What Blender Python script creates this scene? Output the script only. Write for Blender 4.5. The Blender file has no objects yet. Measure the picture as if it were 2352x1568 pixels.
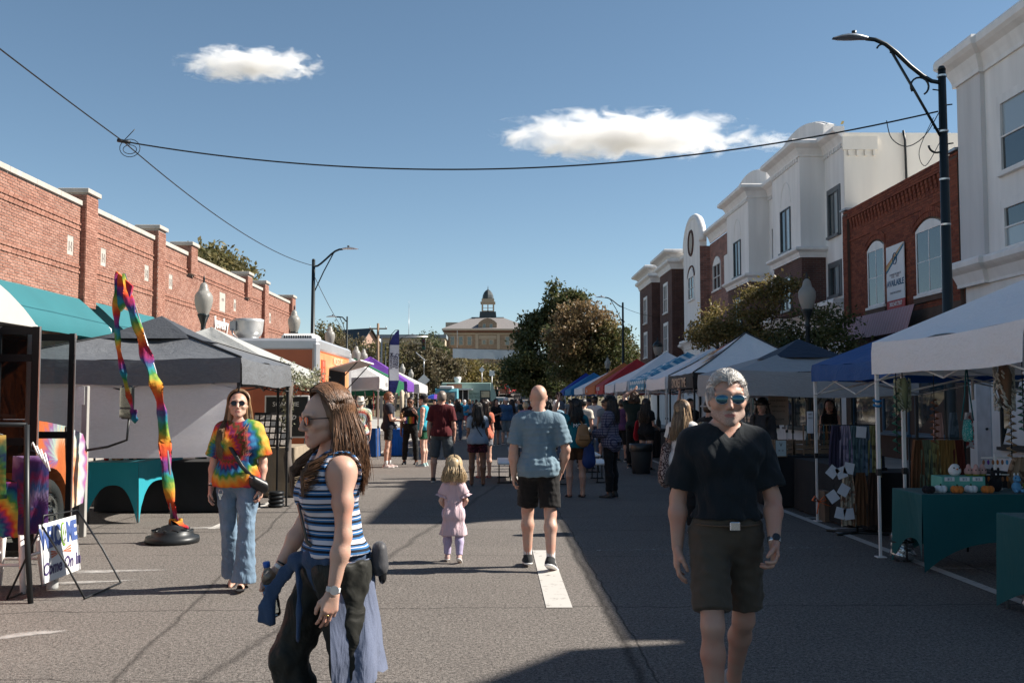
import bpy, math, random, os
import numpy as np
from mathutils import Vector, Matrix, Euler
R = math.radians
scene = bpy.context.scene
COL = scene.collection
rng = np.random.default_rng(7)
random.seed(7)
# camera
cam_d = bpy.data.cameras.new('camera')
cam = bpy.data.objects.new('camera', cam_d)
COL.objects.link(cam)
cam.location = (0, 0, 1.65)
cam.rotation_euler = (R(93.4), 0, R(-0.9))
cam_d.lens = 35.0
cam_d.sensor_width = 36.0
cam_d.clip_start = 0.05
cam_d.clip_end = 6000
scene.camera = cam
# world and sun
SUN_AZ, SUN_EL = R(7.0), R(38.0)
world = bpy.data.worlds.new('World')
scene.world = world
world.use_nodes = True
SUN_STRENGTH, SKY_STRENGTH, EXPOSURE = 5.0, 0.058, 1.08
def build_world():
 nt = world.node_tree
 N, L = nt.nodes, nt.links
 N.clear()
 out = N.new('ShaderNodeOutputWorld')
 bg = N.new('ShaderNodeBackground')
 bg.inputs['Strength'].default_value = SKY_STRENGTH
 sky = N.new('ShaderNodeTexSky')
 sky.sky_type = 'NISHITA'
 sky.sun_disc = False
 sky.sun_elevation = SUN_EL
 sky.sun_rotation = math.pi / 2 - SUN_AZ
 sky.altitude = 1600
 sky.air_density = 1.0
 sky.dust_density = 0.15
 sky.ozone_density = 1.6
 hsv = N.new('ShaderNodeHueSaturation')
 hsv.inputs['Hue'].default_value = 0.49
 hsv.inputs['Saturation'].default_value = 0.98
 L.new(sky.outputs[0], hsv.inputs['Color'])
 L.new(hsv.outputs[0], bg.inputs['Color'])
 L.new(bg.outputs[0], out.inputs['Surface'])
build_world()
sun_d = bpy.data.lights.new('sun', 'SUN')
sun_d.energy = SUN_STRENGTH
sun_d.angle = R(0.53)
sun_d.color = (1.0, 0.93, 0.83)
sun = bpy.data.objects.new('sun', sun_d)
COL.objects.link(sun)
SUNV = Vector((math.cos(SUN_EL) * math.cos(SUN_AZ), math.cos(SUN_EL) * math.sin(SUN_AZ), math.sin(SUN_EL)))
sun.rotation_euler = SUNV.to_track_quat('Z', 'Y').to_euler()
sun.location = SUNV * 60
scene.render.engine = 'CYCLES'
scene.view_settings.view_transform = 'Standard'
scene.view_settings.look = 'None'
scene.view_settings.exposure = EXPOSURE
scene.view_settings.gamma = 1.0
scene.view_settings.use_curve_mapping = False
cy = scene.cycles
cy.max_bounces = 7
cy.diffuse_bounces = 4
cy.glossy_bounces = 3
cy.transmission_bounces = 6
cy.transparent_max_bounces = 12
cy.volume_bounces = 5
cy.caustics_reflective = False
cy.caustics_refractive = False
cy.use_denoising = True
cy.sample_clamp_indirect = 6.0
# helpers: points
_F = 35.0 / 36.0 * 2352.0
_CM = Euler((R(93.4), 0, R(-0.9))).to_matrix()
def ray(x, y):
 return _CM @ Vector(((x - 1176.0) / _F, -(y - 784.0) / _F, -1.0))
def P(x, y, Y):
 d = ray(x, y)
 return Vector((0, 0, 1.65)) + d * (Y / d.y)
def G(x, y, z=0.0):
 d = ray(x, y)
 return Vector((0, 0, 1.65)) + d * ((z - 1.65) / d.z)
def smooth(pts, n=6):
 P_=[Vector(p) for p in pts]; out=[]
 for i in range(len(P_)-1):
  a=P_[max(i-1,0)]; b=P_[i]; c=P_[i+1]; d=P_[min(i+2,len(P_)-1)]
  for k in range(n):
   t=k/n; out.append(.5*((2*b)+(c-a)*t+(2*a-5*b+4*c-d)*t*t+(3*b-a-3*c+d)*t*t*t))
 out.append(P_[-1]); return out
def PXp(x, y, X):
 d = ray(x, y)
 return Vector((0, 0, 1.65)) + d * (X / d.x)
# helpers: objects
def tag(o, label=None, cat=None, group=None, kind=None):
 if label: o['label'] = label
 if cat: o['category'] = cat
 if group: o['group'] = group
 if kind: o['kind'] = kind
 return o
def thing(name, label, cat, loc=(0, 0, 0), rz=0.0, group=None):
 o = bpy.data.objects.new(name, None)
 COL.objects.link(o)
 o.empty_display_size = 0.2
 o.location = loc
 o.rotation_euler = (0, 0, rz)
 return tag(o, label, cat, group)
def copy_tree(o, parent=None):
 c = o.copy()
 COL.objects.link(c)
 c.parent = parent
 for ch in list(o.children):
  copy_tree(ch, c)
 return c
class MB:
 """collects faces, builds one mesh object"""
 def __init__(s):
  s.v = []; s.f = []; s.m = []; s.sm = []
 def add(s, vs, fs, mi=0, smooth=False):
  n = len(s.v)
  s.v.extend([tuple(v) for v in vs])
  for f in fs:
   s.f.append(tuple(i + n for i in f)); s.m.append(mi); s.sm.append(smooth)
  return s
 def box(s, lo, hi, mi=0, mat=None):
  x0, y0, z0 = lo; x1, y1, z1 = hi
  vs = [(x0,y0,z0),(x1,y0,z0),(x1,y1,z0),(x0,y1,z0),(x0,y0,z1),(x1,y0,z1),(x1,y1,z1),(x0,y1,z1)]
  if mat is not None: vs = [mat @ Vector(v) for v in vs]
  return s.add(vs, [(0,3,2,1),(4,5,6,7),(0,1,5,4),(1,2,6,5),(2,3,7,6),(3,0,4,7)], mi)
 def bbox(s, lo, hi, b=0.01, mi=0, mat=None):
  """box with chamfered edges"""
  lo = Vector(lo); hi = Vector(hi); c = (lo + hi) / 2; h = (hi - lo) / 2
  b = min(b, h.x * .9, h.y * .9, h.z * .9)
  vs = []; idx = {}
  for ax in range(3):
   for sx in (-1, 1):
    for sy in (-1, 1):
     for sz in (-1, 1):
      sg = (sx, sy, sz)
      p = [c[i] + sg[i] * (h[i] - (0 if i == ax else b)) for i in range(3)]
      idx[(ax, sg)] = len(vs); vs.append(Vector(p))
  fs = []
  for ax in range(3):
   a1, a2 = (ax + 1) % 3, (ax + 2) % 3
   for sg0 in (-1, 1):
    q = []
    for u, w in ((-1,-1),(1,-1),(1,1),(-1,1)):
     sg = [0,0,0]; sg[ax] = sg0; sg[a1] = u; sg[a2] = w
     q.append(idx[(ax, tuple(sg))])
    fs.append(tuple(q) if sg0 > 0 else tuple(q[::-1]))
   for u in (-1, 1):
    for w in (-1, 1):
     q = []
     for which, sg0 in ((a1,-1),(a1,1),(a2,1),(a2,-1)):
      sg = [0,0,0]; sg[ax] = sg0; sg[a1] = u; sg[a2] = w
      q.append(idx[(which, tuple(sg))])
     fs.append(tuple(q) if u * w > 0 else tuple(q[::-1]))
  for sx in (-1,1):
   for sy in (-1,1):
    for sz in (-1,1):
     q = [idx[(a,(sx,sy,sz))] for a in range(3)]
     fs.append(tuple(q) if sx*sy*sz > 0 else tuple(q[::-1]))
  if mat is not None: vs = [mat @ v for v in vs]
  return s.add(vs, fs, mi)
 def tube(s, pts, rad, n=8, mi=0, caps=True, smooth=True, flat=1.0, up=None):
  pts = [Vector(p) for p in pts]
  if not hasattr(rad, '__len__'): rad = [rad] * len(pts)
  vs = []; prev = None
  for i, p in enumerate(pts):
   t = (pts[min(i+1, len(pts)-1)] - pts[max(i-1, 0)])
   if t.length < 1e-9: t = Vector((0,0,1))
   t.normalize()
   if prev is None:
    u = Vector(up) if up is not None else (Vector((0,0,1)) if abs(t.z) < .9 else Vector((1,0,0)))
    a = t.cross(u).normalized()
   else:
    a = (prev - t * prev.dot(t))
    if a.length < 1e-6: a = t.orthogonal()
    a.normalize()
   prev = a
   b = t.cross(a)
   for k in range(n):
    th = 2 * math.pi * k / n
    vs.append(p + a * (math.cos(th) * rad[i]) + b * (math.sin(th) * rad[i] * flat))
  fs = []
  for i in range(len(pts) - 1):
   for k in range(n):
    k2 = (k + 1) % n
    fs.append((i*n+k, i*n+k2, (i+1)*n+k2, (i+1)*n+k))
  n0 = len(s.v)
  s.add(vs, fs, mi, smooth)
  if caps:
   s.f.append(tuple(n0 + k for k in range(n))[::-1]); s.m.append(mi); s.sm.append(False)
   e = n0 + (len(pts)-1)*n
   s.f.append(tuple(e + k for k in range(n))); s.m.append(mi); s.sm.append(False)
  return s
 def cyl(s, a, b, r0, r1=None, n=12, mi=0, smooth=True):
  return s.tube([a, b], [r0, r0 if r1 is None else r1], n, mi, True, smooth)
 def lathe(s, prof, c=(0,0,0), n=20, mi=0, smooth=True, mat=None):
  vs = []
  for r, z in prof:
   for k in range(n):
    th = 2*math.pi*k/n
    v = Vector((c[0]+r*math.cos(th), c[1]+r*math.sin(th), c[2]+z))
    vs.append(mat @ v if mat is not None else v)
  fs = []
  for i in range(len(prof)-1):
   for k in range(n):
    k2=(k+1)%n
    fs.append((i*n+k, i*n+k2, (i+1)*n+k2, (i+1)*n+k))
  return s.add(vs, fs, mi, smooth)
 def ell(s, c, r, n=14, m=8, mi=0, rot=None):
  vs=[]
  c=Vector(c)
  for i in range(m+1):
   ph=math.pi*i/m
   for k in range(n):
    th=2*math.pi*k/n
    v=Vector((r[0]*math.sin(ph)*math.cos(th), r[1]*math.sin(ph)*math.sin(th), -r[2]*math.cos(ph)))
    if rot is not None: v=rot@v
    vs.append(c+v)
  fs=[]
  for i in range(m):
   for k in range(n):
    k2=(k+1)%n
    fs.append((i*n+k,i*n+k2,(i+1)*n+k2,(i+1)*n+k))
  return s.add(vs,fs,mi,True)
 def prism(s, poly, axis, d0, d1, mi=0):
  """poly: list of 2-D points in the plane of the other two axes; extruded along axis"""
  def mk(p, d):
   if axis == 0: return (d, p[0], p[1])
   if axis == 1: return (p[0], d, p[1])
   return (p[0], p[1], d)
  n = len(poly)
  ar = sum(poly[i][0]*poly[(i+1)%n][1]-poly[(i+1)%n][0]*poly[i][1] for i in range(n))
  if (ar < 0) != (axis == 1): poly = poly[::-1]
  if d0 > d1: d0, d1 = d1, d0
  vs = [mk(p, d0) for p in poly] + [mk(p, d1) for p in poly]
  fs = [tuple(range(n))[::-1], tuple(range(n, 2*n))]
  for i in range(n):
   j = (i+1) % n
   fs.append((i, j, n+j, n+i))
  return s.add(vs, fs, mi)
 def sweep(s, prof, path, mi=0, closed=False):
  """profile (out, z) pairs swept along a horizontal path of (x, y); 'out' points to the right of travel"""
  path=[Vector((p[0],p[1])) for p in path]
  n=len(prof); vs=[]
  for i,p in enumerate(path):
   t0=(path[i]-path[i-1]).normalized() if i>0 else (path[1]-path[0]).normalized()
   t1=(path[i+1]-path[i]).normalized() if i<len(path)-1 else t0
   n0=Vector((t0.y,-t0.x)); n1=Vector((t1.y,-t1.x))
   m=(n0+n1).normalized(); k=1/max(.4,m.dot(n0))
   for o,z in prof:
    q=p+m*(o*k); vs.append((q.x,q.y,z))
  fs=[]
  for i in range(len(path)-1):
   for k in range(n-1):
    fs.append((i*n+k,(i+1)*n+k,(i+1)*n+k+1,i*n+k+1))
  fs.append(tuple(range(n))); fs.append(tuple((len(path)-1)*n+k for k in range(n))[::-1])
  return s.add(vs,fs,mi)
 def mesh(s, name, mats):
  me = bpy.data.meshes.new(name)
  me.from_pydata(s.v, [], s.f)
  for m in (mats if isinstance(mats, (list, tuple)) else [mats]): me.materials.append(m)
  me.polygons.foreach_set('material_index', s.m)
  me.polygons.foreach_set('use_smooth', s.sm)
  me.update()
  return me
 def build(s, name, mats, parent=None, loc=None):
  o = bpy.data.objects.new(name, s.mesh(name, mats))
  COL.objects.link(o)
  if parent is not None: o.parent = parent
  if loc is not None: o.location = loc
  return o
def np_mesh(name, v, f, mats, smooth=True, mi=None):
 """numpy verts (n,3), faces (m,4) or (m,3)"""
 me = bpy.data.meshes.new(name)
 k = f.shape[1]
 me.vertices.add(len(v)); me.vertices.foreach_set('co', np.ascontiguousarray(v, dtype=np.float32).ravel())
 me.loops.add(len(f)*k); me.loops.foreach_set('vertex_index', np.ascontiguousarray(f, dtype=np.int32).ravel())
 me.polygons.add(len(f)); me.polygons.foreach_set('loop_start', np.arange(0, len(f)*k, k, dtype=np.int32))
 for m in (mats if isinstance(mats, (list, tuple)) else [mats]): me.materials.append(m)
 me.polygons.foreach_set('use_smooth', np.full(len(f), smooth, dtype=bool))
 if mi is not None: me.polygons.foreach_set('material_index', np.ascontiguousarray(mi, dtype=np.int32))
 me.update(calc_edges=True)
 return me
def link(name, me, parent=None, loc=None):
 o = bpy.data.objects.new(name, me); COL.objects.link(o)
 if parent is not None: o.parent = parent
 if loc is not None: o.location = loc
 return o
def struct(o):
 o['kind'] = 'structure'; return o
def text_mesh(txt, size, depth=0.004, bold=0.0, shear=0.0, xs=1.0, align='CENTER', space=1.0):
 cu = bpy.data.curves.new('lettering', 'FONT')
 cu.body = txt; cu.size = size; cu.extrude = depth/2; cu.offset = bold; cu.shear = shear
 cu.align_x = align; cu.align_y = 'CENTER'; cu.resolution_u = 2; cu.space_character = space
 ob = bpy.data.objects.new('lettering', cu); COL.objects.link(ob)
 dg = bpy.context.evaluated_depsgraph_get()
 me = bpy.data.meshes.new_from_object(ob.evaluated_get(dg))
 bpy.data.objects.remove(ob); bpy.data.curves.remove(cu)
 if xs != 1.0:
  for v in me.vertices: v.co.x *= xs
 return me
def lettering(txt, size, mat, parent, origin, xdir, updir, name='lettering', **kw):
 """flat print: text whose writing direction is xdir and whose up is updir (in the parent's frame)"""
 me = text_mesh(txt, size, **kw)
 x = Vector(xdir).normalized(); u = Vector(updir); u = (u - x*u.dot(x)).normalized(); n = x.cross(u)
 M4 = Matrix((( x.x,u.x,n.x,origin[0]),(x.y,u.y,n.y,origin[1]),(x.z,u.z,n.z,origin[2]),(0,0,0,1)))
 me.transform(M4)
 me.materials.clear(); me.materials.append(mat)
 return link(name, me, parent)
# helpers: materials
MATS = {}
def _new(name):
 m = bpy.data.materials.new(name); m.use_nodes = True
 nt = m.node_tree
 return m, nt.nodes, nt.links, nt.nodes['Principled BSDF']
def M(name, col, rough=.6, metal=0.0, var=.12, scale=4.0, bump=0.0, bscale=60.0, spec=None, trans=0.0, coat=0.0, stretch=None, sss=0.0, detail=4.0):
 if name in MATS: return MATS[name]
 m, N, L, b = _new(name)
 tc = N.new('ShaderNodeTexCoord')
 mp = N.new('ShaderNodeMapping')
 L.new(tc.outputs['Object'], mp.inputs['Vector'])
 if stretch: mp.inputs['Scale'].default_value = stretch
 if var > 0:
  no = N.new('ShaderNodeTexNoise'); no.inputs['Scale'].default_value = scale; no.inputs['Detail'].default_value = detail
  L.new(mp.outputs[0], no.inputs['Vector'])
  mr = N.new('ShaderNodeMapRange'); mr.inputs[1].default_value=.3; mr.inputs[2].default_value=.7
  mr.inputs[3].default_value = 1-var; mr.inputs[4].default_value = 1+var
  L.new(no.outputs[0], mr.inputs[0])
  mx = N.new('ShaderNodeVectorMath'); mx.operation='SCALE'
  mx.inputs[0].default_value = col[:3]
  L.new(mr.outputs[0], mx.inputs['Scale'])
  L.new(mx.outputs[0], b.inputs['Base Color'])
 else:
  b.inputs['Base Color'].default_value = (*col[:3], 1)
 b.inputs['Roughness'].default_value = rough
 b.inputs['Metallic'].default_value = metal
 if spec is not None: b.inputs['Specular IOR Level'].default_value = spec
 if coat: b.inputs['Coat Weight'].default_value = coat
 if sss:
  b.inputs['Subsurface Weight'].default_value = sss
  b.inputs['Subsurface Radius'].default_value = (.012,.005,.003)
  b.inputs['Subsurface Scale'].default_value = 1.0
 if bump > 0:
  n2 = N.new('ShaderNodeTexNoise'); n2.inputs['Scale'].default_value = bscale; n2.inputs['Detail'].default_value = 3
  L.new(mp.outputs[0], n2.inputs['Vector'])
  bp = N.new('ShaderNodeBump'); bp.inputs['Strength'].default_value = min(1, bump); bp.inputs['Distance'].default_value = .01
  L.new(n2.outputs[0], bp.inputs['Height']); L.new(bp.outputs[0], b.inputs['Normal'])
 if trans > 0:
  tr = N.new('ShaderNodeBsdfTranslucent')
  if var > 0: L.new(mx.outputs[0], tr.inputs['Color'])
  else: tr.inputs['Color'].default_value = (*col[:3], 1)
  ms = N.new('ShaderNodeMixShader'); ms.inputs[0].default_value = trans
  L.new(b.outputs[0], ms.inputs[1]); L.new(tr.outputs[0], ms.inputs[2])
  L.new(ms.outputs[0], N['Material Output'].inputs['Surface'])
 MATS[name] = m
 return m
def ramp(N, stops, interp='LINEAR'):
 r = N.new('ShaderNodeValToRGB'); cr = r.color_ramp; cr.interpolation = interp
 while len(cr.elements) > 1: cr.elements.remove(cr.elements[-1])
 cr.elements[0].position = stops[0][0]; cr.elements[0].color = (*stops[0][1], 1)
 for p, c in stops[1:]:
  e = cr.elements.new(p); e.color = (*c, 1)
 return r
def math_node(N, L, op, a, b=None):
 n = N.new('ShaderNodeMath'); n.operation = op
 for i, x in enumerate((a, b)):
  if x is None: continue
  if isinstance(x, (int, float)): n.inputs[i].default_value = x
  else: L.new(x, n.inputs[i])
 return n.outputs[0]
# materials of the setting
def asphalt_mat():
 m, N, L, b = _new('asphalt')
 tc = N.new('ShaderNodeTexCoord'); co = tc.outputs['Object']
 def noise(scale, det=4, rough=.55):
  n = N.new('ShaderNodeTexNoise'); n.inputs['Scale'].default_value=scale; n.inputs['Detail'].default_value=det
  n.inputs['Roughness'].default_value=rough; L.new(co, n.inputs['Vector']); return n.outputs[0]
 big = noise(.35, 5); mid = noise(2.2, 4); fine = noise(48, 3, .75); grain = noise(120, 2, .85)
 sep = N.new('ShaderNodeSeparateXYZ'); L.new(co, sep.inputs[0])
 wob = noise(.55, 4, .6); wob2 = noise(3.5, 3)
 def A(op, a, c=None): return math_node(N, L, op, a, c)
 v = A('ADD', A('MULTIPLY', A('SUBTRACT', big, .5), .50), A('MULTIPLY', A('SUBTRACT', mid, .5), .26))
 v = A('ADD', v, A('ADD', A('MULTIPLY', A('SUBTRACT', fine, .5), 4.2), A('MULTIPLY', A('SUBTRACT', noise(22, 2), .5), 1.1)))
 v = A('ADD', v, A('MULTIPLY', A('SUBTRACT', grain, .5), 4.2))
 v = A('MINIMUM', A('MAXIMUM', A('ADD', v, 1.0), .30), 2.6)
 w = A('ADD', A('MULTIPLY', A('SUBTRACT', wob, .5), .55), A('MULTIPLY', A('SUBTRACT', wob2, .5), .10))
 dark = None
 for yc, wd, sl, dp in ((5.9,.012,.06,.45),(8.05,.022,-.03,.40),(10.75,.011,.02,.5),(12.9,.016,.05,.5),(14.3,.02,0,.4),(16.6,.014,-.04,.5),(19.4,.02,.02,.45),(23.5,.025,.03,.45),(28,.03,0,.45),(34,.04,0,.4),(42,.05,0,.4)):
  yy = A('ADD', A('SUBTRACT', sep.outputs['Y'], yc), A('MULTIPLY', sep.outputs['X'], sl))
  d = A('ABSOLUTE', A('ADD', yy, w))
  c = A('MULTIPLY', A('SUBTRACT', 1.0, A('MINIMUM', A('DIVIDE', d, wd), 1.0)), dp)
  dark = c if dark is None else A('MAXIMUM', dark, c)
 for xc, wd, sl, dp in ((.86,.05,0,.42),(.95,.012,0,.5),(-2.35,.03,.10,.35),(-1.62,.06,-.13,.3),(4.75,.02,0,.4),(-5.2,.03,0,.4)):
  xx = A('ADD', A('SUBTRACT', sep.outputs['X'], xc), A('MULTIPLY', A('SUBTRACT', sep.outputs['Y'], 7.0), sl))
  d = A('ABSOLUTE', A('ADD', xx, A('MULTIPLY', w, .35)))
  c = A('MULTIPLY', A('SUBTRACT', 1.0, A('MINIMUM', A('DIVIDE', d, wd), 1.0)), dp)
  dark = A('MAXIMUM', dark, c)
 v = A('MULTIPLY', v, A('SUBTRACT', 1.0, A('MINIMUM', A('MULTIPLY', dark, 1.5), .75)))
 sc = N.new('ShaderNodeVectorMath'); sc.operation='SCALE'; sc.inputs[0].default_value=(.135,.121,.110)
 L.new(v, sc.inputs['Scale']); L.new(sc.outputs[0], b.inputs['Base Color'])
 b.inputs['Roughness'].default_value=.9; b.inputs['Specular IOR Level'].default_value=.25
 bp = N.new('ShaderNodeBump'); bp.inputs['Strength'].default_value=.9; bp.inputs['Distance'].default_value=.006
 L.new(A('ADD', A('ADD', fine, grain), A('MULTIPLY', dark, -1.2)), bp.inputs['Height']); L.new(bp.outputs[0], b.inputs['Normal'])
 return m
ASPHALT = asphalt_mat()
def smudge_mat(name, col, scale, thr, soft=.12):
 """worn paint or chalk: shows through where the noise is low"""
 m, N, L, b = _new(name)
 tc = N.new('ShaderNodeTexCoord')
 n = N.new('ShaderNodeTexNoise'); n.inputs['Scale'].default_value=scale; n.inputs['Detail'].default_value=6; n.inputs['Roughness'].default_value=.7
 L.new(tc.outputs['Object'], n.inputs['Vector'])
 at = N.new('ShaderNodeAttribute'); at.attribute_name='fade'
 mr = N.new('ShaderNodeMapRange'); mr.inputs[1].default_value=thr-soft; mr.inputs[2].default_value=thr+soft
 L.new(math_node(N, L, 'ADD', n.outputs[0], math_node(N, L, 'SUBTRACT', at.outputs['Fac'], 1.0)), mr.inputs[0])
 tr = N.new('ShaderNodeBsdfTransparent'); ms = N.new('ShaderNodeMixShader')
 b.inputs['Base Color'].default_value=(*col,1); b.inputs['Roughness'].default_value=.8
 L.new(mr.outputs[0], ms.inputs[0]); L.new(tr.outputs[0], ms.inputs[1]); L.new(b.outputs[0], ms.inputs[2])
 L.new(ms.outputs[0], N['Material Output'].inputs['Surface'])
 return m
PAINT = smudge_mat('road_paint', (.46,.44,.41), 11.0, .33, .10)
CHALK = smudge_mat('chalk_dust', (.50,.48,.46), 6.0, .66, .32)
def brick_mat(name, c1, c2, c3):
 """colour differs from brick to brick (each brick is its own mesh piece)"""
 m, N, L, b = _new(name)
 g = N.new('ShaderNodeNewGeometry'); oi = N.new('ShaderNodeObjectInfo')
 r = math_node(N, L, 'FRACT', math_node(N, L, 'ADD', g.outputs['Random Per Island'], oi.outputs['Random']))
 cr = ramp(N, [(0,c1),(.45,c2),(.8,c3),(1,c1)])
 L.new(r, cr.inputs[0])
 tc = N.new('ShaderNodeTexCoord')
 n = N.new('ShaderNodeTexNoise'); n.inputs['Scale'].default_value=1.3; n.inputs['Detail'].default_value=5
 L.new(g.outputs['Position'], n.inputs['Vector'])
 n2 = N.new('ShaderNodeTexNoise'); n2.inputs['Scale'].default_value=45; n2.inputs['Detail'].default_value=3
 L.new(g.outputs['Position'], n2.inputs['Vector'])
 sc = N.new('ShaderNodeVectorMath'); sc.operation='SCALE'
 L.new(cr.outputs[0], sc.inputs[0])
 f = math_node(N, L, 'ADD', math_node(N, L, 'MULTIPLY', n.outputs[0], .5), math_node(N, L, 'MULTIPLY', n2.outputs[0], .35))
 L.new(math_node(N, L, 'ADD', f, .57), sc.inputs['Scale'])
 L.new(sc.outputs[0], b.inputs['Base Color'])
 b.inputs['Roughness'].default_value=.88; b.inputs['Specular IOR Level'].default_value=.2
 bp = N.new('ShaderNodeBump'); bp.inputs['Strength'].default_value=.5; bp.inputs['Distance'].default_value=.006
 L.new(n2.outputs[0], bp.inputs['Height']); L.new(bp.outputs[0], b.inputs['Normal'])
 return m
BRICK_RED = brick_mat('salmon_brick', (.29,.142,.102),(.335,.180,.136),(.235,.110,.080))
BRICK_DARK = brick_mat('dark_red_brick', (.19,.056,.034),(.24,.075,.044),(.14,.042,.030))
def far_brick_mat(name, c1, c2, mortar, w=.21, h=.07):
 m, N, L, b = _new(name)
 g = N.new('ShaderNodeNewGeometry'); sp = N.new('ShaderNodeSeparateXYZ'); L.new(g.outputs['Position'], sp.inputs[0])
 cb = N.new('ShaderNodeCombineXYZ')
 L.new(math_node(N, L, 'ADD', sp.outputs['Y'], sp.outputs['X']), cb.inputs[0]); L.new(sp.outputs['Z'], cb.inputs[1])
 br = N.new('ShaderNodeTexBrick'); L.new(cb.outputs[0], br.inputs['Vector'])
 br.inputs['Color1'].default_value=(*c1,1); br.inputs['Color2'].default_value=(*c2,1); br.inputs['Mortar'].default_value=(*mortar,1)
 br.inputs['Scale'].default_value=1.0; br.inputs['Brick Width'].default_value=w; br.inputs['Row Height'].default_value=h
 br.inputs['Mortar Size'].default_value=.008; br.inputs['Bias'].default_value=-.1
 n = N.new('ShaderNodeTexNoise'); n.inputs['Scale'].default_value=2.0; n.inputs['Detail'].default_value=6; L.new(g.outputs['Position'], n.inputs['Vector'])
 sc = N.new('ShaderNodeVectorMath'); sc.operation='SCALE'; L.new(br.outputs[0], sc.inputs[0])
 L.new(math_node(N, L, 'ADD', n.outputs[0], .5), sc.inputs['Scale'])
 L.new(sc.outputs[0], b.inputs['Base Color']); b.inputs['Roughness'].default_value=.9
 bp = N.new('ShaderNodeBump'); bp.inputs['Strength'].default_value=.6; bp.inputs['Distance'].default_value=.01; bp.invert=True
 L.new(br.outputs['Fac'], bp.inputs['Height']); L.new(bp.outputs[0], b.inputs['Normal'])
 return m
BRICK_BROWN = far_brick_mat('brown_brick', (.105,.042,.032),(.075,.03,.026),(.11,.09,.08))
BRICK_MIX = far_brick_mat('mottled_brick', (.30,.135,.105),(.14,.065,.055),(.26,.21,.19), .3,.09)
BRICK_TAN = far_brick_mat('tan_brick', (.34,.245,.17),(.29,.205,.14),(.30,.24,.185), .35,.12)
MORTAR = M('mortar', (.36,.325,.29), .95, bump=.4, bscale=90)
MORTAR_D = M('dark_mortar', (.10,.065,.05), .95, bump=.4, bscale=90)
STONE = M('coping_stone', (.40,.37,.33), .85, var=.10, bump=.3, bscale=50)
STUCCO = M('white_stucco', (.78,.76,.74), .9, var=.09, scale=1.1, stretch=(2.2,2.2,.3), bump=.35, bscale=45)
STUCCO_G = M('grey_stucco', (.60,.59,.59), .9, var=.08, scale=1.2, stretch=(2.2,2.2,.3), bump=.6, bscale=40)
CREAM = M('cream_wall', (.80,.75,.67), .9, var=.09, scale=1.0, stretch=(1.5,1.5,.25), bump=.15, bscale=25)
TRIM = M('white_trim', (.76,.74,.72), .6, var=.08, scale=2.5, stretch=(1.5,1.5,.5))
METAL_BLK = M('black_metal', (.016,.018,.020), .42, .3, var=.1)
METAL_GRY = M('grey_metal', (.36,.36,.37), .38, .7, var=.08)
ALU = M('aluminium', (.62,.62,.62), .32, .9, var=.06, scale=6)
WHITE_POLE = M('white_enamel', (.66,.66,.66), .4, 0.0, var=.04)
CONCRETE = M('concrete', (.36,.34,.31), .9, var=.15, scale=1.5, bump=.3, bscale=70)
WOODM = M('weathered_wood', (.22,.14,.085), .75, var=.3, scale=6, stretch=(1,1,8), bump=.3, bscale=40)
ROOFW = M('pale_roof_membrane', (.78,.76,.72), .85, var=.06)
SLATE = M('grey_roof_slate', (.20,.185,.18), .75, var=.10, scale=3, bump=.3, bscale=20)
BLACKC = M('black_cloth', (.012,.012,.014), .9, var=.25, scale=3)
def glass_mat(name, tint, rough=.04, dark=.02):
 m, N, L, b = _new(name)
 b.inputs['Base Color'].default_value=(*tint,1); b.inputs['Roughness'].default_value=rough
 b.inputs['Specular IOR Level'].default_value=1.0; b.inputs['IOR'].default_value=1.65
 tc=N.new('ShaderNodeTexCoord'); n=N.new('ShaderNodeTexNoise'); n.inputs['Scale'].default_value=1.2
 L.new(tc.outputs['Object'], n.inputs['Vector'])
 bp=N.new('ShaderNodeBump'); bp.inputs['Strength'].default_value=.06; bp.inputs['Distance'].default_value=.05
 L.new(n.outputs[0], bp.inputs['Height']); L.new(bp.outputs[0], b.inputs['Normal'])
 return m
GLASS = glass_mat('window_glass', (.018,.03,.036))
BLIND = glass_mat('blinds_behind_glass', (.30,.34,.36), .12)
def clear_glass():
 m, N, L, b = _new('clear_glass')
 tr=N.new('ShaderNodeBsdfTransparent'); tr.inputs[0].default_value=(.80,.85,.85,1)
 gl=N.new('ShaderNodeBsdfGlossy'); gl.inputs['Roughness'].default_value=.03
 fr=N.new('ShaderNodeFresnel'); fr.inputs[0].default_value=1.5
 ms=N.new('ShaderNodeMixShader'); L.new(fr.outputs[0], ms.inputs[0]); L.new(tr.outputs[0], ms.inputs[1]); L.new(gl.outputs[0], ms.inputs[2])
 L.new(ms.outputs[0], N['Material Output'].inputs['Surface']); return m
CLEAR = clear_glass()
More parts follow.
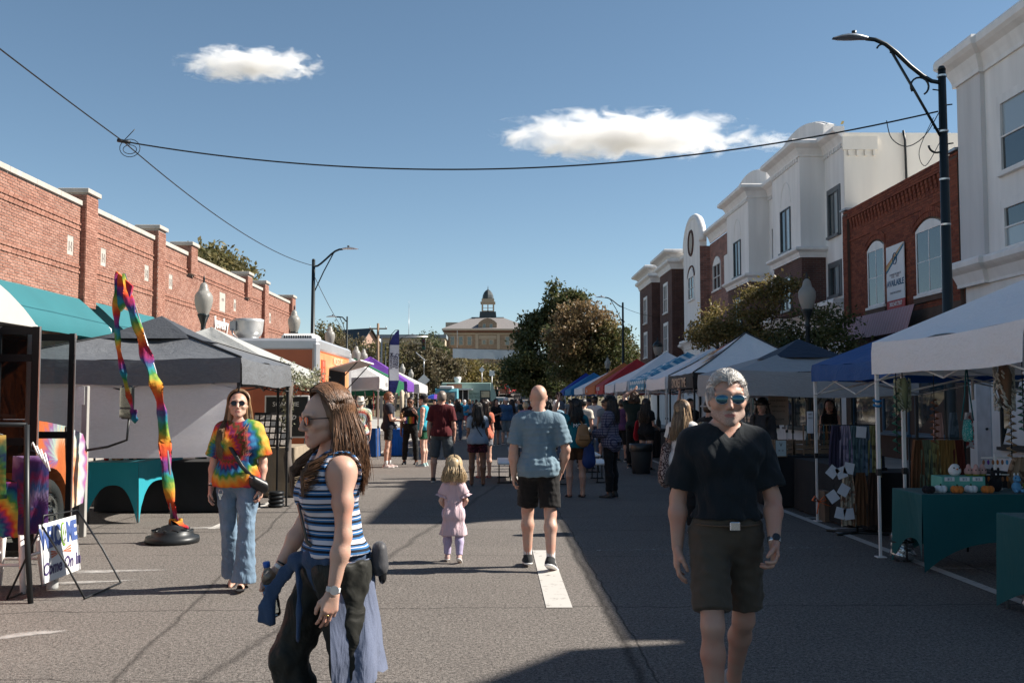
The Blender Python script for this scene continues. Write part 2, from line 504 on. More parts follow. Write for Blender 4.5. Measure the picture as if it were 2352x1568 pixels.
# ground, road, pavements
def hill(Y):
 Y = np.asarray(Y, dtype=float)
 return np.clip(Y-104, 0, 26)*.10 + np.clip(Y-130, 0, 120)*.06
def ground_sheet():
 ys = np.concatenate([np.arange(-60, 96, 12), np.arange(96, 280, 4), np.array([320,400,600,1000,2000,3500])])
 xs = np.array([-3000,-1200,-500,-200,-90,-40,-15,0,15,40,90,200,500,1200,3000])
 v=[]; f=[]
 for y in ys:
  for x in xs: v.append((x, y, float(hill(y)) - .03))
 n=len(xs)
 for i in range(len(ys)-1):
  for j in range(n-1): f.append((i*n+j, i*n+j+1, (i+1)*n+j+1, (i+1)*n+j))
 mb=MB(); mb.add(v, f, 0, True)
 return struct(mb.build('ground', M('dry_grass_ground', (.13,.105,.06), .95, var=.3, scale=.4)))
ground_sheet()
XL, XR = -6.35, 7.0
def road_sheet():
 ys = [-12, 2] + list(range(4, 104, 4)) + list(range(104, 230, 4))
 mb=MB(); v=[]; f=[]
 for y in ys:
  for x in (XL, -3, 0.5, 4, XR): v.append((x, y, float(hill(y)) + (0 if y < 103 else .03)))
 for i in range(len(ys)-1):
  for j in range(4): f.append((i*5+j, i*5+j+1, (i+1)*5+j+1, (i+1)*5+j))
 mb.add(v, f, 0, True)
 return struct(mb.build('road', ASPHALT))
road_sheet()
mb=MB(); mb.add([(-90,84,.004),(90,84,.004),(90,103,.004),(-90,103,.004)],[(0,1,2,3)]); struct(mb.build('cross_street', ASPHALT))
def pavement(x0, x1, y0, y1):
 mb=MB(); mb.box((x0, y0, -.1), (x1, y1, .14), 0)
 o=struct(mb.build('pavement', CONCRETE))
 return o
pavement(-10.55, XL-.15, -8, 82); pavement(XR+.15, 10.55, -8, 82)
def kerb(x0, x1):
 mb=MB(); y=-8.0
 while y < 82:
  mb.bbox((x0, y+.006, -.1), (x1, y+2.994, .145), .02, 0); y += 3.0
 return struct(mb.build('kerb', CONCRETE))
kerb(XL-.15, XL); kerb(XR, XR+.15)
def marking(name, pts, mat, z=.005, fade=None, nsub=1):
 """flat sheet of road paint"""
 me=bpy.data.meshes.new(name)
 me.from_pydata([(p[0],p[1],z) for p in pts],[],[tuple(range(len(pts)))])
 me.materials.append(mat)
 a=me.attributes.new('fade','FLOAT','POINT')
 for i in range(len(pts)): a.data[i].value = 1.0 if fade is None else fade[i]
 return struct(link(name, me))
for y0,y1 in ((8.05,11.1),(20.3,23.3),(32.5,35.5),(44.7,47.7)):
 marking('centre_dash', [(.40,y0),(.61,y0),(.61,y1),(.40,y1)], PAINT)
marking('parking_line', [(4.26,3.0),(4.37,3.0),(4.37,62),(4.26,62)], PAINT)
marking('parking_line', [(-3.72,13.0),(-3.62,13.0),(-3.62,62),(-3.72,62)], PAINT)
for y in (6.9, 12.9, 14.05, 18.9, 24.9, 30.9):
 marking('bay_line', [(4.374,y),(6.95,y),(6.95,y+.10),(4.374,y+.10)], PAINT)
marking('crossing_line', [(.9,11.02),(3.9,11.25),(3.9,11.33),(.9,11.09)], PAINT, .006, [.75]*4)
def blob(name, c, rx, ry, ang, mat, z=.006, n=28, seed=0):
 """soft chalk smear, fading to its rim"""
 rr=random.Random(seed); vs=[(c[0],c[1],z)]; fade=[1.22]
 for ring,(q,fa) in enumerate(((.5,1.08),(1.0,.55))):
  for k in range(n):
   th=2*math.pi*k/n; w=1+.25*math.sin(3*th+seed)+.12*rr.random()
   x=rx*q*w*math.cos(th); y=ry*q*w*math.sin(th)
   vs.append((c[0]+x*math.cos(ang)-y*math.sin(ang), c[1]+x*math.sin(ang)+y*math.cos(ang), z)); fade.append(fa)
 fs=[(0,1+k,1+(k+1)%n) for k in range(n)]
 fs+=[(1+k,1+n+k,1+n+(k+1)%n,1+(k+1)%n) for k in range(n)]
 me=bpy.data.meshes.new(name); me.from_pydata(vs,[],fs); me.materials.append(mat)
 a=me.attributes.new('fade','FLOAT','POINT')
 for i,x in enumerate(fade): a.data[i].value=x
 return struct(link(name, me))
p=G(255,1312); blob('chalk_mark', p, .62,.13,.10, CHALK, seed=1)
p=G(200,1338); blob('chalk_mark', p, .5,.10,.30, CHALK, .007, seed=2)
p=G(60,1458); blob('chalk_mark', p, .36,.10,.55, CHALK, seed=3)
p=G(490,1212); blob('chalk_mark', p, .55,.16,.05, CHALK, seed=4)
p=G(2190,1305); blob('chalk_mark', p, .5,.05,-.15, CHALK, seed=5)
p=G(1650,1272); blob('chalk_mark', p, .9,.05,0.05, CHALK, seed=6)
# wall builders
def frame_map(o, u, v):
 o=Vector(o); u=Vector(u).normalized(); v=Vector(v).normalized(); n=u.cross(v)
 return Matrix(((u.x,v.x,n.x,o.x),(u.y,v.y,n.y,o.y),(u.z,v.z,n.z,o.z),(0,0,0,1)))
def facade_frame(X, side):
 """local x runs along the street so that local z (outward) faces the street; side -1: left row (faces +X)"""
 return frame_map((X,0,0), (0,1,0) if side<0 else (0,-1,0), (0,0,1))
def brick_wall(parent, Mx, u0, u1, v0, v1, holes, mat, single=0, key=None, bl=.215, bh=.0677, proud=lambda row:.010, gap=.011, seed=1):
 """real bricks in running bond, standing proud of a mortar backing; u,v in the facade's frame"""
 rr=random.Random(seed); items=[]
 nrow=int((v1-v0)/bh)
 for r in range(nrow):
  zc0=v0+r*bh; zc1=zc0+bh
  iv=[(u0,u1)]
  for (a,b2,c,d) in holes:
   if zc0 < d-.02 and zc1 > c+.02:
    new=[]
    for (s,e) in iv:
     if b2<=s or a>=e: new.append((s,e))
     else:
      if a-s>.04: new.append((s,a))
      if e-b2>.04: new.append((b2,e))
    iv=new
  off=(r%2)*bl/2
  for (s,e) in iv:
   k=math.floor((s-off)/bl)
   while off+k*bl < e:
    a=max(s, off+k*bl); b2=min(e, off+(k+1)*bl)
    if b2-a>.03: items.append((a+gap/2, b2-gap/2, zc0+gap/2, zc1-gap/2, proud(r)+rr.uniform(-.002,.003)))
    k+=1
 singles=[]
 if single:
  full=[i for i,t in enumerate(items) if abs(t[1]-t[0]-(bl-gap))<.001]
  full.sort(key=lambda i: key(items[i]))
  singles=set(full[:single])
  sm=MB(); sm.box((-(bl-gap)/2, -(bh-gap)/2, -.03), ((bl-gap)/2, (bh-gap)/2, 0)); me=sm.mesh('brick', mat)
  Rm=Mx.to_3x3().to_4x4()
  for i in sorted(singles):
   a,b2,c,d,p=items[i]
   o=bpy.data.objects.new('brick', me); COL.objects.link(o); o.parent=parent
   o.matrix_local=Matrix.Translation(Mx @ Vector(((a+b2)/2,(c+d)/2,p))) @ Rm
 rest=[t for i,t in enumerate(items) if i not in singles] if singles else items
 if rest:
  t=np.array(rest); n=len(t)
  v=np.zeros((n,8,3))
  for k,(iu,iv2,top) in enumerate(((0,2,0),(1,2,0),(1,3,0),(0,3,0),(0,2,1),(1,2,1),(1,3,1),(0,3,1))):
   v[:,k,0]=t[:,iu]; v[:,k,1]=t[:,iv2]; v[:,k,2]=np.where(top, t[:,4], -.03)
  f=np.array([(4,5,6,7),(0,1,5,4),(1,2,6,5),(2,3,7,6),(3,0,4,7)])
  F=(np.arange(n)[:,None,None]*8+f[None]).reshape(-1,4)
  V=v.reshape(-1,3); m3=np.array(Mx); V=V@m3[:3,:3].T+m3[:3,3]
  o=link('brickwork', np_mesh('brickwork', V, F, mat, smooth=False), parent); o['kind']='stuff'
def window(parent, Mx, u0, u1, v0, v1, fr=TRIM, fw=.055, cols=1, rows=2, sill=True, depth=.05, glass=None, arch=0.0, surround=0.0, smat=None):
 """frame with its own panes; arch>0: segmental head of that rise"""
 mb=MB()
 def bx(a,b2,c,d,z0,z1,mi=0): mb.box((a,c,z0),(b2,d,z1),mi,Mx)
 bx(u0,u0+fw,v0,v1,-.06,depth); bx(u1-fw,u1,v0,v1,-.06,depth)
 bx(u0+fw,u1-fw,v0,v0+fw,-.06,depth-.002); bx(u0+fw,u1-fw,v1-fw,v1,-.06,depth-.002)
 if sill: bx(u0-.06,u1+.06,v0-.07,v0-.002,-.06,depth+.06)
 if surround>0:
  s=surround
  bx(u0-s,u0-.002,v0-.07,v1+s,-.05,depth-.02); bx(u1+.002,u1+s,v0-.07,v1+s,-.05,depth-.02); bx(u0-.002,u1+.002,v1+.002,v1+s,-.05,depth-.021)
 cw=(u1-u0-2*fw)/cols; rh=(v1-v0-2*fw)/rows
 for i in range(1,cols): bx(u0+fw+i*cw-fw*.35,u0+fw+i*cw+fw*.35,v0+fw,v1-fw,-.05,depth-.012)
 for j in range(1,rows): bx(u0+fw,u1-fw,v0+fw+j*rh-fw*.3,v0+fw+j*rh+fw*.3,-.05,depth-.016)
 if arch>0:
  n=12; uc=(u0+u1)/2; w=(u1-u0)/2; pts=[]
  for k in range(n+1):
   x=-w+2*w*k/n; pts.append((uc+x, v1+arch*(1-(x/w)**2)))
  poly=[(u0,v1+.001)]+pts+[(u1,v1+.001)]
  vs=[Mx@Vector((a,b2,-.05)) for a,b2 in poly]+[Mx@Vector((a,b2,depth-.004)) for a,b2 in poly]
  k=len(poly); fs=[tuple(range(k))[::-1],tuple(range(k,2*k))]+[(i,(i+1)%k,k+(i+1)%k,k+i) for i in range(k)]
  mb.add(vs,fs)
 w=mb.build('window', [fr], parent)
 for i in range(cols):
  for j in range(rows):
   g=MB(); a=u0+fw+i*cw; c=v0+fw+j*rh
   tz=random.uniform(-.006,.006)
   g.add([Mx@Vector((a,c,.0)),Mx@Vector((a+cw,c,.0+tz)),Mx@Vector((a+cw,c+rh,.006+tz)),Mx@Vector((a,c+rh,.006))],[(0,1,2,3)])
   gm=glass[(i*rows+j)%len(glass)] if isinstance(glass,(list,tuple)) else (glass or GLASS)
   g.build('pane', gm, w)
 return w
def wall_panel(name, parent, Mx, u0, u1, v0, v1, holes, mat, back=-.35, front=-.012):
 """solid wall with real openings, cut as strips round the holes"""
 mb=MB()
 us=sorted({u0,u1}|{h[0] for h in holes if u0<h[0]<u1}|{h[1] for h in holes if u0<h[1]<u1})
 for a,b2 in zip(us[:-1],us[1:]):
  mid=(a+b2)/2; segs=[(v0,v1)]
  for h in holes:
   if h[0]<=mid<=h[1]:
    new=[]
    for s,e in segs:
     if h[3]<=s or h[2]>=e: new.append((s,e))
     else:
      if h[2]>s: new.append((s,h[2]))
      if h[3]<e: new.append((h[3],e))
    segs=new
  for s,e in segs: mb.box((a,s,back),(b2,e,front),0,Mx)
 return mb.build(name, mat, parent)
# left: long salmon brick building
LX=-10.5
lb=thing('brick_building','long low salmon brick building with pilasters and stone coping behind the left stalls','building',(LX,0,0))
ML=frame_map((0,0,0),(0,1,0),(0,0,1))
wall_panel('wall', lb, ML, 8, 51.0, 0, 6.66, [], MORTAR, -.4, 0)
mb=MB(); mb.box((-14,8,6.0),(-.42,51,6.1)); mb.build('roof', ROOFW, lb)
mb=MB(); mb.box((-14,50.8,0),(-.402,51.0,6.3)); mb.build('end_wall', MORTAR, lb)
PIERS=[(25.05,25.77,7.0,4.0,.15),(30.4,31.08,7.02,4.0,.15),(33.7,34.4,7.03,5.95,.15),(41.4,42.15,7.02,5.95,.15),(44.5,45.2,7.02,4.0,.15),(50.4,51.2,7.0,4.0,.16),(18.0,18.8,7.0,4.0,.15)]
rows_up=lambda z: 5.90<z<6.20
def lproud(r):
 z=3.2+(r+.5)*.0677
 if 5.92<z<6.19 and r%2==0: return .038
 if 4.83<z<5.06 and r%2==0: return .038
 return .010
holes=[(a-.01,b2+.01,zb-.02,8) for a,b2,zt,zb,d in PIERS]
PLAQ=[(2287*10.5/(1140-x)) for x in (160,236,336,391,539,620)]
for y in PLAQ: holes.append((y-.17,y+.17,5.22,5.66))
holes.append((37.75,38.55,5.02,5.76))
brick_wall(lb, ML, 14.0, 51.0, 3.2, 6.54, holes, BRICK_RED, 300, gap=.015, key=lambda t: (0 if (t[2]>4.3 and t[0]>18.9) else 1e4)+t[0]*1.0-t[2]*.2, proud=lproud)
for a,b2,zt,zb,d in PIERS:
 Mp=Matrix.Translation((d,0,0))@ML
 m=MB(); m.box((a+.012,zb,-.5),(b2-.012,zt-.12,d),0,ML); p_=m.build('pilaster', MORTAR, lb)
 brick_wall(p_, Mp, a, b2, zb, zt-.13, [], BRICK_RED, seed=int(a), gap=.010)
 Mr=frame_map((-.5,a+.002,0),(1,0,0),(0,0,1))
 brick_wall(p_, Mr, 0, .5+d, zb, zt-.13, [], BRICK_RED, seed=int(a)+1, gap=.010)
 m=MB(); m.bbox((a-.06,zt-.12,-.56),(b2+.06,zt,d+.07),.012,0,ML); m.build('pilaster_cap', STONE, lb)
edges=sorted((a,b2) for a,b2,zt,zb,d in PIERS); y=14.0
for a,b2 in edges+[(51.0,51.0)]:
 n=max(1,int(round((a-y)/1.3)))
 for k in range(n):
  m=MB(); s=y+(a-y)*k/n; e=y+(a-y)*(k+1)/n
  m.bbox((s+.005,6.55,-.45),(e-.005,6.68+.002*(k%2),.06),.01,0,ML); m.build('coping', STONE, lb)
 y=b2
for y in PLAQ:
 m=MB(); m.box((y-.165,5.23,-.03),(y+.165,5.65,.004),0,ML); q=m.build('plaque', STONE, lb)
 m=MB(); m.box((y-.09,5.33,.005),(y-.045,5.56,.016),0,ML); m.box((y+.045,5.33,.005),(y+.09,5.56,.016),0,ML); m.box((y-.045,5.42,.005),(y+.045,5.465,.015),0,ML)
 m.build('plaque_letter', M('plaque_grey',(.25,.22,.2),.8), q)
m=MB(); m.bbox((37.78,5.04,-.03),(38.52,5.74,.012),.015,0,ML); q=m.build('date_stone', STONE, lb)
lettering('1908', .17, M('plaque_grey',(.25,.22,.2),.8), q, ML@Vector((38.15,5.5,.016)), (0,1,0),(0,0,1))
lettering('Jewelry', .62, TRIM, lb, ML@Vector((37.9,4.55,.05)), (0,1,0),(0,0,1), name='shop_lettering', bold=.008, depth=.05)
TEAL=M('teal_canvas',(.020,.150,.175),.75,var=.07,scale=.7,trans=.15,bump=.08,bscale=6)
def awning(y0,y1,label):
 t=thing('awning',label,'awning',(LX,0,0))
 n=int((y1-y0)/.6); m=MB(); vs=[]
 prof=[(.06,4.2),(.3,4.0),(.6,3.72),(.9,3.44),(.905,3.15)]
 for k in range(n+1):
  y=y0+(y1-y0)*k/n
  for o,z in prof: vs.append((o+.012*math.sin(y*1.3+z), y, z-.012*abs(math.sin(y*2.6))))
 q=len(prof); fs=[(i*q+j,(i+1)*q+j,(i+1)*q+j+1,i*q+j+1) for i in range(n) for j in range(q-1)]
 m.add(vs,fs,0,True); m.build('canopy_cloth',TEAL,t)
 for y in (y0,y1):
  m=MB(); m.add([(.02,y,4.2),(.9,y,3.44),(.9,y,3.15),(.02,y,3.15)],[(0,1,2,3)]); m.build('side_cloth',TEAL,t)
 m=MB()
 for y in (y0+.05,y1-.05,(y0+y1)/2):
  m.tube([(.03,y,4.15),(.88,y,3.42),(.88,y,3.17),(.03,y,3.17)],.02,6)
 m.build('frame',METAL_GRY,t)
awning(12.0,25.0,'long teal canvas awning on the brick wall above the white bus roof')
awning(25.9,30.35,'shorter teal canvas awning between two brick pilasters behind the rainbow windsock')
# right: white corner building nearest the camera
RX=10.5  # white of the left tents toned down in colour because sunlight hits them
MR=frame_map((0,0,0),(0,-1,0),(0,0,1))
nb=thing('white_building','tall white stucco building with heavy cornices at the right edge of the photo','building',(RX,0,0))
def prof_cornice(z0,z1,o0,o1):
 h=z1-z0
 return [(o0-.02,z0),(o0+.05,z0),(o0+.05,z0+.12*h),(o0+.12*(o1-o0)+.05,z0+.3*h),(o0+.45*(o1-o0),z0+.5*h),(o0+.8*(o1-o0),z0+.62*h),(o1,z0+.72*h),(o1,z0+.9*h),(o1-.03,z1),(o0-.02,z1)]
NW=[(-20.25,-19.0,6.35,7.85),(-20.2,-19.0,4.75,5.65),(-17.6,-16.4,6.35,7.85),(-17.6,-16.4,4.75,5.65)]
hol=[(a-.01,b2+.01,c-.01,d+.01) for a,b2,c,d in NW]
wall_panel('wall', nb, MR, -22.0, -15.3, 0, 8.75, hol, STUCCO, -.4, 0)
wall_panel('wall', nb, MR, -15.3, -8.05, 0, 7.3, [], STUCCO, -.4, 0)
wall_panel('wall', nb, MR, -8.05, 4.0, 0, 7.3, [], STUCCO, -.4, 0)
m=MB(); m.box((.4,2.0,0),(14,22.0,7.0)); m.box((.4,15.3,7.0),(14,22,8.6)); m.box((.4,-4,6.9),(14,8.05,7.2)); m.build('wall', STUCCO, nb)
m=MB(); m.box((-21.98,4.4,-.1),(-20.9,8.75,.10),0,MR); m.build('corner_pilaster', STUCCO_G, nb)
for z0,z1,o0,o1 in ((8.70,9.42,.0,.34),(4.15,4.7,.0,.28)):
 m=MB(); m.sweep(prof_cornice(z0,z1,o0,o1),[(.8,22.02),(-.11,22.02),(-.11,20.88),(-.01,20.88),(-.01,15.28),(.8,15.28)])
 m.build('cornice', TRIM, nb)
m=MB(); m.sweep(prof_cornice(6.6,7.2,.0,.5),[(-.01,15.26),(-.01,8.08)]); m.build('cornice', TRIM, nb)
m=MB(); m.prism([(-3.9,7.2),(-3.9,8.8),(6.0,8.8),(7.1,8.45),(7.95,7.9),(8.03,7.2)],0,-.01,.4); m.build('parapet', STUCCO, nb)  # unseen top, outline shaped to cast the near shadow edge
for a,b2,c,d in NW: window(nb, MR, a,b2,c,d, cols=1, rows=2, surround=.14, glass=[GLASS,BLIND] if c>6 else [BLIND,GLASS])
m=MB(); m.box((-20.7,3.55,-.1),(-3,3.85,.05),0,MR); m.build('soldier_course', BRICK_BROWN, nb)
m=MB(); m.box((-21.6,.16,-.1),(-21.0,2.15,.03),0,MR); q=m.build('door', M('pale_grey_door',(.42,.44,.47),.5), nb)
m=MB(); m.ell(MR@Vector((-21.08,1.05,.07)),(.03,.03,.03)); m.build('handle', METAL_BLK, q)
for y0,y1 in ((-20.6,-18.2),(-17.8,-14),(-13.5,-9)):
 window(nb, MR, y0,y1,.7,3.0, fr=M('dark_frame',(.02,.02,.022),.4), cols=2, rows=1, depth=.03)
# right: dark red brick building
rb=thing('brick_building','narrow dark red brick building with arched windows between two white buildings','building',(RX,0,0))
BW=[(-27.8,-26.6,4.25,5.85),(-24.55,-23.1,4.25,5.85)]
hol=[(a-.01,b2+.01,c-.07,d+.26) for a,b2,c,d in BW]
wall_panel('wall', rb, MR, -29.55, -22.02, 0, 7.3, [(a,b2,c,d+.2) for a,b2,c,d in BW], MORTAR_D, -.4, 0)
m=MB(); m.box((.42,22.05,5.75),(14,29.55,5.9)); m.build('roof', ROOFW, rb)
def rproud(r):
 z=3.9+(r+.5)*.0677
 if z>7.02: return .085
 if 6.33<z<6.40: return .03
 return .010
brick_wall(rb, MR, -29.5, -22.05, 3.9, 7.3, hol, BRICK_DARK, 300, key=lambda t: -t[0]+abs(t[2]-6)*.4, proud=rproud, seed=5)
m=MB()
y=-29.0
while y<-22.4:
 for k in range(4): m.box((y,6.62+k*.095,.0),(y+.12,6.62+k*.095+.10-.004,.018+.02*k),0,MR)
 y+=.235
q=m.build('corbel_table', BRICK_DARK, rb); q['kind']='stuff'
for a,b2 in ((-29.53,-29.15),(-22.45,-22.06)):
 m=MB(); m.box((a,0,-.05),(b2,7.2,.09),0,MR); q=m.build('pilaster', MORTAR_D, rb)
 brick_wall(q, Matrix.Translation((-.09,0,0))@MR, a,b2,3.9,7.2,[],BRICK_DARK,seed=9)
 m=MB(); m.box((a-.05,7.3,-.45),(b2+.05,7.36,.16),0,MR); m.build('cap_flashing', METAL_GRY, rb)
for a,b2,c,d in BW:
 window(rb, MR, a,b2,c,d, cols=2, rows=2, arch=.2, depth=.02)
 m=MB(); uc=(a+b2)/2; w=(b2-a)/2+.12
 for ring in range(2):
  n=13
  for k in range(n):
   t0=-1+2*k/n; t1=-1+2*(k+1)/n-.02
   zz=lambda t:(d+.22*(1-t*t)+.03+ring*.13)
   vs=[]
   for dz in (-.02,.03+.012*ring):
    for t_,o in ((t0,0),(t1,0),(t1,.12),(t0,.12)): vs.append(MR@Vector((uc+t_*w, zz(t_)+o, dz)))
   m.add(vs,[(3,2,1,0),(4,5,6,7),(0,1,5,4),(1,2,6,5),(2,3,7,6),(3,0,4,7)])
 m.build('brick_arch', BRICK_DARK, rb)
 m=MB(); m.box((a-.1,c-.2,-.05),(b2+.1,c-.075,.06),0,MR); m.build('stone_sill', M('brown_sandstone',(.10,.06,.045),.9), rb)
m=MB(); m.box((-29.4,.14,-.3),(-22.1,3.4,-.25),0,MR); m.build('shopfront', M('dark_shopfront',(.02,.02,.022),.4), rb)
for y0,y1 in ((-29.2,-27.2),(-26.9,-25.2),(-24.8,-22.4)): window(rb, MR, y0,y1,.8,2.7, fr=M('blue_frame',(.05,.13,.22),.4), cols=1, rows=1, depth=.04)
t=thing('metal_canopy','pink ribbed metal shop canopy under the dark red brick front','canopy',(RX,0,0))
m=MB(); n=60
vs=[];fs=[]
for k in range(n+1):
 y=-29.3+5.3*k/n; o=.02 if k%2 else 0
 vs += [MR@Vector((y,4.0,.32+o)), MR@Vector((y,3.35,.52+o))]
for k in range(n): fs.append((2*k,2*k+2,2*k+3,2*k+1))
m.add(vs,fs); m.build('ribbed_sheet', M('pink_metal',(.36,.20,.22),.5,var=.05), t)
m=MB()
for y in (-29.25,-26.6,-24.05): m.tube([MR@Vector((y,4.05,.0)),MR@Vector((y,3.98,.3)),MR@Vector((y,3.34,.5)),MR@Vector((y,3.3,.0))],.015,6)
m.build('bracket', METAL_BLK, t)
t=thing('banner','white vertical AVAILABLE letting banner hanging on the dark red brick wall','banner',(RX,0,0))
m=MB(); m.box((-26.3,4.28,.055),(-25.15,5.72,.075),0,MR); m.build('banner_cloth', M('banner_white',(.72,.74,.76),.7,var=.03), t)
m=MB(); m.box((-26.3,4.06,.055),(-25.15,4.278,.075),0,MR); m.build('red_strip', M('banner_red',(.42,.06,.06),.7), t)
def stripe(c0,c1,col,nm):
 m=MB(); pl=[(-26.3,c0),(-26.3,c1),(-25.15,c1+.62),(-25.15,c0+.62)]
 cl=[(u,min(v,5.72)) for u,v in pl]
 m.add([MR@Vector((u,v,.078)) for u,v in cl],[(3,2,1,0)]); m.build('stripe', M(nm,col,.7,var=0), t)
stripe(5.16,5.24,(.50,.22,.10),'stripe_orange'); stripe(5.08,5.155,(.55,.40,.18),'stripe_gold'); stripe(5.0,5.075,(.02,.16,.26),'stripe_blue')
navy=M('print_navy',(.02,.10,.20),.7,var=0)
lettering('AVAILABLE',.225,navy,t,MR@Vector((-25.72,4.72,.08)),(0,-1,0),(0,0,1),bold=.004)
lettering('303.547.7357',.15,M('print_white',(.8,.8,.8),.7,var=0),t,MR@Vector((-25.72,4.17,.08)),(0,-1,0),(0,0,1),bold=.003)
for z,s in ((4.95,'COMMERCIAL REALTY'),(4.89,'LEASE  -  SALES'),(4.47,'STANTON KAUFMAN')):
 lettering(s,.075,M('print_grey',(.30,.30,.33),.7,var=0),t,MR@Vector((-25.72,z,.08)),(0,-1,0),(0,0,1))
m=MB(); pts=[MR@Vector((-25.72+.13*math.cos(a),5.36+.15*math.sin(a),.085)) for a in np.linspace(0,2*math.pi,22)]
m.tube(pts,.011,5); m.build('round_emblem', navy, t)
lettering('M',.16,navy,t,MR@Vector((-25.72,5.36,.084)),(0,-1,0),(0,0,1))
# right: long three storey building
wb=thing('apartment_building','long three storey white and brown building with bays and an arched gable','building',(RX,0,0))
def block(name, mat, pts, z0, z1):
 m=MB(); m.prism(pts,2,z0,z1); return m.build(name, mat, wb)
def X_(X): return X-RX
W1=[(-30.95,-30.05,6.77,8.12),(-30.95,-30.05,4.9,5.8)]
wall_panel('wall', wb, MR, -31.5,-29.57,0,9.6,[(a,b2,c,d) for a,b2,c,d in W1],STUCCO,-.4,0)
m=MB(); m.box((.02,29.565,0),(14,29.8,9.75)); m.build('end_wall', CREAM, wb)
m=MB(); m.box((-.012,29.5,4.4),(.9,29.562,9.2)); m.box((-.06,29.46,9.2),(1.0,29.56,9.62)); m.build('end_pier', CREAM, wb)
m=MB()
for x in (.1,.35,.6,.85): m.box((x,29.43,9.02),(x+.06,29.497,9.18))
q=m.build('dentils', CREAM, wb); q['kind']='stuff'
m=MB(); m.tube([(1.80,29.5,9.8),(1.84,29.48,9.5),(1.90,29.5,5.9)],.035,6); m.build('downpipe', METAL_BLK, wb)
for a,b2,c,d in W1: window(wb, MR, a,b2,c,d, cols=2, rows=1, fr=M('dark_sash',(.10,.11,.12),.4), fw=.03, surround=.15, glass=[GLASS,BLIND])
wall_panel('wall', wb, MR, -44.5,-31.5,4.5,9.6,[(-37.4,-36.6,6.8,8.2)],STUCCO,-.4,0)
window(wb, MR, -37.4,-36.6,6.8,8.2, cols=1, rows=1, fr=TRIM, surround=.12)
BAYS=[(31.35,34.5),(37.85,41.4)]
for y0,y1 in BAYS:
 fx=-.8
 path=[(.02,y0-.02),(fx,y0),(fx,y1),(.02,y1+.2)]
 Mb=Matrix.Translation((fx,0,0))@MR
 wy=((y0+y1)/2-.55,(y0+y1)/2+.55)
 h=[(-wy[1],-wy[0],6.62,8.05)]; h2=[(-wy[1],-wy[0],4.65,5.75)]
 wall_panel('bay_wall', wb, Mb, -y1,-y0-.0,6.45,9.6,h,STUCCO,-.3,0)
 m=MB(); m.box((fx+.3,y0+.003,6.45),(0,y1-.003,9.6)); m.build('bay_side', STUCCO, wb)
 wall_panel('bay_wall', wb, Mb, -y1,-y0,4.5,6.3,h2,BRICK_BROWN,-.3,-.02)
 m=MB(); m.box((fx+.3,y0+.02,4.5),(0,y1-.02,6.3)); m.build('bay_side', BRICK_BROWN, wb)
 m=MB(); m.sweep(prof_cornice(6.2,6.52,.0,.22),path[::-1]); m.build('ledge', TRIM, wb)
 window(wb, Mb, *h[0], cols=2, rows=1, fr=M('dark_sash',(.10,.11,.12),.4), fw=.03, surround=0, glass=[GLASS,BLIND])
 window(wb, Mb, *h2[0], cols=2, rows=1, fr=M('dark_sash',(.10,.11,.12),.4), fw=.03, glass=[GLASS,BLIND])
 m=MB(); uc=-(y0+y1)/2
 m.tube([Mb@Vector((uc+.55*math.cos(a),8.2+.75*math.sin(a),.004)) for a in np.linspace(0,math.pi,16)],.012,5); m.build('arch_moulding', TRIM, wb)
full=[(.02,29.57),(-.01,31.35),(-.8,31.36),(-.8,34.5),(-.01,34.55),(-.01,37.85),(-.8,37.86),(-.8,41.4),(-.01,41.45),(-.01,48.4)]
m=MB(); m.sweep(prof_cornice(9.45,9.95,.0,.34),full[::-1]); m.build('cornice', TRIM, wb)
m=MB()
y=29.7
while y<48.2:
 x=-.8 if any(a<=y<=b2 for a,b2 in BAYS) else 0
 m.box((x-.07,y,9.32),(x-.003,y+.09,9.44)); y+=.2
q=m.build('dentils', TRIM, wb); q['kind']='stuff'
for y0,y1 in ((31.5,37.4),(38.3,44.2)):
 m=MB(); yc=(y0+y1)/2; hw=(y1-y0)/2; ar=[(yc+hw*t,10.55+.6*(1-t*t)) for t in np.linspace(-1,1,15)]; m.prism([(y0,9.6)]+ar+[(y1,9.6)],0,.05,.4); m.build('parapet', STUCCO, wb)
 m=MB(); m.tube([(.2,a,c+.01) for a,c in ar],.03,5); m.build('parapet_trim', TRIM, wb)
h=[(-47.7,-46.1,6.9,8.15)]
wall_panel('wall', wb, MR, -48.5,-44.5,4.5,9.3,[(-47.7,-46.1,6.9,8.15)],BRICK_MIX,-.4,0)
window(wb, MR, *h[0], cols=2, rows=2, arch=.35, depth=.05, surround=0)
m=MB(); m.box((-45.4,6.8,-.1),(-44.7,8.3,.02),0,MR); m.build('panel', STUCCO, wb)
gx=-.5; gy0,gy1=48.5,52.7; gc=(gy0+gy1)/2; gr=(gy1-gy0)/2
poly=[(gy0,0),(gy0,9.5)]+[(gc-gr*math.cos(a),9.5+1.45*math.sin(a)) for a in np.linspace(0,math.pi,25)[1:-1]]+[(gy1,9.5),(gy1,0)]
m=MB(); m.prism(poly,0,gx,gx+.35); m.build('gable', STUCCO, wb)
m=MB(); m.box((gx+.002,gy0-.02,4.6),(.0,gy0-.002,9.25)); m.build('gable_return', BRICK_MIX, wb)
m=MB(); m.tube([(gx+.15,gc-(gr+.04)*math.cos(a),9.5+1.5*math.sin(a)) for a in np.linspace(0,math.pi,25)],[.2]*25,6); m.build('gable_coping', TRIM, wb)
m=MB(); m.tube([(gx-.01,gc+.62*math.cos(a),9.72+.62*math.sin(a)) for a in np.linspace(0,2*math.pi,25)],.07,6); q=m.build('medallion_ring', BRICK_BROWN, wb)
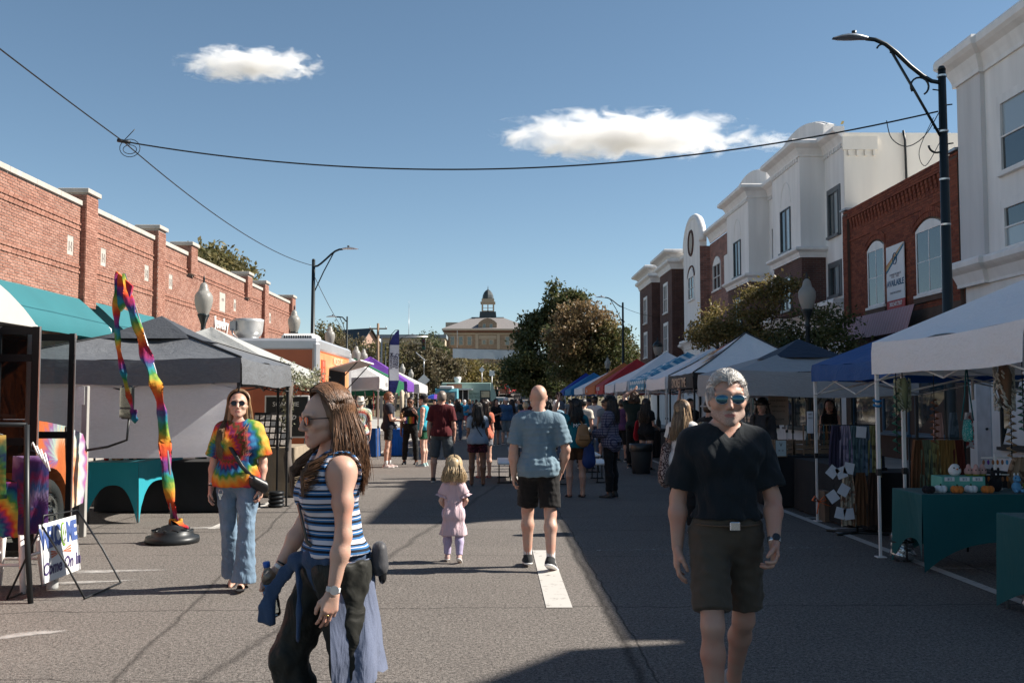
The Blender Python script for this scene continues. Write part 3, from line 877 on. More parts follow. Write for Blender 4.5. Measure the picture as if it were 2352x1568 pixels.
m=MB(); m.lathe([(.0,.02),(.3,.03),(.54,.01),(.56,0)],(0,0,0),24,0,True,frame_map((gx-.004,gc,9.72),(0,-1,0),(0,0,1))); m.build('medallion', STONE, wb)
Mg=Matrix.Translation((gx-.004,0,0))@MR
window(wb, Mg, -(gc+.75),-(gc-.75),6.8,8.0, cols=2, rows=2, arch=.4, sill=True)
window(wb, Mg, -(gc+.75),-(gc-.75),4.6,5.7, cols=2, rows=2, sill=True)
m=MB(); m.tube([(gx-.02,gc+.83*math.cos(a),8.0+.52*math.sin(a)) for a in np.linspace(-.1,math.pi+.1,15)],.045,6); m.build('arch_moulding', BRICK_BROWN, wb)
wall_panel('wall', wb, MR, -68.0,-52.7,3.8,9.1,[],BRICK_BROWN,-.4,0)
for y0,y1,zt in ((55.2,59.2,9.0),(62.4,67.6,9.1)):
 fx=-.7; Mb=Matrix.Translation((fx,0,0))@MR; uc=-(y0+y1)/2
 h=[(uc-.6,uc+.6,6.7,8.3),(uc-.6,uc+.6,4.45,6.0)]
 wall_panel('bay_wall', wb, Mb, -y1,-y0,3.8,zt,h,BRICK_BROWN,-.3,0)
 m=MB(); m.box((fx+.3,y0+.01,3.8),(0,y1,zt)); m.build('bay_side', BRICK_BROWN, wb)
 for q in h: window(wb, Mb, *q, cols=2, rows=2, surround=.14)
 for (a,b2,o) in ((zt,zt+.55,.28),(zt+.5,zt+1.05,.5)):
  m=MB(); m.sweep(prof_cornice(a,b2,.0,o),[(.3,y0-.02),(fx-.01,y0),(fx-.01,y1),(.3,y1)][::-1]); m.build('cornice', TRIM, wb)
 m=MB(); m.box((fx+.02,y0+.02,zt-.05),(.4,y1,zt+1.0)); m.build('cornice_core', TRIM, wb)
m=MB(); m.sweep(prof_cornice(9.0,9.6,.0,.3),[(-.01,68),(-.01,52.75)]); m.build('cornice', TRIM, wb)
m=MB(); m.box((-.1,61.2,4),(.0,61.5,9)); m.build('downpipe', TRIM, wb)
m=MB(); m.sweep(prof_cornice(4.2,4.72,.0,.4),[(-.01,48.45),(-.01,29.56)]); m.build('cornice', TRIM, wb)
for y0,y1 in ((49,52.3),(53,56.5),(58.5,61.5)):
 m=MB(); m.sweep(prof_cornice(4.3,4.75,.52 if y0==49 else .02,.85 if y0==49 else .4),[(-.01,y1),(-.01,y0)]); m.build('cornice', TRIM, wb)
wall_panel('wall', wb, MR, -48.5,-29.57,0,4.5,[(-u-2.6,-u,.7,3.0) for u in (30.2,33.6,37,40.4,43.8)],STUCCO,-.4,-.02)
for u in (30.2,33.6,37,40.4,43.8): window(wb, MR, -u-2.6,-u,.7,3.0, fr=M('dark_frame',(.02,.02,.022),.4), cols=2, rows=1, depth=.03)
wall_panel('wall', wb, MR, -68,-52.7,0,3.8,[],STUCCO,-.4,-.02)
m=MB(); m.box((-68,3.2,-.1),(-52.7,3.6,.03),0,MR); m.build('soldier_course', BRICK_BROWN, wb)
m=MB(); m.box((.4,29.8,9.0),(14,68,9.15)); m.build('roof', ROOFW, wb)
m=MB(); m.box((.42,67.6,0),(14,68,9)); m.build('end_wall', BRICK_BROWN, wb)
# trees
def leaf_mat(name, c1, c2, c3, trans=.35):
 m, N, L, b = _new(name)
 g = N.new('ShaderNodeNewGeometry')
 cr = ramp(N, [(0,c1),(.5,c2),(1,c3)]); L.new(g.outputs['Random Per Island'], cr.inputs[0])
 n = N.new('ShaderNodeTexNoise'); n.inputs['Scale'].default_value=.5; n.inputs['Detail'].default_value=2; L.new(g.outputs['Position'], n.inputs['Vector'])
 sc = N.new('ShaderNodeVectorMath'); sc.operation='SCALE'; L.new(cr.outputs[0], sc.inputs[0]); L.new(math_node(N, L, 'ADD', n.outputs[0], .5), sc.inputs['Scale'])
 L.new(sc.outputs[0], b.inputs['Base Color']); b.inputs['Roughness'].default_value=.5; b.inputs['Specular IOR Level'].default_value=.35
 tr = N.new('ShaderNodeBsdfTranslucent'); L.new(sc.outputs[0], tr.inputs['Color'])
 ms = N.new('ShaderNodeMixShader'); ms.inputs[0].default_value=trans
 L.new(b.outputs[0], ms.inputs[1]); L.new(tr.outputs[0], ms.inputs[2]); L.new(ms.outputs[0], N['Material Output'].inputs['Surface'])
 return m
LEAF_GREEN = leaf_mat('leaf_dark_green', (.042,.060,.022),(.072,.088,.031),(.135,.125,.05))
LEAF_OLIVE = leaf_mat('leaf_olive', (.09,.092,.035),(.14,.125,.05),(.20,.16,.07))
LEAF_YELLOW = leaf_mat('leaf_yellow_green', (.12,.105,.03),(.19,.155,.05),(.26,.19,.08))
LEAF_TAN = leaf_mat('leaf_rust_tan', (.19,.125,.062),(.25,.165,.085),(.13,.105,.045))
LEAF_BROWN = leaf_mat('leaf_brown', (.12,.10,.06),(.16,.125,.075),(.105,.10,.048))
BARK = M('bark', (.06,.045,.035), .9, var=.3, scale=6, bump=.5, bscale=30)
def leaves_mesh(name, clumps, n, size, mat, seed, spread):
 r = np.random.default_rng(seed)
 c = clumps[r.integers(0, len(clumps), n)]
 pos = c + r.normal(0, 1, (n,3)) * np.array([spread, spread, spread*.75])
 a = r.normal(size=(n,3)); a /= np.linalg.norm(a, axis=1)[:,None]
 b = r.normal(size=(n,3)); b -= a*(a*b).sum(1)[:,None]; b /= np.linalg.norm(b, axis=1)[:,None]
 s = (size * r.uniform(.6,1.3,n))[:,None]
 v = np.stack([pos-a*s*.6, pos+b*s*.33-a*s*.05, pos+a*s*.6, pos-b*s*.33-a*s*.05], 1).reshape(-1,3)
 f = np.arange(n*4).reshape(n,4)
 return np_mesh(name, v, f, mat, smooth=False)
def tree(name, label, base, lobes, mats, n, size, spread, trunk_r, seed, group=None, nclump=90, cat='tree', vis=True, limbs=10):
 """lobes: ((dx,dy,dz),(rx,ry,rz)) above the base"""
 r = np.random.default_rng(seed)
 t = thing(name, label, cat, base, 0, group)
 vol = np.array([l[1][0]*l[1][1]*l[1][2] for l in lobes]) ** .67; vol /= vol.sum()
 cl=[]; own=[]
 for k in range(nclump):
  i = r.choice(len(lobes), p=vol); o, rad = lobes[i]
  d = r.normal(size=3); d /= np.linalg.norm(d); q = r.uniform(.35,1)**.6
  cl.append(np.array(o) + d*q*np.array(rad)); own.append(i)
 cl=np.array(cl); own=np.array(own)
 h = max(l[0][2] for l in lobes)
 m=MB()
 top=Vector((lobes[0][0][0]*.5, lobes[0][0][1]*.5, h*.75))
 m.tube([(0,0,-.2),(.02*trunk_r,0,.3),Vector((0,0,0)).lerp(top,.45)+Vector((.05,.03,0)),top],[trunk_r*1.35,trunk_r,trunk_r*.75,trunk_r*.3],9)
 for k in range(limbs):
  e=Vector(cl[r.integers(len(cl))]); s=Vector((0,0,0)).lerp(top, r.uniform(.35,.9))
  mid=s.lerp(e,.5)+Vector((0,0,-.1*(e-s).length*.5))
  m.tube([s,mid,e],[trunk_r*.38,trunk_r*.22,trunk_r*.06],6)
 m.build('trunk', BARK, t)
 if not isinstance(mats,(list,tuple)): mats=[mats]
 for i,mt in enumerate(mats):
  sel = cl if len(mats)==1 else cl[(own % len(mats))==i]
  if len(sel)==0: continue
  link('crown', leaves_mesh('crown', sel, int(n*len(sel)/len(cl)), size, mt, seed+i, spread), t)
 return t
def at(x, y, Y):
 p=P(x,y,Y); return Vector((p.x, p.y, 0))
tree('tree','tall dark green tree with ragged top, left of the rusty tree','' or at(1262,900,86),
     [((0,0,6.4),(3.0,2.6,3.0)),((-2.0,0,4.2),(2.0,2.0,2.3)),((.9,0,10.3),(1.8,1.6,1.6)),((-1.4,0,8.0),(1.4,1.4,1.5)),((2.0,0,10.0),(1.5,1.2,1.7)),((.9,0,8.4),(1.9,1.5,1.3)),((0,0,3.0),(3.0,2,1.6))], LEAF_GREEN, 24000, .27, .38, .28, 11, nclump=150)
tree('tree','broad olive autumn tree with sunlit rust crown towering behind the right hand tents', at(1352,900,74),
     [((0,0,5.4),(3.0,2.6,2.6)),((-.4,-1.0,7.3),(2.2,2.0,1.5)),((1.4,0,5.5),(2.1,2.2,2.6)),((-1.7,-1,5.6),(1.5,1.8,1.9)),((.6,0,3.6),(3.2,2.4,1.6))], [LEAF_OLIVE,LEAF_TAN,LEAF_GREEN,LEAF_TAN,LEAF_GREEN], 28000, .22, .38, .26, 12, nclump=190)  # rust leaves on the upper left lobes paint in the sunlit side
tree('tree','small orange tree beside the far brown brick bay', at(1452,900,80), [((0,0,3.6),(1.2,1.2,1.8)),((.2,0,5.2),(.7,.7,.8))], [LEAF_TAN,LEAF_OLIVE], 3000, .18, .3, .1, 13)
tree('street_tree','sunlit yellow green locust tree before the arched white gable', (7.35,27.2,.14),
     [((-.75,.2,3.75),(.95,1.1,.42)),((-.15,-.3,4.15),(.75,.9,.40)),((-1.35,.6,3.45),(.60,.9,.34)),((.35,-.8,4.45),(.45,.6,.30)),((-.3,0,3.15),(.9,1.1,.35))], LEAF_YELLOW, 9500, .085, .15, .07, 14, nclump=80)  # leaves coloured brighter than the shaded locust's to look sunlit
tree('street_tree','shaded green locust tree behind the large acorn street lamp', (8.1,25.6,.14),
     [((.1,0,3.45),(.95,1.1,.42)),((.6,-.5,3.0),(.75,1.0,.42)),((-.5,.4,3.0),(.7,1.0,.40)),((0,.2,2.6),(.8,.9,.3))], LEAF_GREEN, 7000, .085, .17, .07, 15, nclump=70)
tree('tree','leafy green tree rising behind the left brick parapet', (-13.1,46.5,0), [((0,0,7.9),(.9,1.6,.75)),((.5,1.6,7.5),(.8,1.2,.7)),((-.3,-1.8,7.5),(.5,.7,.45))], LEAF_OLIVE, 4500, .22, .35, .25, 16)
tree('tree','thin tree showing above the white apartment parapets', (14.2,50,0), [((0,0,11.4),(1.2,2.6,1.5)),((0,-7.5,11.6),(1.0,1.6,1.4))], LEAF_OLIVE, 4500, .2, .35, .25, 17)
for i,(x,y,Y,w,hh,mt,lab) in enumerate((
 (745,742,122,2.6,4.0,LEAF_OLIVE,'olive tree at the left end of the wooded rise, beside the tall lamp post'),
 (800,772,118,3.2,3.6,LEAF_BROWN,'brownish tree below the gabled house roof'),
 (850,786,112,3.0,3.8,LEAF_OLIVE,'olive tree behind the twin acorn lamps on the left'),
 (905,788,124,2.8,4.0,LEAF_OLIVE,'olive tree behind the crystals feather flag'),
 (985,764,135,2.6,4.4,LEAF_GREEN,'dark green tree whose tip stands left of the courthouse'),
 (958,790,114,3.2,4.0,LEAF_BROWN,'large brown tree behind the back of a diamond sign'),
 (1018,800,116,2.6,3.6,LEAF_BROWN,'brown green tree below the left corner of the courthouse'),
 (1060,826,121,2.4,2.9,LEAF_YELLOW,'yellow tree under the left end of the overhead banner'),
 (1102,828,126,2.2,2.9,LEAF_OLIVE,'mid green tree under the middle of the overhead banner'),
 (1150,826,133,2.6,3.2,LEAF_BROWN,'brown tree under the right end of the overhead banner'),
 (1200,826,134,2.6,3.0,LEAF_OLIVE,'olive tree above the white fence screen'))):
 g=at(x,900,Y); g.z=float(hill(Y)); top=P(x,y,Y).z-g.z
 tree('tree',lab,g,[((0,0,top-hh*.35),(w*.7,w*.6,hh*.38)),((-w*.4,0,top-hh*.75),(w*.7,w*.6,hh*.45)),((w*.45,0,top-hh*.7),(w*.7,w*.6,hh*.45)),((0,-.6,top*.35),(w,w*.7,top*.33))],mt,5200,.30,.42,.2,20+i,'trees on the wooded rise',nclump=70,limbs=5)
m=thing('bushes','', None) if False else None
# street lamps, poles, wires
GLOBE = M('frosted_globe', (.44,.43,.40), .35, var=.04, trans=.45)
GREEN_POST = M('dark_green_post', (.012,.018,.020), .4, .2, var=.1)
def acorn_lamp(label, x, y, zc, s=1.0, group='acorn street lamps', lantern=False):
 t=thing('street_lamp',label,'street lamp',(x,y,.14),0,group)
 zb=zc-.14-.28*s
 m=MB(); m.lathe([(.0,0),(.17,0),(.17,.12),(.13,.2),(.12,.55),(.075,.66),(.055,.8),(.05,zb-.45),(.075,zb-.42),(.075,zb-.38),(.05,zb-.34),(.06,zb-.22),(.11,zb-.08),(.135,zb-.03),(.135,zb),(0,zb)],n=16); m.build('post',GREEN_POST,t)
 m=MB()
 if lantern:
  m.lathe([(.10,zb),(.17,zb+.12),(.21,zb+.33),(.20,zb+.40)],n=18); m.build('globe',GLOBE,t)
  m=MB(); m.lathe([(.225,zb+.38),(.235,zb+.43),(.20,zb+.53),(.12,zb+.62),(.04,zb+.68),(.03,zb+.76),(.015,zb+.86),(0,zb+.88)],n=18); m.build('cap',GREEN_POST,t)
 else:
  m.lathe([(.115,zb),(.17,zb+.14*s),(.205,zb+.30*s),(.20,zb+.42*s),(.155,zb+.50*s),(.135,zb+.515*s),(.12,zb+.53*s),(.10,zb+.60*s),(.085,zb+.67*s),(.045,zb+.72*s),(0,zb+.74*s)],n=22); m.build('globe',GLOBE,t)
  m=MB(); m.lathe([(.03,zb+.72*s),(.02,zb+.78*s),(.028,zb+.81*s),(.01,zb+.88*s),(0,zb+.9*s)],n=8); m.build('finial',GREEN_POST,t)
 return t
acorn_lamp('acorn lamp standing before the brick wall beside the rainbow windsock',-6.7,22.8,3.9)
acorn_lamp('acorn lamp half hidden behind the orange food truck roof, close to the brick wall end',-6.7,33,4.2)
acorn_lamp('small acorn lamp just right of the tall left lamp post, above the truck roof',-6.6,39.5,4.15)
acorn_lamp('left lamp of the pair above the white minerals tent',-6.55,46.6,3.75)
acorn_lamp('right lamp of the pair above the white minerals tent',-6.55,49.2,3.75)
acorn_lamp('far acorn lamp just right of the feather flag',-6.5,69,3.75)
acorn_lamp('farthest acorn lamp on the left, beside the diamond sign',-6.5,76,3.6)
acorn_lamp('large acorn lamp before the street trees on the right',7.4,23.5,4.1)
acorn_lamp('acorn lamp hidden in the foliage of the sunlit street tree',7.4,33.2,4.1)
acorn_lamp('lantern lamp with dark cap before the far brown brick bays',7.4,45.5,4.0,lantern=True)
acorn_lamp('small round topped lamp against the dark right trees',7.5,67,4.1)
def cobra(label, x, y, h, dirx, reach, rise, z0=.14, r=.085, seed=0, scroll=True):
 t=thing('lamp_post',label,'lamp post',(x,y,z0),0,'tall cobra head lamp posts')
 m=MB(); m.tube([(0,0,0),(0,0,.25),(0,0,h)],[r*1.6,r*1.15,r*.72],12); m.tube([(0,0,h),(0,0,h+.06)],[r*.8,r*.5],10); m.build('pole',GREEN_POST,t)
 d=dirx; pts=[(0,0,h-.22),(d*reach*.14,0,h-.19),(d*reach*.26,0,h-.10),(d*reach*.42,0,h+.12*rise),(d*reach*.60,0,h+.55*rise),(d*reach*.74,0,h+.82*rise),(d*reach*.88,0,h+.97*rise),(d*reach,0,h+rise)]
 m=MB(); m.tube(pts,.036,8); m.build('arm',GREEN_POST,t)
 m=MB(); m.tube([(d*reach*.70,0,h+.74*rise),(d*reach*.35,0,h-.40),(d*.03,0,h-1.15)],[.022,.022,.022],6); m.build('brace',GREEN_POST,t)
 if scroll:
  for cx,cz,rr_,a0,a1 in ((.30,-.28,.15,-.6,4.2),(.05+.72,.60,.12,.4,3.4),(.10,-1.26,.13,3.2,6.2)):
   m=MB(); m.tube([(d*(reach*cx if cx>.2 else .12)+rr_*math.cos(a)*d,0,h+cz*(rise if cz>0 else 1)+rr_*math.sin(a)) for a in np.linspace(a0,a1,14)],.017,6); m.build('scroll',GREEN_POST,t)
  for k,zz in enumerate((-.35,-.6,-1.0,-1.25)):
   m=MB(); m.tube([(0,0,h+zz),(-.16*(1 if k%2 else -1)*d,0,h+zz+.02)],.012,5); m.build('step_bolt',GREEN_POST,t)
  for zz in (-.12,-1.05,-1.85,-2.6):
   m=MB(); m.lathe([(r*.95,h+zz),(r*.97,h+zz+.03)],n=12); m.build('band',ALU,t)
 m=MB(); xx=d*reach
 vs=[]
 for q,(w,hh,dz) in enumerate(((.05,.04,0),(.09,.05,.015),(.13,.055,.02),(.14,.05,.02),(.12,.035,.012),(.05,.015,.0))):
  px=xx+d*(q*.115-.02)
  for a in np.linspace(0,2*math.pi,12,endpoint=False): vs.append((px, w*math.cos(a), h+rise+dz+hh*math.sin(a)*(1 if math.sin(a)>0 else .6)))
 fs=[(i*12+k,i*12+(k+1)%12,(i+1)*12+(k+1)%12,(i+1)*12+k) for i in range(5) for k in range(12)]
 fs=[f if d>0 else f[::-1] for f in fs]
 m.add(vs,fs,0,True); q=m.build('lamp_head',ALU,t)
 m=MB(); m.cyl((xx+d*.2,0,h+rise+.05),(xx+d*.2,0,h+rise+.13),.04,n=8); m.build('photocell',METAL_BLK,q)
 return t
cobra('tall dark lamp post with scrolled arm in front of the right brick building',7.38,16.1,6.98,-1,1.25,.52)
cobra('tall lamp post with curved arm behind the orange food truck on the left',-6.6,35.8,6.55,1,1.05,.42,scroll=False)
cobra('small far lamp post left of the gabled house, arm to the left',-8.25,55,6.1,-1,.6,.03,r=.06,scroll=False)
cobra('lamp post with arm reaching into the rusty tree on the right',7.66,60,7.4,-1,1.1,.35,r=.08,scroll=False)
cobra('lamp post arm behind the feather flag on the left',-10.8,97,7.0,1,2.4,.9,r=.09,scroll=False)
def wire(name,label,pts,sag,r=.012,n=24,cat='cable'):
 m=MB()
 for (a,b2),s in zip(zip(pts[:-1],pts[1:]),sag):
  a=Vector(a);b2=Vector(b2)
  m.tube([a.lerp(b2,k/n)-Vector((0,0,s*4*(k/n)*(1-k/n))) for k in range(n+1)],r,5,caps=False)
 o=m.build(name,METAL_BLK); tag(o,label,cat); return o
jn=P(283,325,17.6)
wire('cable','black cable running from the top left corner to the tall left lamp post',[(-6.6,1.0,7.0),jn,(-6.62,35.7,6.5)],[.15,.35])
wire('cable','black span cable sagging right across the street between the lamp posts',[jn,(7.3,16.1,6.42)],[.72],.014,40)
m=MB()
for k,(rx_,rz_) in enumerate(((.18,.16),(.12,.08))): m.tube([(jn.x+.12+rx_*math.cos(a),jn.y,jn.z-.12*(1+k*.2)+rz_*math.sin(a)) for a in np.linspace(0,2*math.pi,18)],.007,5)
m.tube([jn+Vector((-.10,0,.02)),jn+Vector((.12,0,-.02))],.035,6); m.tube([jn,jn+Vector((.2,0,.22))],.008,5)
tag(m.build('cable_splice',METAL_BLK),'looped splice where the two overhead cables meet','cable splice')
m=MB(); m.tube(smooth([(7.3,16.05,6.4),(7.05,16.05,6.0),(6.75,16.05,5.82),(6.5,16.05,5.95),(6.42,16.05,6.25)]),.008,5); m.tube(smooth([(7.3,16.05,5.9),(7.05,16.05,5.5),(6.95,16.05,5.75),(7.2,16.05,6.3)]),.006,5)
tag(m.build('cable_loop',METAL_BLK),'slack cable loops hanging at the scrolled right lamp post','cable')
wire('cable','thin cable dropping from the left lamp post towards the far roofs',[(-6.6,35.8,6.2),(-9.5,75,5.6),(-13,110,8.5)],[.9,1.2],.012)
wire('cable','short cable from the far right lamp post to the brown bay',[(7.66,60,7.3),(10.0,62,6.9)],[.1],.012,10)
# distance: courthouse, houses, signs
cs=thing('courthouse','tan brick courthouse with hipped grey roof and domed cupola on the rise','building',(P(1120,755,260).x,260,0))
TANT=M('tan_stone',(.44,.36,.27),.85,var=.08)
DARKR=M('dark_slate_metal',(.045,.055,.06),.55,.2,var=.15)
def cbx(nm,x0,x1,z0,z1,mat,y0=0,y1=.5,par=None):
 m=MB(); m.box((x0,y0,z0),(x1,y1,z1)); return m.build(nm,mat,par or cs)
MC=frame_map((0,0,0),(1,0,0),(0,0,1))
wins=[(-9.2,16.1,18.4,1.15),(-7.0,16.1,18.4,1.15),(-4.75,16.1,18.4,1.15),(8.1-.6,16.1,18.4,1.15),(5.2,16.1,18.4,1.15),(-.95,16.3,17.5,1.0),(.95,16.3,17.5,1.0)]
h=[(x-w/2,x+w/2,z0,z1) for x,z0,z1,w in wins]
wall_panel('wall',cs,MC,-11.4,11.4,8.5,19.5,h,BRICK_TAN,-.5,0)
for q in h: window(cs,MC,*q,fr=TANT,fw=.1,cols=1,rows=2,depth=.08,surround=.18)
for x0,x1 in ((-11.4,-11.0),(-3.2,-2.4),(2.4,3.2)):
 m=MB(); m.box((x0,8.5,-.1),(x1,19.3,.18),0,MC); m.build('pilaster',TANT,cs)
m=MB(); m.box((-11.5,18.9,-.2),(11.5,19.3,.2),0,MC); m.box((-2.3,17.75,-.1),(2.3,18.7,.1),0,MC); m.build('frieze',TANT,cs)
m=MB(); m.box((-11.9,19.9,-.4),(11.9,20.35,1.2),0,MC); m.build('cornice',TANT,cs)
m=MB(); m.box((-11.7,19.5,-.3),(11.7,19.9,.7),0,MC); m.build('eave_soffit',M('red_brown_soffit',(.16,.07,.05),.8),cs)
m=MB(); m.add([(-12,-1.2,20.35),(12,-1.2,20.35),(12,20,20.35),(-12,20,20.35),(-4.3,7,23.9),(4.2,7,23.9),(4.2,12,23.9),(-4.3,12,23.9)],[(0,1,5,4),(1,2,6,5),(2,3,7,6),(3,0,4,7),(4,5,6,7)]); m.build('roof',SLATE,cs)
m=MB(); m.box((-4.4,6.9,23.85),(4.3,12,24.05)); m.build('ridge',DARKR,cs)
d=[(-2.4,20.35),(-2.4,21.9),(-1.75,22.5),(-.9,23.0),(.0,23.2),(.9,23.0),(1.75,22.5),(2.4,21.9),(2.4,20.35)]
m=MB(); m.prism(d,1,-.5,3.5); q=m.build('dormer',BRICK_TAN,cs)
MD=frame_map((0,-.5,0),(1,0,0),(0,0,1))
for x in (-.9,.9): window(q,MD,x-.45,x+.45,20.5,21.7,fr=TANT,fw=.08,cols=1,rows=1)
m=MB(); m.add([(-2.3,7,23.9),(2.3,7,23.9),(2.3,11.6,23.9),(-2.3,11.6,23.9),(-2.15,7.2,25.6),(2.15,7.2,25.6),(2.15,11.4,25.6),(-2.15,11.4,25.6)],[(0,1,5,4),(1,2,6,5),(2,3,7,6),(3,0,4,7),(4,5,6,7)]); m.build('cupola_base',DARKR,cs)
for sx in (-1,1):
 for y in (7.3,11.3):
  m=MB(); m.box((sx*1.5-.2,y-.2,25.6),(sx*1.5+.2,y+.2,28.0)); m.build('cupola_post',TANT,cs)
m=MB(); m.box((-.15,7.12,25.6),(.15,7.4,28.0)); m.box((-1.3,7.14,27.5),(1.3,7.38,28.0)); m.box((-1.3,7.15,26.5),(1.3,7.35,26.6)); m.box((-1.3,7.12,25.6),(1.3,7.4,25.85)); m.build('cupola_mullion',TANT,cs)
m=MB(); m.box((-2.0,6.9,27.9),(2.0,11.7,28.25)); m.box((-1.7,7.1,28.25),(1.7,11.5,29.05)); m.build('entablature',TANT,cs)
m=MB(); m.lathe([(1.5,29.05),(1.52,29.5),(1.4,30.2),(1.1,30.9),(.7,31.4),(.3,31.7),(.12,31.8),(.1,32.2),(0,32.9)],(0,9.3,0),8,0,False); m.build('dome',DARKR,cs)
m=MB(); m.box((-11.2,4,20.3),(-6.5,8,22.4)); m.build('rear_gable',TANT,cs)
m=MB(); m.tube([(-7.9,-1,9),(-7.9,-1,20)],.07,6); m.build('downpipe',TRIM,cs)
hs=thing('house','distant house with dark grey roof and peach gable left of the feather flag','house',(P(850,760,150).x,150,0))
m=MB(); m.prism([(-2.4,5),(-2.4,9.9),(.0,12.4),(2.4,9.9),(2.4,5)],1,0,9); m.build('wall',M('peach_brick',(.40,.26,.20),.9),hs)
m=MB(); m.add([(-2.8,-.4,9.4),(0,-.4,12.55),(0,9.4,12.55),(-2.8,9.4,9.4),(2.8,-.4,9.4),(2.8,9.4,9.4),(-2.8,-.4,9.25),(0,-.4,12.4),(2.8,-.4,9.25)],[(0,1,2,3),(1,4,5,2),(0,6,7,1),(1,7,8,4)]); m.build('roof',DARKR,hs)
hs.rotation_euler=(0,0,R(52))
hs=thing('house','distant low building with pale flat roof beside the left lamp post','building',(P(770,770,165).x,165,0))
m=MB(); m.box((-5,0,4),(6.5,8,11.2)); m.build('wall',M('peach_brick',(.4,.26,.2),.9),hs)
m=MB(); m.box((-5.3,-.4,11.2),(6.8,8.4,12.2)); m.build('roof',ROOFW,hs)
hs=thing('building','long low grey roofed building between the trees left of the courthouse','building',(P(985,775,250).x,250,0))
m=MB(); m.box((-16,0,9),(4,9,17.3)); m.build('wall',TANT,hs); m=MB(); m.box((-16.4,-.4,17.3),(4.4,9.4,18.2)); m.build('roof',M('blue_grey_roof',(.22,.26,.30),.6),hs)
t=thing('radio_mast','thin lattice radio mast on the skyline left of the courthouse','mast',(P(939,760,300).x,300,10))
m=MB(); m.tube([(0,0,0),(0,0,12),(0,0,19.5)],[.13,.1,.05],4); m.build('mast',METAL_GRY,t)
m=MB(); m.tube([(0,0,19.5),(0,0,22)],.03,4); m.build('antenna',METAL_GRY,t)
t=thing('utility_pole','wooden utility pole before the wooded rise on the left','utility pole',(P(868,800,100).x,100,0))
m=MB(); m.tube([(0,0,0),(0,0,9.4)],[.18,.12],8); m.build('pole',WOODM,t)
m=MB(); m.box((-.9,-.05,8.8),(.9,.05,8.93)); m.build('crossarm',WOODM,t)
for x in (-.8,.8):
 m=MB(); m.lathe([(.03,8.93),(.05,9.0),(.03,9.1),(0,9.12)],(x,0,0),8); m.build('insulator',METAL_GRY,t)
t=thing('overhead_banner','blank pale grey banner strung across the far end of the street','banner',(0,93,0))
a=P(1040,800,93);b_=P(1252,806,93)
m=MB();vs=[];n=16
for k in range(n+1):
 q=a.lerp(b_,k/n); vs+=[(q.x,.05*math.sin(k*1.7),q.z),(q.x+.1*math.sin(k),.08*math.sin(k*2.1+1),q.z-.90+.04*math.sin(k*1.3))]
m.add(vs,[(2*k,2*k+1,2*k+3,2*k+2) for k in range(n)],0,True); m.build('banner_cloth',M('banner_grey',(.50,.54,.57),.8,trans=.2,var=.05),t)
m=MB(); m.tube([(-9,0,a.z+.5),(a.x,0,a.z+.02),(b_.x,0,b_.z+.02),(9,0,b_.z+.5)],.02,5); m.build('rope',METAL_BLK,t)
def post_sign(label,x,y,Y,size,diamond,zfoot=0.0,extra=False):
 p=P(x,y,Y); t=thing('road_sign',label,'road sign',(p.x,Y,zfoot),0)
 m=MB(); m.cyl((0,0.03,0),(0,.03,p.z-zfoot+size*.9),.035,n=8); m.build('post',METAL_GRY,t)
 m=MB(); z=p.z-zfoot
 if diamond: m.prism([(0,z-size),(size,z),(0,z+size),(-size,z)],1,-.012,.0)
 else: m.box((-size,-.012,z-size),(size,0,z+size))
 m.build('sign_plate',ALU if not extra else ALU,t)
 if extra:
  m=MB(); m.cyl((0,.03,z+size*.9),(0,.03,z+1.9),.045,n=8); m.build('mast',METAL_GRY,t)
  m=MB(); m.box((-.55,-.3,-.03),(.55,.3,.03),0,Matrix.Translation((-.3,0,z+2.1))@Matrix.Rotation(R(42),4,'Y')); m.build('solar_panel',WHITE_POLE,t)
post_sign('back of a diamond road sign with solar panel on its mast',973.5,872.5,89,.54,True,0,True)
post_sign('back of a small square road sign above the green food truck',1130,857,112,.30,False,float(hill(112)))
post_sign('dim diamond sign in the trees above the green food truck',1107,849,118,.36,True,float(hill(118)))
post_sign('small diamond sign left of the blue far tents, in the shade',1296,877,98,.22,True)
t=thing('traffic_signal','black traffic signal hanging before the wooded rise','traffic light',(P(973,791,95).x,95,0))
zc=P(973,791,95).z
m=MB(); m.bbox((-.17,-.12,zc-.55),(.17,.12,zc+.55),.03); m.build('housing',METAL_BLK,t)
for k,c in enumerate(((.12,.01,.01),(.12,.07,.01),(.01,.1,.05))):
 m=MB(); m.lathe([(.12,0),(.125,.16),(.0,.02)],(0,0,0),12,0,True,Matrix.Translation((0,-.12,zc+.34-.34*k))@Matrix.Rotation(R(90),4,'X')); m.build('lens',M('signal_lens_%d'%k,c,.3,var=0),t)
m=MB(); m.tube([(-4,.15,0),(-4,.15,zc+.75),(.4,.15,zc+.75)],[.14,.1,.05],8); m.build('mast_arm',METAL_GRY,t)
m=MB(); m.tube([(0,.15,zc+.75),(0,.05,zc+.5)],.03,6); m.build('hanger',METAL_GRY,t)
t=thing('fence','white mesh screened fence on the concrete ramp beyond the food trucks','fence',(0,140,0))
a=P(1169,842,140);b_=P(1262,836,140)
m=MB(); m.box((a.x-3.5,.1,hill(140)-1.5),(b_.x+9,.5,a.z-2.1)); m.build('ramp_wall',CONCRETE,t)
n=8
for k in range(n+1):
 x=a.x+(b_.x-a.x)*k/n; m=MB(); m.box((x-.05,-.05,a.z-2.4),(x+.05,.05,a.z+.06)); m.build('post',WHITE_POLE,t)
 if k<n:
  x2=a.x+(b_.x-a.x)*(k+1)/n; m=MB(); m.box((x+.05,-.01,a.z-2.1),(x2-.05,.01,a.z)); m.build('screen_panel',M('white_screen',(.56,.60,.61),.7,trans=.3,var=.05),t)
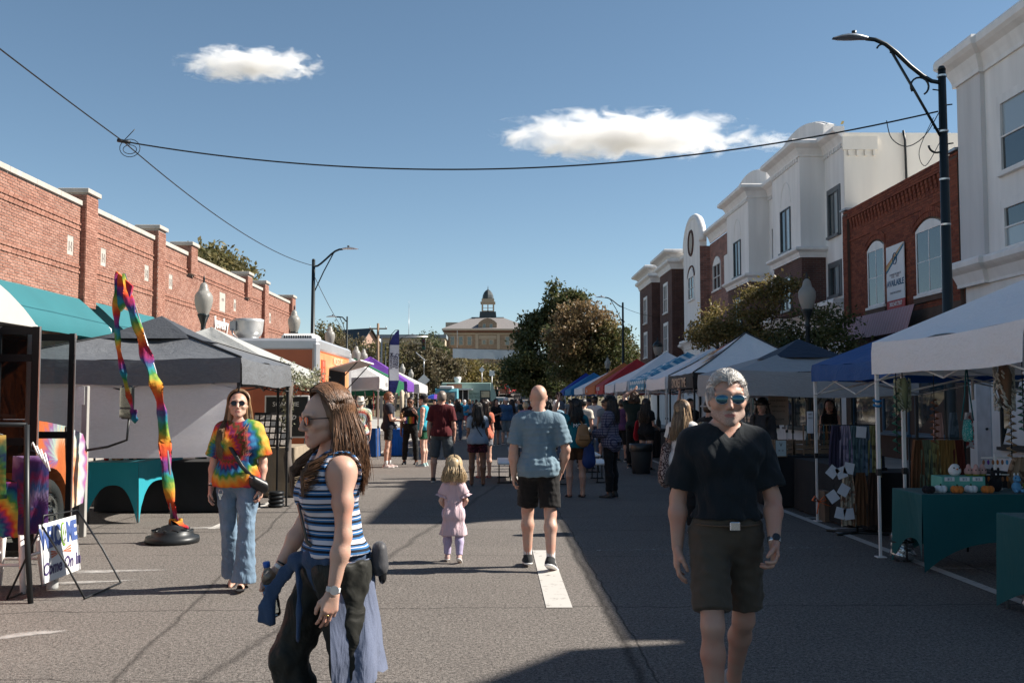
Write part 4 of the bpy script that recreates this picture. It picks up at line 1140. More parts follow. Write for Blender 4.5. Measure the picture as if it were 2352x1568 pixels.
m=MB(); m.box((a.x-3.4,-.04,a.z-1.3),(a.x-.06,.0,a.z-1.24)); m.box((a.x-3.4,-.04,a.z-2.1),(a.x-.06,0,a.z-2.05)); m.build('rail',WHITE_POLE,t)
for k in range(5):
 m=MB(); x=a.x-3.4+k*.8; m.box((x-.03,-.05,a.z-2.3),(x+.03,.0,a.z-1.2)); m.build('baluster',WHITE_POLE,t)
# clouds
def cloud(label,x0,x1,y0,y1,Y,seed,dens):
 a=P(x0,y1,Y); b=P(x1,y0,Y); c=(a+b)/2; hx=(b.x-a.x)/2*1.2; hz=(b.z-a.z)/2*1.05; hy=hx*.5
 t=thing('cloud',label,'cloud',c); mb=MB(); mb.ell((0,0,0),(1,1,1),20,12)
 mb.v=[(v[0]*hx,v[1]*hy,v[2]*hz) for v in mb.v]
 m=bpy.data.materials.new('cloud_vapour'); m.use_nodes=True; N=m.node_tree.nodes; L=m.node_tree.links; N.remove(N['Principled BSDF'])
 pv=N.new('ShaderNodeVolumePrincipled'); pv.inputs['Color'].default_value=(1,1,1,1); pv.inputs['Anisotropy'].default_value=.25
 tc=N.new('ShaderNodeTexCoord'); mp=N.new('ShaderNodeMapping'); L.new(tc.outputs['Object'],mp.inputs[0]); mp.inputs['Scale'].default_value=(1/hx,1/hy,1/hz);
 le=N.new('ShaderNodeVectorMath'); le.operation='LENGTH'; L.new(mp.outputs[0],le.inputs[0])
 n=N.new('ShaderNodeTexNoise'); n.inputs['Scale'].default_value=4.2/hx; n.inputs['Detail'].default_value=7; n.inputs['Roughness'].default_value=.68; n.inputs['Distortion'].default_value=.6
 m2=N.new('ShaderNodeMapping'); L.new(tc.outputs['Object'],m2.inputs[0]); m2.inputs['Location'].default_value=(seed*37,seed*91,0); m2.inputs['Scale'].default_value=(1,1,2.6); L.new(m2.outputs[0],n.inputs['Vector'])
 v=math_node(N,L,'SUBTRACT',math_node(N,L,'ADD',math_node(N,L,'MULTIPLY',n.outputs[0],2.5),-.44),le.outputs['Value'])
 v=math_node(N,L,'MAXIMUM',math_node(N,L,'SUBTRACT',math_node(N,L,'MULTIPLY',v,1.0),.06),0.0)
 L.new(math_node(N,L,'MULTIPLY',v,dens/hz),pv.inputs['Density']); L.new(pv.outputs[0],N['Material Output'].inputs['Volume'])
 mb.build('vapour',m,t); return t
cloud('small white wispy cloud high at the upper left of the sky',415,735,112,186,1500,1,4)
cloud('long flat white cloud above the white apartment building',1150,1720,262,365,1500,2,4.2)
cloud('tiny cloud wisp just right of the long cloud',1700,1835,300,350,1500,5,.9)
# people: implicit bodies
def V3(*a): return np.array(a, dtype=np.float32)
class Sdf:
 def __init__(s, lo, hi, h):
  s.lo=np.array(lo,dtype=np.float32); s.h=h
  n=np.ceil((np.array(hi)-np.array(lo))/h).astype(int)+1
  s.n=n
  s.ax=[s.lo[i]+h*np.arange(n[i],dtype=np.float32) for i in range(3)]
  s.D=np.full(tuple(n), .2, dtype=np.float32)
 def _sub(s, lo, hi, m):
  a=np.clip(np.floor((np.array(lo)-m-s.lo)/s.h).astype(int),0,s.n); b=np.clip(np.ceil((np.array(hi)+m-s.lo)/s.h).astype(int)+1,0,s.n)
  if (b<=a).any(): return None
  sl=tuple(slice(a[i],b[i]) for i in range(3))
  X=s.ax[0][a[0]:b[0]][:,None,None]; Y=s.ax[1][a[1]:b[1]][None,:,None]; Z=s.ax[2][a[2]:b[2]][None,None,:]
  return sl,X,Y,Z
 def _mix(s, sl, d, k, sub=False):
  D=s.D[sl]
  if sub:
   d=-d; hh=np.maximum(k-np.abs(D-d),0)/k; s.D[sl]=np.maximum(D,d)+hh*hh*k*.25
  else:
   hh=np.maximum(k-np.abs(D-d),0)/k; s.D[sl]=np.minimum(D,d)-hh*hh*k*.25
 def cone(s, a, b, ra, rb, k=.03, flat=None, fax=1, cut0=False, cut1=False, sub=False):
  """tapered capsule a-b; flat<1 thins it along axis number/vector fax"""
  a=np.asarray(a,dtype=np.float32); b=np.asarray(b,dtype=np.float32); rm=max(ra,rb)
  r=s._sub(np.minimum(a,b)-rm, np.maximum(a,b)+rm, max(k,.02)+.012)
  if r is None: return s
  sl,X,Y,Z=r; px=X-a[0]; py=Y-a[1]; pz=Z-a[2]; ba=b-a
  if flat is not None:
   w=np.zeros(3,dtype=np.float32)
   if np.isscalar(fax): w[fax]=1
   else: w=np.asarray(fax,dtype=np.float32)/np.linalg.norm(fax)
   q=(px*w[0]+py*w[1]+pz*w[2])*(1/flat-1); px=px+q*w[0]; py=py+q*w[1]; pz=pz+q*w[2]
   ba=ba+w*float(ba@w)*(1/flat-1)
  L2=float(ba@ba)+1e-12
  t=np.clip((px*ba[0]+py*ba[1]+pz*ba[2])/L2,0,1)
  d=np.sqrt((px-t*ba[0])**2+(py-t*ba[1])**2+(pz-t*ba[2])**2)-(ra+(rb-ra)*t)
  if flat is not None and flat<1: d=d*(.5+.5*flat)
  if cut0 or cut1:
   u=(b-a)/np.linalg.norm(b-a); pp=(X-a[0])*u[0]+(Y-a[1])*u[1]+(Z-a[2])*u[2]
   if cut1: d=np.maximum(d, pp-np.linalg.norm(b-a))
   if cut0: d=np.maximum(d, -pp)
  s._mix(sl,d,k,sub); return s
 def chain(s, pts, rad, k=.03, **kw):
  for i in range(len(pts)-1): s.cone(pts[i],pts[i+1],rad[i],rad[i+1],k,**kw)
  return s
 def ell(s, c, r, k=.03, rot=None, sub=False):
  c=np.asarray(c,dtype=np.float32); r=np.asarray(r,dtype=np.float32); rm=float(r.max())
  q=s._sub(c-rm,c+rm,max(k,.02)+.012)
  if q is None: return s
  sl,X,Y,Z=q; x=X-c[0];y=Y-c[1];z=Z-c[2]
  if rot is not None:
   m=np.array(rot,dtype=np.float32).T
   x,y,z=m[0,0]*x+m[0,1]*y+m[0,2]*z, m[1,0]*x+m[1,1]*y+m[1,2]*z, m[2,0]*x+m[2,1]*y+m[2,2]*z
  k0=np.sqrt((x/r[0])**2+(y/r[1])**2+(z/r[2])**2); k1=np.sqrt((x/r[0]**2)**2+(y/r[1]**2)**2+(z/r[2]**2)**2)+1e-9
  d=k0*(k0-1)/k1
  s._mix(sl,d.astype(np.float32),k,sub); return s
 def cut(s, p, n, k=.008):
  """remove the side that n points to"""
  p=np.asarray(p,dtype=np.float32); n=np.asarray(n,dtype=np.float32); n=n/np.linalg.norm(n)
  d=(s.ax[0][:,None,None]-p[0])*n[0]+(s.ax[1][None,:,None]-p[1])*n[1]+(s.ax[2][None,None,:]-p[2])*n[2]
  hh=np.maximum(k-np.abs(s.D-d),0)/k; s.D=np.maximum(s.D,d)+hh*hh*k*.25; return s
 def nets(s):
  D=s.D; S=D<0
  c=np.zeros(tuple(s.n-1),dtype=np.int8)
  offs=[(i,j,k) for i in (0,1) for j in (0,1) for k in (0,1)]
  nx,ny,nz=s.n-1
  for (i,j,k) in offs: c+=S[i:i+nx,j:j+ny,k:k+nz]
  act=(c>0)&(c<8)
  I=np.argwhere(act); idx=np.full(act.shape,-1,dtype=np.int64); idx[act]=np.arange(len(I))
  pos=np.zeros((len(I),3),dtype=np.float32); cnt=np.zeros(len(I),dtype=np.float32)
  val={o:D[I[:,0]+o[0],I[:,1]+o[1],I[:,2]+o[2]] for o in offs}
  for o in offs:
   for ax in range(3):
    if o[ax]: continue
    q=list(o); q[ax]=1; q=tuple(q)
    a=val[o]; b=val[q]; m=(a<0)!=(b<0)
    t=np.where(m, a/(a-b+1e-12), 0)
    for i in range(3): pos[:,i]+=np.where(m, o[i]+(t if i==ax else 0), 0)
    cnt+=m
  V=s.lo+s.h*(I+pos/cnt[:,None])
  F=[]
  for ax in range(3):
   a1,a2=(ax+1)%3,(ax+2)%3
   sa=[slice(None)]*3; sb=[slice(None)]*3; sa[ax]=slice(0,-1); sb[ax]=slice(1,None)
   e=S[tuple(sa)]!=S[tuple(sb)]
   E=np.argwhere(e); E=E[(E[:,a1]>0)&(E[:,a1]<s.n[a1]-1)&(E[:,a2]>0)&(E[:,a2]<s.n[a2]-1)]
   if len(E)==0: continue
   ins=S[E[:,0],E[:,1],E[:,2]]
   def g(d1,d2):
    Q=E.copy(); Q[:,a1]-=d1; Q[:,a2]-=d2; return idx[Q[:,0],Q[:,1],Q[:,2]]
   q=np.stack([g(1,1),g(0,1),g(0,0),g(1,0)],1)
   q[~ins]=q[~ins][:,::-1]; F.append(q)
  F=np.concatenate(F) if F else np.zeros((0,4),int)
  F=F[(F>=0).all(1)]
  return V.astype(np.float32),F
def rotm(yaw=0,pitch=0,roll=0):
 """yaw left positive about z, pitch up positive about x, roll about y (degrees)"""
 return np.array(Euler((R(pitch),R(roll),R(yaw)),'XYZ').to_matrix(),dtype=np.float32)
def unit(v):
 v=np.asarray(v,dtype=np.float32); return v/np.linalg.norm(v)
def head_template(fem=False, child=False, h=.0052):
 s=Sdf((-.13,-.16,-.21),(.13,.16,.16),h)
 s.ell((0,-.012,.040),(.077,.098,.088),.02)
 s.ell((0,.018,-.005),(.068,.080,.085),.03)
 jw=.040 if fem else .049
 s.cone((-jw,.020,-.060),(-.014,.066,-.092),.026,.020,.022); s.cone((jw,.020,-.060),(.014,.066,-.092),.026,.020,.022)
 s.ell((0,.075,-.098),(.019,.017,.017),.018)
 s.ell((0,.072,-.062),(.031,.022,.026),.02)
 if child: s.ell((-.035,.055,-.045),(.03,.03,.03),.02); s.ell((.035,.055,-.045),(.03,.03,.03),.02)
 s.cone((-.045,.068,-.022),(-.060,.030,-.012),.016,.018,.02); s.cone((.045,.068,-.022),(.060,.030,-.012),.016,.018,.02)
 s.cone((-.05,.078,.026),(0,.092,.028),.010 if fem else .013,.012,.018); s.cone((.05,.078,.026),(0,.092,.028),.010 if fem else .013,.012,.018)
 s.ell((-.031,.098,.008),(.016,.013,.011),.014,sub=True); s.ell((.031,.098,.008),(.016,.013,.011),.014,sub=True)
 s.ell((-.031,.084,.007),(.0125,.0125,.0105),.004); s.ell((.031,.084,.007),(.0125,.0125,.0105),.004)
 s.chain([(0,.092,.018),(0,.104,-.008),(0,.116,-.030)],[.008,.0095,.0115],.012)
 s.ell((-.011,.104,-.036),(.009,.011,.0075),.008); s.ell((.011,.104,-.036),(.009,.011,.0075),.008)
 s.cone((-.020,.088,-.064),(.020,.088,-.064),.0062,.0062,.006,flat=.7,fax=2); s.cone((-.016,.087,-.074),(.016,.087,-.074),.0072,.0072,.006)
 s.ell((0,.099,-.0685),(.022,.006,.0022),.004,sub=True)
 for sx in (-1,1):
  s.ell((sx*.079,-.008,.000),(.010,.020,.032),.006,rot=rotm(roll=sx*8,yaw=sx*-18)); s.ell((sx*.088,-.004,.004),(.006,.010,.018),.006,sub=True)
 s.cone((0,-.028,-.06),(0,-.045,-.19),.054 if not fem else .046,.054 if not fem else .046,.03)
 V,F=s.nets()
 return V,F
HEADS={'m':head_template(),'f':head_template(True),'c':head_template(True,True)}
def hand_template(curl, thumb=.5, h=.0042, spread=1.0):
 """right hand: wrist at the origin, fingers along -z, palm faces -x (to the thigh), thumb towards +y"""
 s=Sdf((-.10,-.08,-.215),(.05,.105,.045),h)
 s.cone((0,0,.035),(0,0,-.005),.026,.026,.01,flat=.72,fax=0)
 kn=[(-.032,.078),(-.011,.086),(.011,.083),(.030,.070)]
 ln=[(.040,.024,.020),(.045,.028,.021),(.042,.026,.021),(.033,.020,.018)]
 for i,(ky,kz) in enumerate(kn):
  y=-ky*spread
  s.cone((0,y*.55,-.006),(.002,y,-kz),.0165,.0125,.016,flat=.85,fax=0)
  p=np.array((.002,y,-kz)); a=R(curl*(.55+.12*i)*40)
  r=.0094 if i!=3 else .0080
  for j,l in enumerate(ln[i]):
   q=p+np.array((-math.sin(a)*l, y*.05, -math.cos(a)*l))
   s.cone(p,q,r,r*.90,.005); p=q; r*=.90; a+=R(curl*(48 if j==0 else 30))
 t0=np.array((-.004,.020,-.020)); t1=np.array((-.016,.045,-.050)); t2=np.array((-.026-.01*thumb,.050,-.080)); t3=np.array((-.034-.018*thumb,.047,-.102))
 s.cone(t0,t1,.016,.0135,.014); s.cone(t1,t2,.0125,.0105,.006); s.cone(t2,t3,.0105,.0085,.005)
 return s.nets()
HANDS={'relax':hand_template(.55),'grip':hand_template(1.55,1.2),'open':hand_template(.22,.1),'soft':hand_template(.9,.8)}
def shoe_template(kind, h=.0055):
 """ankle at the origin, toe along +y, sole bottom at z=-.085"""
 s=Sdf((-.075,-.11,-.10),(.075,.235,.06),h)
 if kind=='flip':
  s.ell((0,.06,-.078),(.047,.13,.008),.01); return s.nets()
 if kind=='slide':
  s.ell((0,.06,-.076),(.049,.13,.010),.01); s.cone((-.043,.10,-.06),(.043,.10,-.06),.026,.026,.012,flat=.8,fax=2); s.cone((-.043,.045,-.05),(.043,.045,-.05),.018,.018,.012); return s.nets()
 s.cone((0,-.035,-.058),(0,.05,-.062),.040,.043,.02,flat=.8,fax=2); s.cone((0,.05,-.060),(.002,.15,-.064),.044,.040,.025,flat=.62,fax=2)
 s.cone((0,-.025,-.035),(0,.045,-.045),.040,.036,.025); s.cone((0,-.02,-.045),(0,-.008,.004 if kind!='boot' else .05),.041,.043,.02,cut1=True)
 s.cone((0,-.045,-.072),(0,.06,-.074),.042,.047,.012,flat=.36,fax=2); s.cone((0,.06,-.074),(.003,.155,-.072),.047,.040,.012,flat=.36,fax=2)
 s.cut((0,0,-.0845),(0,0,-1),.004)
 return s.nets()
SHOES={k:shoe_template(k) for k in ('sneaker','flip','slide','boot')}
SKINS={}
def skin_mat(name,col):
 if name in SKINS: return SKINS[name]
 m,N,L,b=_new(name)
 g=N.new('ShaderNodeTexCoord')
 n=N.new('ShaderNodeTexNoise'); n.inputs['Scale'].default_value=7; n.inputs['Detail'].default_value=4; L.new(g.outputs['Object'],n.inputs['Vector'])
 n2=N.new('ShaderNodeTexNoise'); n2.inputs['Scale'].default_value=160; n2.inputs['Detail'].default_value=2; L.new(g.outputs['Object'],n2.inputs['Vector'])
 c=np.array(col); red=c*np.array((1.04,.84,.80)); lt=np.minimum(c*np.array((1.10,1.12,1.12)),.9)
 cr=ramp(N,[(.32,tuple(red)),(.52,tuple(c)),(.72,tuple(lt))]); L.new(n.outputs[0],cr.inputs[0]); L.new(cr.outputs[0],b.inputs['Base Color'])
 b.inputs['Roughness'].default_value=.48; b.inputs['Specular IOR Level'].default_value=.4
 b.inputs['Subsurface Weight'].default_value=.12; b.inputs['Subsurface Radius'].default_value=(.010,.004,.002); b.inputs['Subsurface Scale'].default_value=1.0
 bp=N.new('ShaderNodeBump'); bp.inputs['Strength'].default_value=.25; bp.inputs['Distance'].default_value=.002; L.new(n2.outputs[0],bp.inputs['Height']); L.new(bp.outputs[0],b.inputs['Normal'])
 SKINS[name]=m; return m
SK_FAIR=('fair_skin',(.50,.31,.235)); SK_TAN=('tanned_skin',(.46,.27,.20)); SK_BROWN=('brown_skin',(.19,.095,.06)); SK_DARK=('deep_brown_skin',(.10,.052,.034)); SK_PALE=('pale_skin',(.58,.38,.30))
LIPM=M('lips',(.36,.13,.11),.45,var=.05)
EYEM=M('eye_dark',(.03,.02,.018),.2,var=0); EYEW=M('eye_white',(.62,.6,.58),.3,var=0)
def fabric(name,col,rough=.85,var=.10,weave=True,fold=.35,fscale=9.0,stretch=(1,1,.35)):
 """cloth with soft folds (bump) and a woven grain"""
 if name in MATS: return MATS[name]
 m,N,L,b=_new(name); finish_fabric(N,L,b,None,col,var,fold,fscale,stretch,rough); MATS[name]=m; return m
def finish_fabric(N,L,b,colsock,col,var=.10,fold=.35,fscale=9.0,stretch=(1,1,.35),rough=.85):
 tc=N.new('ShaderNodeTexCoord'); mp=N.new('ShaderNodeMapping'); mp.inputs['Scale'].default_value=stretch; L.new(tc.outputs['Object'],mp.inputs['Vector'])
 n=N.new('ShaderNodeTexNoise'); n.inputs['Scale'].default_value=fscale; n.inputs['Detail'].default_value=3; n.inputs['Distortion'].default_value=.6; L.new(mp.outputs[0],n.inputs['Vector'])
 n2=N.new('ShaderNodeTexNoise'); n2.inputs['Scale'].default_value=240; L.new(tc.outputs['Object'],n2.inputs['Vector'])
 n3=N.new('ShaderNodeTexNoise'); n3.inputs['Scale'].default_value=5; n3.inputs['Detail'].default_value=5; L.new(tc.outputs['Object'],n3.inputs['Vector'])
 sc=N.new('ShaderNodeVectorMath'); sc.operation='SCALE'
 if colsock is not None: L.new(colsock,sc.inputs[0])
 else: sc.inputs[0].default_value=col
 mr=N.new('ShaderNodeMapRange'); mr.inputs[1].default_value=.3; mr.inputs[2].default_value=.7; mr.inputs[3].default_value=1-var; mr.inputs[4].default_value=1+var
 L.new(math_node(N,L,'ADD',math_node(N,L,'MULTIPLY',n3.outputs[0],.6),math_node(N,L,'MULTIPLY',n2.outputs[0],.4)),mr.inputs[0]); L.new(mr.outputs[0],sc.inputs['Scale'])
 L.new(sc.outputs[0],b.inputs['Base Color'])
 b.inputs['Roughness'].default_value=rough; b.inputs['Specular IOR Level'].default_value=.2; b.inputs['Sheen Weight'].default_value=.08
 b1=N.new('ShaderNodeBump'); b1.inputs['Strength'].default_value=fold; b1.inputs['Distance'].default_value=.05; L.new(n.outputs[0],b1.inputs['Height'])
 b2=N.new('ShaderNodeBump'); b2.inputs['Strength'].default_value=.25; b2.inputs['Distance'].default_value=.002; L.new(n2.outputs[0],b2.inputs['Height']); L.new(b1.outputs[0],b2.inputs['Normal'])
 L.new(b2.outputs[0],b.inputs['Normal'])
def stripes_fabric(name,axis,period,stops,phase=0.0):
 if name in MATS: return MATS[name]
 m,N,L,b=_new(name); tc=N.new('ShaderNodeTexCoord'); sp=N.new('ShaderNodeSeparateXYZ'); L.new(tc.outputs['Object'],sp.inputs[0])
 f=math_node(N,L,'FRACT',math_node(N,L,'ADD',math_node(N,L,'DIVIDE',sp.outputs[axis],period),10.0+phase))
 cr=ramp(N,stops,'CONSTANT'); L.new(f,cr.inputs[0]); finish_fabric(N,L,b,cr.outputs[0],None,.06,.25); MATS[name]=m; return m
RAIN=[(0,(.45,.02,.03)),(.10,(.55,.06,.02)),(.22,(.62,.20,.02)),(.34,(.62,.45,.05)),(.45,(.08,.26,.04)),(.56,(.02,.22,.25)),(.66,(.02,.07,.34)),(.76,(.05,.02,.16)),(.86,(.22,.03,.22)),(1,(.45,.02,.03))]
def tiedye(name,c,spiral=1.0,freq=3.2,axes=('X','Z'),stops=None,dark=.3,noise_s=7.0):
 """tie-dye rings and spiral about the point c in the thing's own frame"""
 if name in MATS: return MATS[name]
 m,N,L,b=_new(name); tc=N.new('ShaderNodeTexCoord'); sp=N.new('ShaderNodeSeparateXYZ')
 nz=N.new('ShaderNodeTexNoise'); nz.inputs['Scale'].default_value=noise_s; nz.inputs['Detail'].default_value=5; nz.inputs['Roughness'].default_value=.65; L.new(tc.outputs['Object'],nz.inputs['Vector'])
 L.new(tc.outputs['Object'],sp.inputs[0])
 A=lambda op,a,c_=None: math_node(N,L,op,a,c_)
 dx=A('SUBTRACT',sp.outputs[axes[0]],c[0]); dz=A('SUBTRACT',sp.outputs[axes[1]],c[1])
 r=A('SQRT',A('ADD',A('MULTIPLY',dx,dx),A('MULTIPLY',dz,dz))); th=A('ARCTAN2',dz,dx)
 v=A('ADD',A('ADD',A('MULTIPLY',r,freq),A('MULTIPLY',th,spiral/6.2832)),A('MULTIPLY',A('SUBTRACT',nz.outputs[0],.5),.42))
 v=A('ADD',v,A('MULTIPLY',A('SINE',A('MULTIPLY',th,26.0)),.035))
 cr=ramp(N,stops or RAIN); L.new(A('FRACT',A('ADD',v,20.0)),cr.inputs[0])
 finish_fabric(N,L,b,cr.outputs[0],None,.12,.3); MATS[name]=m; return m
def spots_fabric(name,base,spot,scale=28,thr=.42):
 if name in MATS: return MATS[name]
 m,N,L,b=_new(name); tc=N.new('ShaderNodeTexCoord'); vo=N.new('ShaderNodeTexNoise'); vo.inputs['Scale'].default_value=scale; vo.inputs['Detail'].default_value=1.5
 L.new(tc.outputs['Object'],vo.inputs['Vector']); cr=ramp(N,[(0,spot),(thr,spot),(thr+.06,base)]); L.new(vo.outputs[0],cr.inputs[0])
 finish_fabric(N,L,b,cr.outputs[0],None,.06,.2); MATS[name]=m; return m
def plaid_fabric(name,c1,c2,c3,p=.045):
 if name in MATS: return MATS[name]
 m,N,L,b=_new(name); tc=N.new('ShaderNodeTexCoord'); sp=N.new('ShaderNodeSeparateXYZ'); L.new(tc.outputs['Object'],sp.inputs[0])
 A=lambda op,a,c_=None: math_node(N,L,op,a,c_)
 def band(x): return A('GREATER_THAN',A('FRACT',A('ADD',A('DIVIDE',x,p),30.0)),.62)
 s=A('ADD',A('MULTIPLY',band(A('ADD',sp.outputs['X'],sp.outputs['Y'])),.5),A('MULTIPLY',band(sp.outputs['Z']),.5))
 cr=ramp(N,[(0,c1),(.5,c2),(1,c3)]); L.new(s,cr.inputs[0]); finish_fabric(N,L,b,cr.outputs[0],None,.08,.25); MATS[name]=m; return m
HAIR={}
def hair_mat(name,c1,c2):
 if name in HAIR: return HAIR[name]
 m,N,L,b=_new(name); g=N.new('ShaderNodeNewGeometry'); tc=N.new('ShaderNodeTexCoord')
 n=N.new('ShaderNodeTexNoise'); n.inputs['Scale'].default_value=30; n.inputs['Detail'].default_value=3
 mp=N.new('ShaderNodeMapping'); mp.inputs['Scale'].default_value=(3,3,.25); L.new(tc.outputs['Object'],mp.inputs['Vector']); L.new(mp.outputs[0],n.inputs['Vector'])
 f=math_node(N,L,'ADD',math_node(N,L,'MULTIPLY',g.outputs['Random Per Island'],.6),math_node(N,L,'MULTIPLY',n.outputs[0],.45))
 cr=ramp(N,[(.1,c1),(.9,c2)]); L.new(f,cr.inputs[0]); L.new(cr.outputs[0],b.inputs['Base Color'])
 b.inputs['Roughness'].default_value=.42; b.inputs['Specular IOR Level'].default_value=.45; b.inputs['Anisotropic'].default_value=.5
 bp=N.new('ShaderNodeBump'); bp.inputs['Strength'].default_value=.5; bp.inputs['Distance'].default_value=.006; L.new(n.outputs[0],bp.inputs['Height']); L.new(bp.outputs[0],b.inputs['Normal'])
 HAIR[name]=m; return m
H_BLACK=('black_hair',(.006,.005,.005),(.022,.017,.015)); H_BROWN=('brown_hair',(.030,.016,.010),(.12,.062,.032)); H_LBROWN=('light_brown_hair',(.085,.045,.022),(.30,.18,.09))
H_DARK=('dark_brown_hair',(.012,.008,.006),(.05,.028,.018)); H_BLOND=('blonde_hair',(.30,.20,.10),(.62,.48,.30)); H_GREY=('silver_hair',(.27,.25,.235),(.64,.62,.59)); H_AUB=('auburn_hair',(.10,.035,.015),(.22,.09,.04))
H_WHITE=('white_hair',(.55,.53,.5),(.75,.73,.70))
class Person:
 """joints in the person's own frame: x right, y forward, z up, metres"""
 def __init__(s, h=1.75, fem=False, child=False, g=1.0, lean=0.0, side=0.0, twist=0.0, head=(0,0,0), headfwd=0.0,
                 legs=None, arms=None, feet=((0,0),(0,0)), belly=0.0, sh=None, hipw=None):
  k=h/1.75; s.k=k; s.h=h; s.fem=fem; s.child=child; s.g=g; s.belly=belly
  legs=legs or (((-.05,0,-1),(-.01,-.03,-1)),((.05,0,-1),(.01,-.03,-1)))
  arms=arms or (((-.14,-.02,-1),(-.02,.16,-1)),((.14,-.02,-1),(.02,.16,-1)))
  tl,sl=(.435,.425) if not child else (.375,.36)
  hw=(hipw or (.088 if not fem else .092))*k*(g**.5)
  hips=[V3(-hw,0,0),V3(hw,0,0)]; s.knee=[];s.ankle=[]
  for i in (0,1):
   kn=hips[i]+unit(legs[i][0])*tl*k; an=kn+unit(legs[i][1])*sl*k
   s.knee.append(kn); s.ankle.append(an)
  s.feet=feet
  low=min(s.ankle[i][2]-.085*k-(.12*k*math.sin(R(max(0,-feet[i][1])))*.9) for i in (0,1))
  dz=-low; s.hip=[p+V3(0,0,dz) for p in hips]; s.knee=[p+V3(0,0,dz) for p in s.knee]; s.ankle=[p+V3(0,0,dz) for p in s.ankle]
  s.P=V3(0,0,dz)
  Rt=rotm(twist,-lean,side); s.Rt=Rt; up=Rt@V3(0,0,1); fw=Rt@V3(0,1,0); rt=Rt@V3(1,0,0); s.up,s.fw,s.rt=up,fw,rt
  tk=k*(1.0 if not child else 1.04)
  s.W=s.P+up*.20*tk; s.C=s.P+up*.36*tk+fw*.005; s.N=s.P+up*.505*tk-fw*.015*k
  sw=(sh or (.172 if not fem else .150))*k
  s.S=[s.N-rt*sw-up*.055*tk, s.N+rt*sw-up*.055*tk]
  ul,fl=.285*k,.245*k
  if child: ul,fl=ul*.92,fl*.92
  s.E=[];s.H=[]
  for i in (0,1):
   e=s.S[i]+unit(arms[i][0])*ul; s.E.append(e); s.H.append(e+unit(arms[i][1])*fl)
  s.hd=k*1.0 if not child else .86
  if not child and h<1.7: s.hd=k*1.03
  s.Hc=s.N+up*(.165*k if not child else .155)+fw*(.032*k+headfwd)
  s.Rh=rotm(head[0],head[1],head[2])
  s.root=None
 def _bounds(s, m=.12):
  pts=np.array(s.hip+s.knee+s.ankle+s.S+s.E+s.H+[s.N,s.Hc])
  lo=pts.min(0)-m; hi=pts.max(0)+m; lo[2]=max(lo[2],-.01) ; return lo,hi
 def torso(s, D, e=0.0, k=.045, bust=True):
  g=s.g; q=s.k; fem=s.fem; a=s.fw
  hipr=(.098 if not fem else .104)*q*g+e
  D.cone(s.hip[0]*.72+s.P*.28+s.up*.03*q, s.hip[1]*.72+s.P*.28+s.up*.03*q, hipr, hipr, k, flat=.98, fax=a)
  for sx in (-1,1): D.ell(s.P+s.rt*sx*.068*q-s.fw*.055*q-s.up*.015*q,(.078*q*g+e,.075*q*g+e,.085*q+e),k)
  wr=(.122 if not fem else .108)*q*g+s.belly*.6
  D.cone(s.P+s.up*.05*q+s.fw*(.005+s.belly*.5), s.W+s.fw*(.008+s.belly*.6), .128*q*g+e+s.belly*.5, wr+e, k, flat=.80, fax=a)
  D.cone(s.W, s.C+s.up*.03*q, wr+e, (.150 if not fem else .132)*q*(g**.6)+e, k, flat=.76, fax=a)
  sh=s.S; m=(sh[0]+sh[1])/2
  D.cone(s.C-s.rt*.06*q+s.up*.02*q, s.C+s.rt*.06*q+s.up*.02*q, .105*q*(g**.5)+e, .105*q*(g**.5)+e, k, flat=.92, fax=a)
  D.cone(sh[0]*.82+m*.18-s.up*.012*q, sh[1]*.82+m*.18-s.up*.012*q, .066*q+e, .066*q+e, k)
  for i in (0,1): D.cone(s.N+s.up*.01*q, sh[i]*.85+m*.15, .052*q+e*.8, .056*q+e*.9, k)
  if fem and bust and not s.child:
   for sx in (-1,1): D.ell(s.C+s.rt*sx*.068*q+s.fw*.085*q-s.up*.025*q,(.066*q*g+e*.8,.058*q*g+e*.8,.066*q*g+e*.8),.05)
  if not fem and not s.child:
   for sx in (-1,1): D.ell(s.C+s.rt*sx*.07*q+s.fw*.07*q+s.up*.03*q,(.08*q+e,.045*q+e,.065*q+e),.05)
 def arm(s, D, i, e=0.0, t1=2.0, k=.025, flare=0.0, cap=True):
  """t1: 1 = elbow, 2 = wrist"""
  q=s.k; gm=(s.g**.5)*(1.0 if not s.fem else .86)*(1 if not s.child else .95)
  S,E,H=s.S[i],s.E[i],s.H[i]; r0,r1,r2,r3=.056*q*gm,.043*q*gm,.045*q*gm,.028*q*gm
  if t1<1:
   b=S+(E-S)*t1; D.cone(S,b,r0+e,r0+(r1-r0)*t1+e+flare,k,cut1=cap); return
  D.cone(S,S+(E-S)*.5,r0+e,.049*q*gm+e,k); D.cone(S+(E-S)*.5,E,.049*q*gm+e,.039*q*gm+e,k)
  t=min(t1-1,1); a=E+(H-E)*min(.30,t); D.cone(E,a,.039*q*gm+e,r2+e,k,cut1=(t<=.3 and cap))
  if t>.3: D.cone(a,E+(H-E)*t,r2+e,r2+(r3-r2)*((t-.3)/.7)+e+flare,k,cut1=(t<1 and cap) )
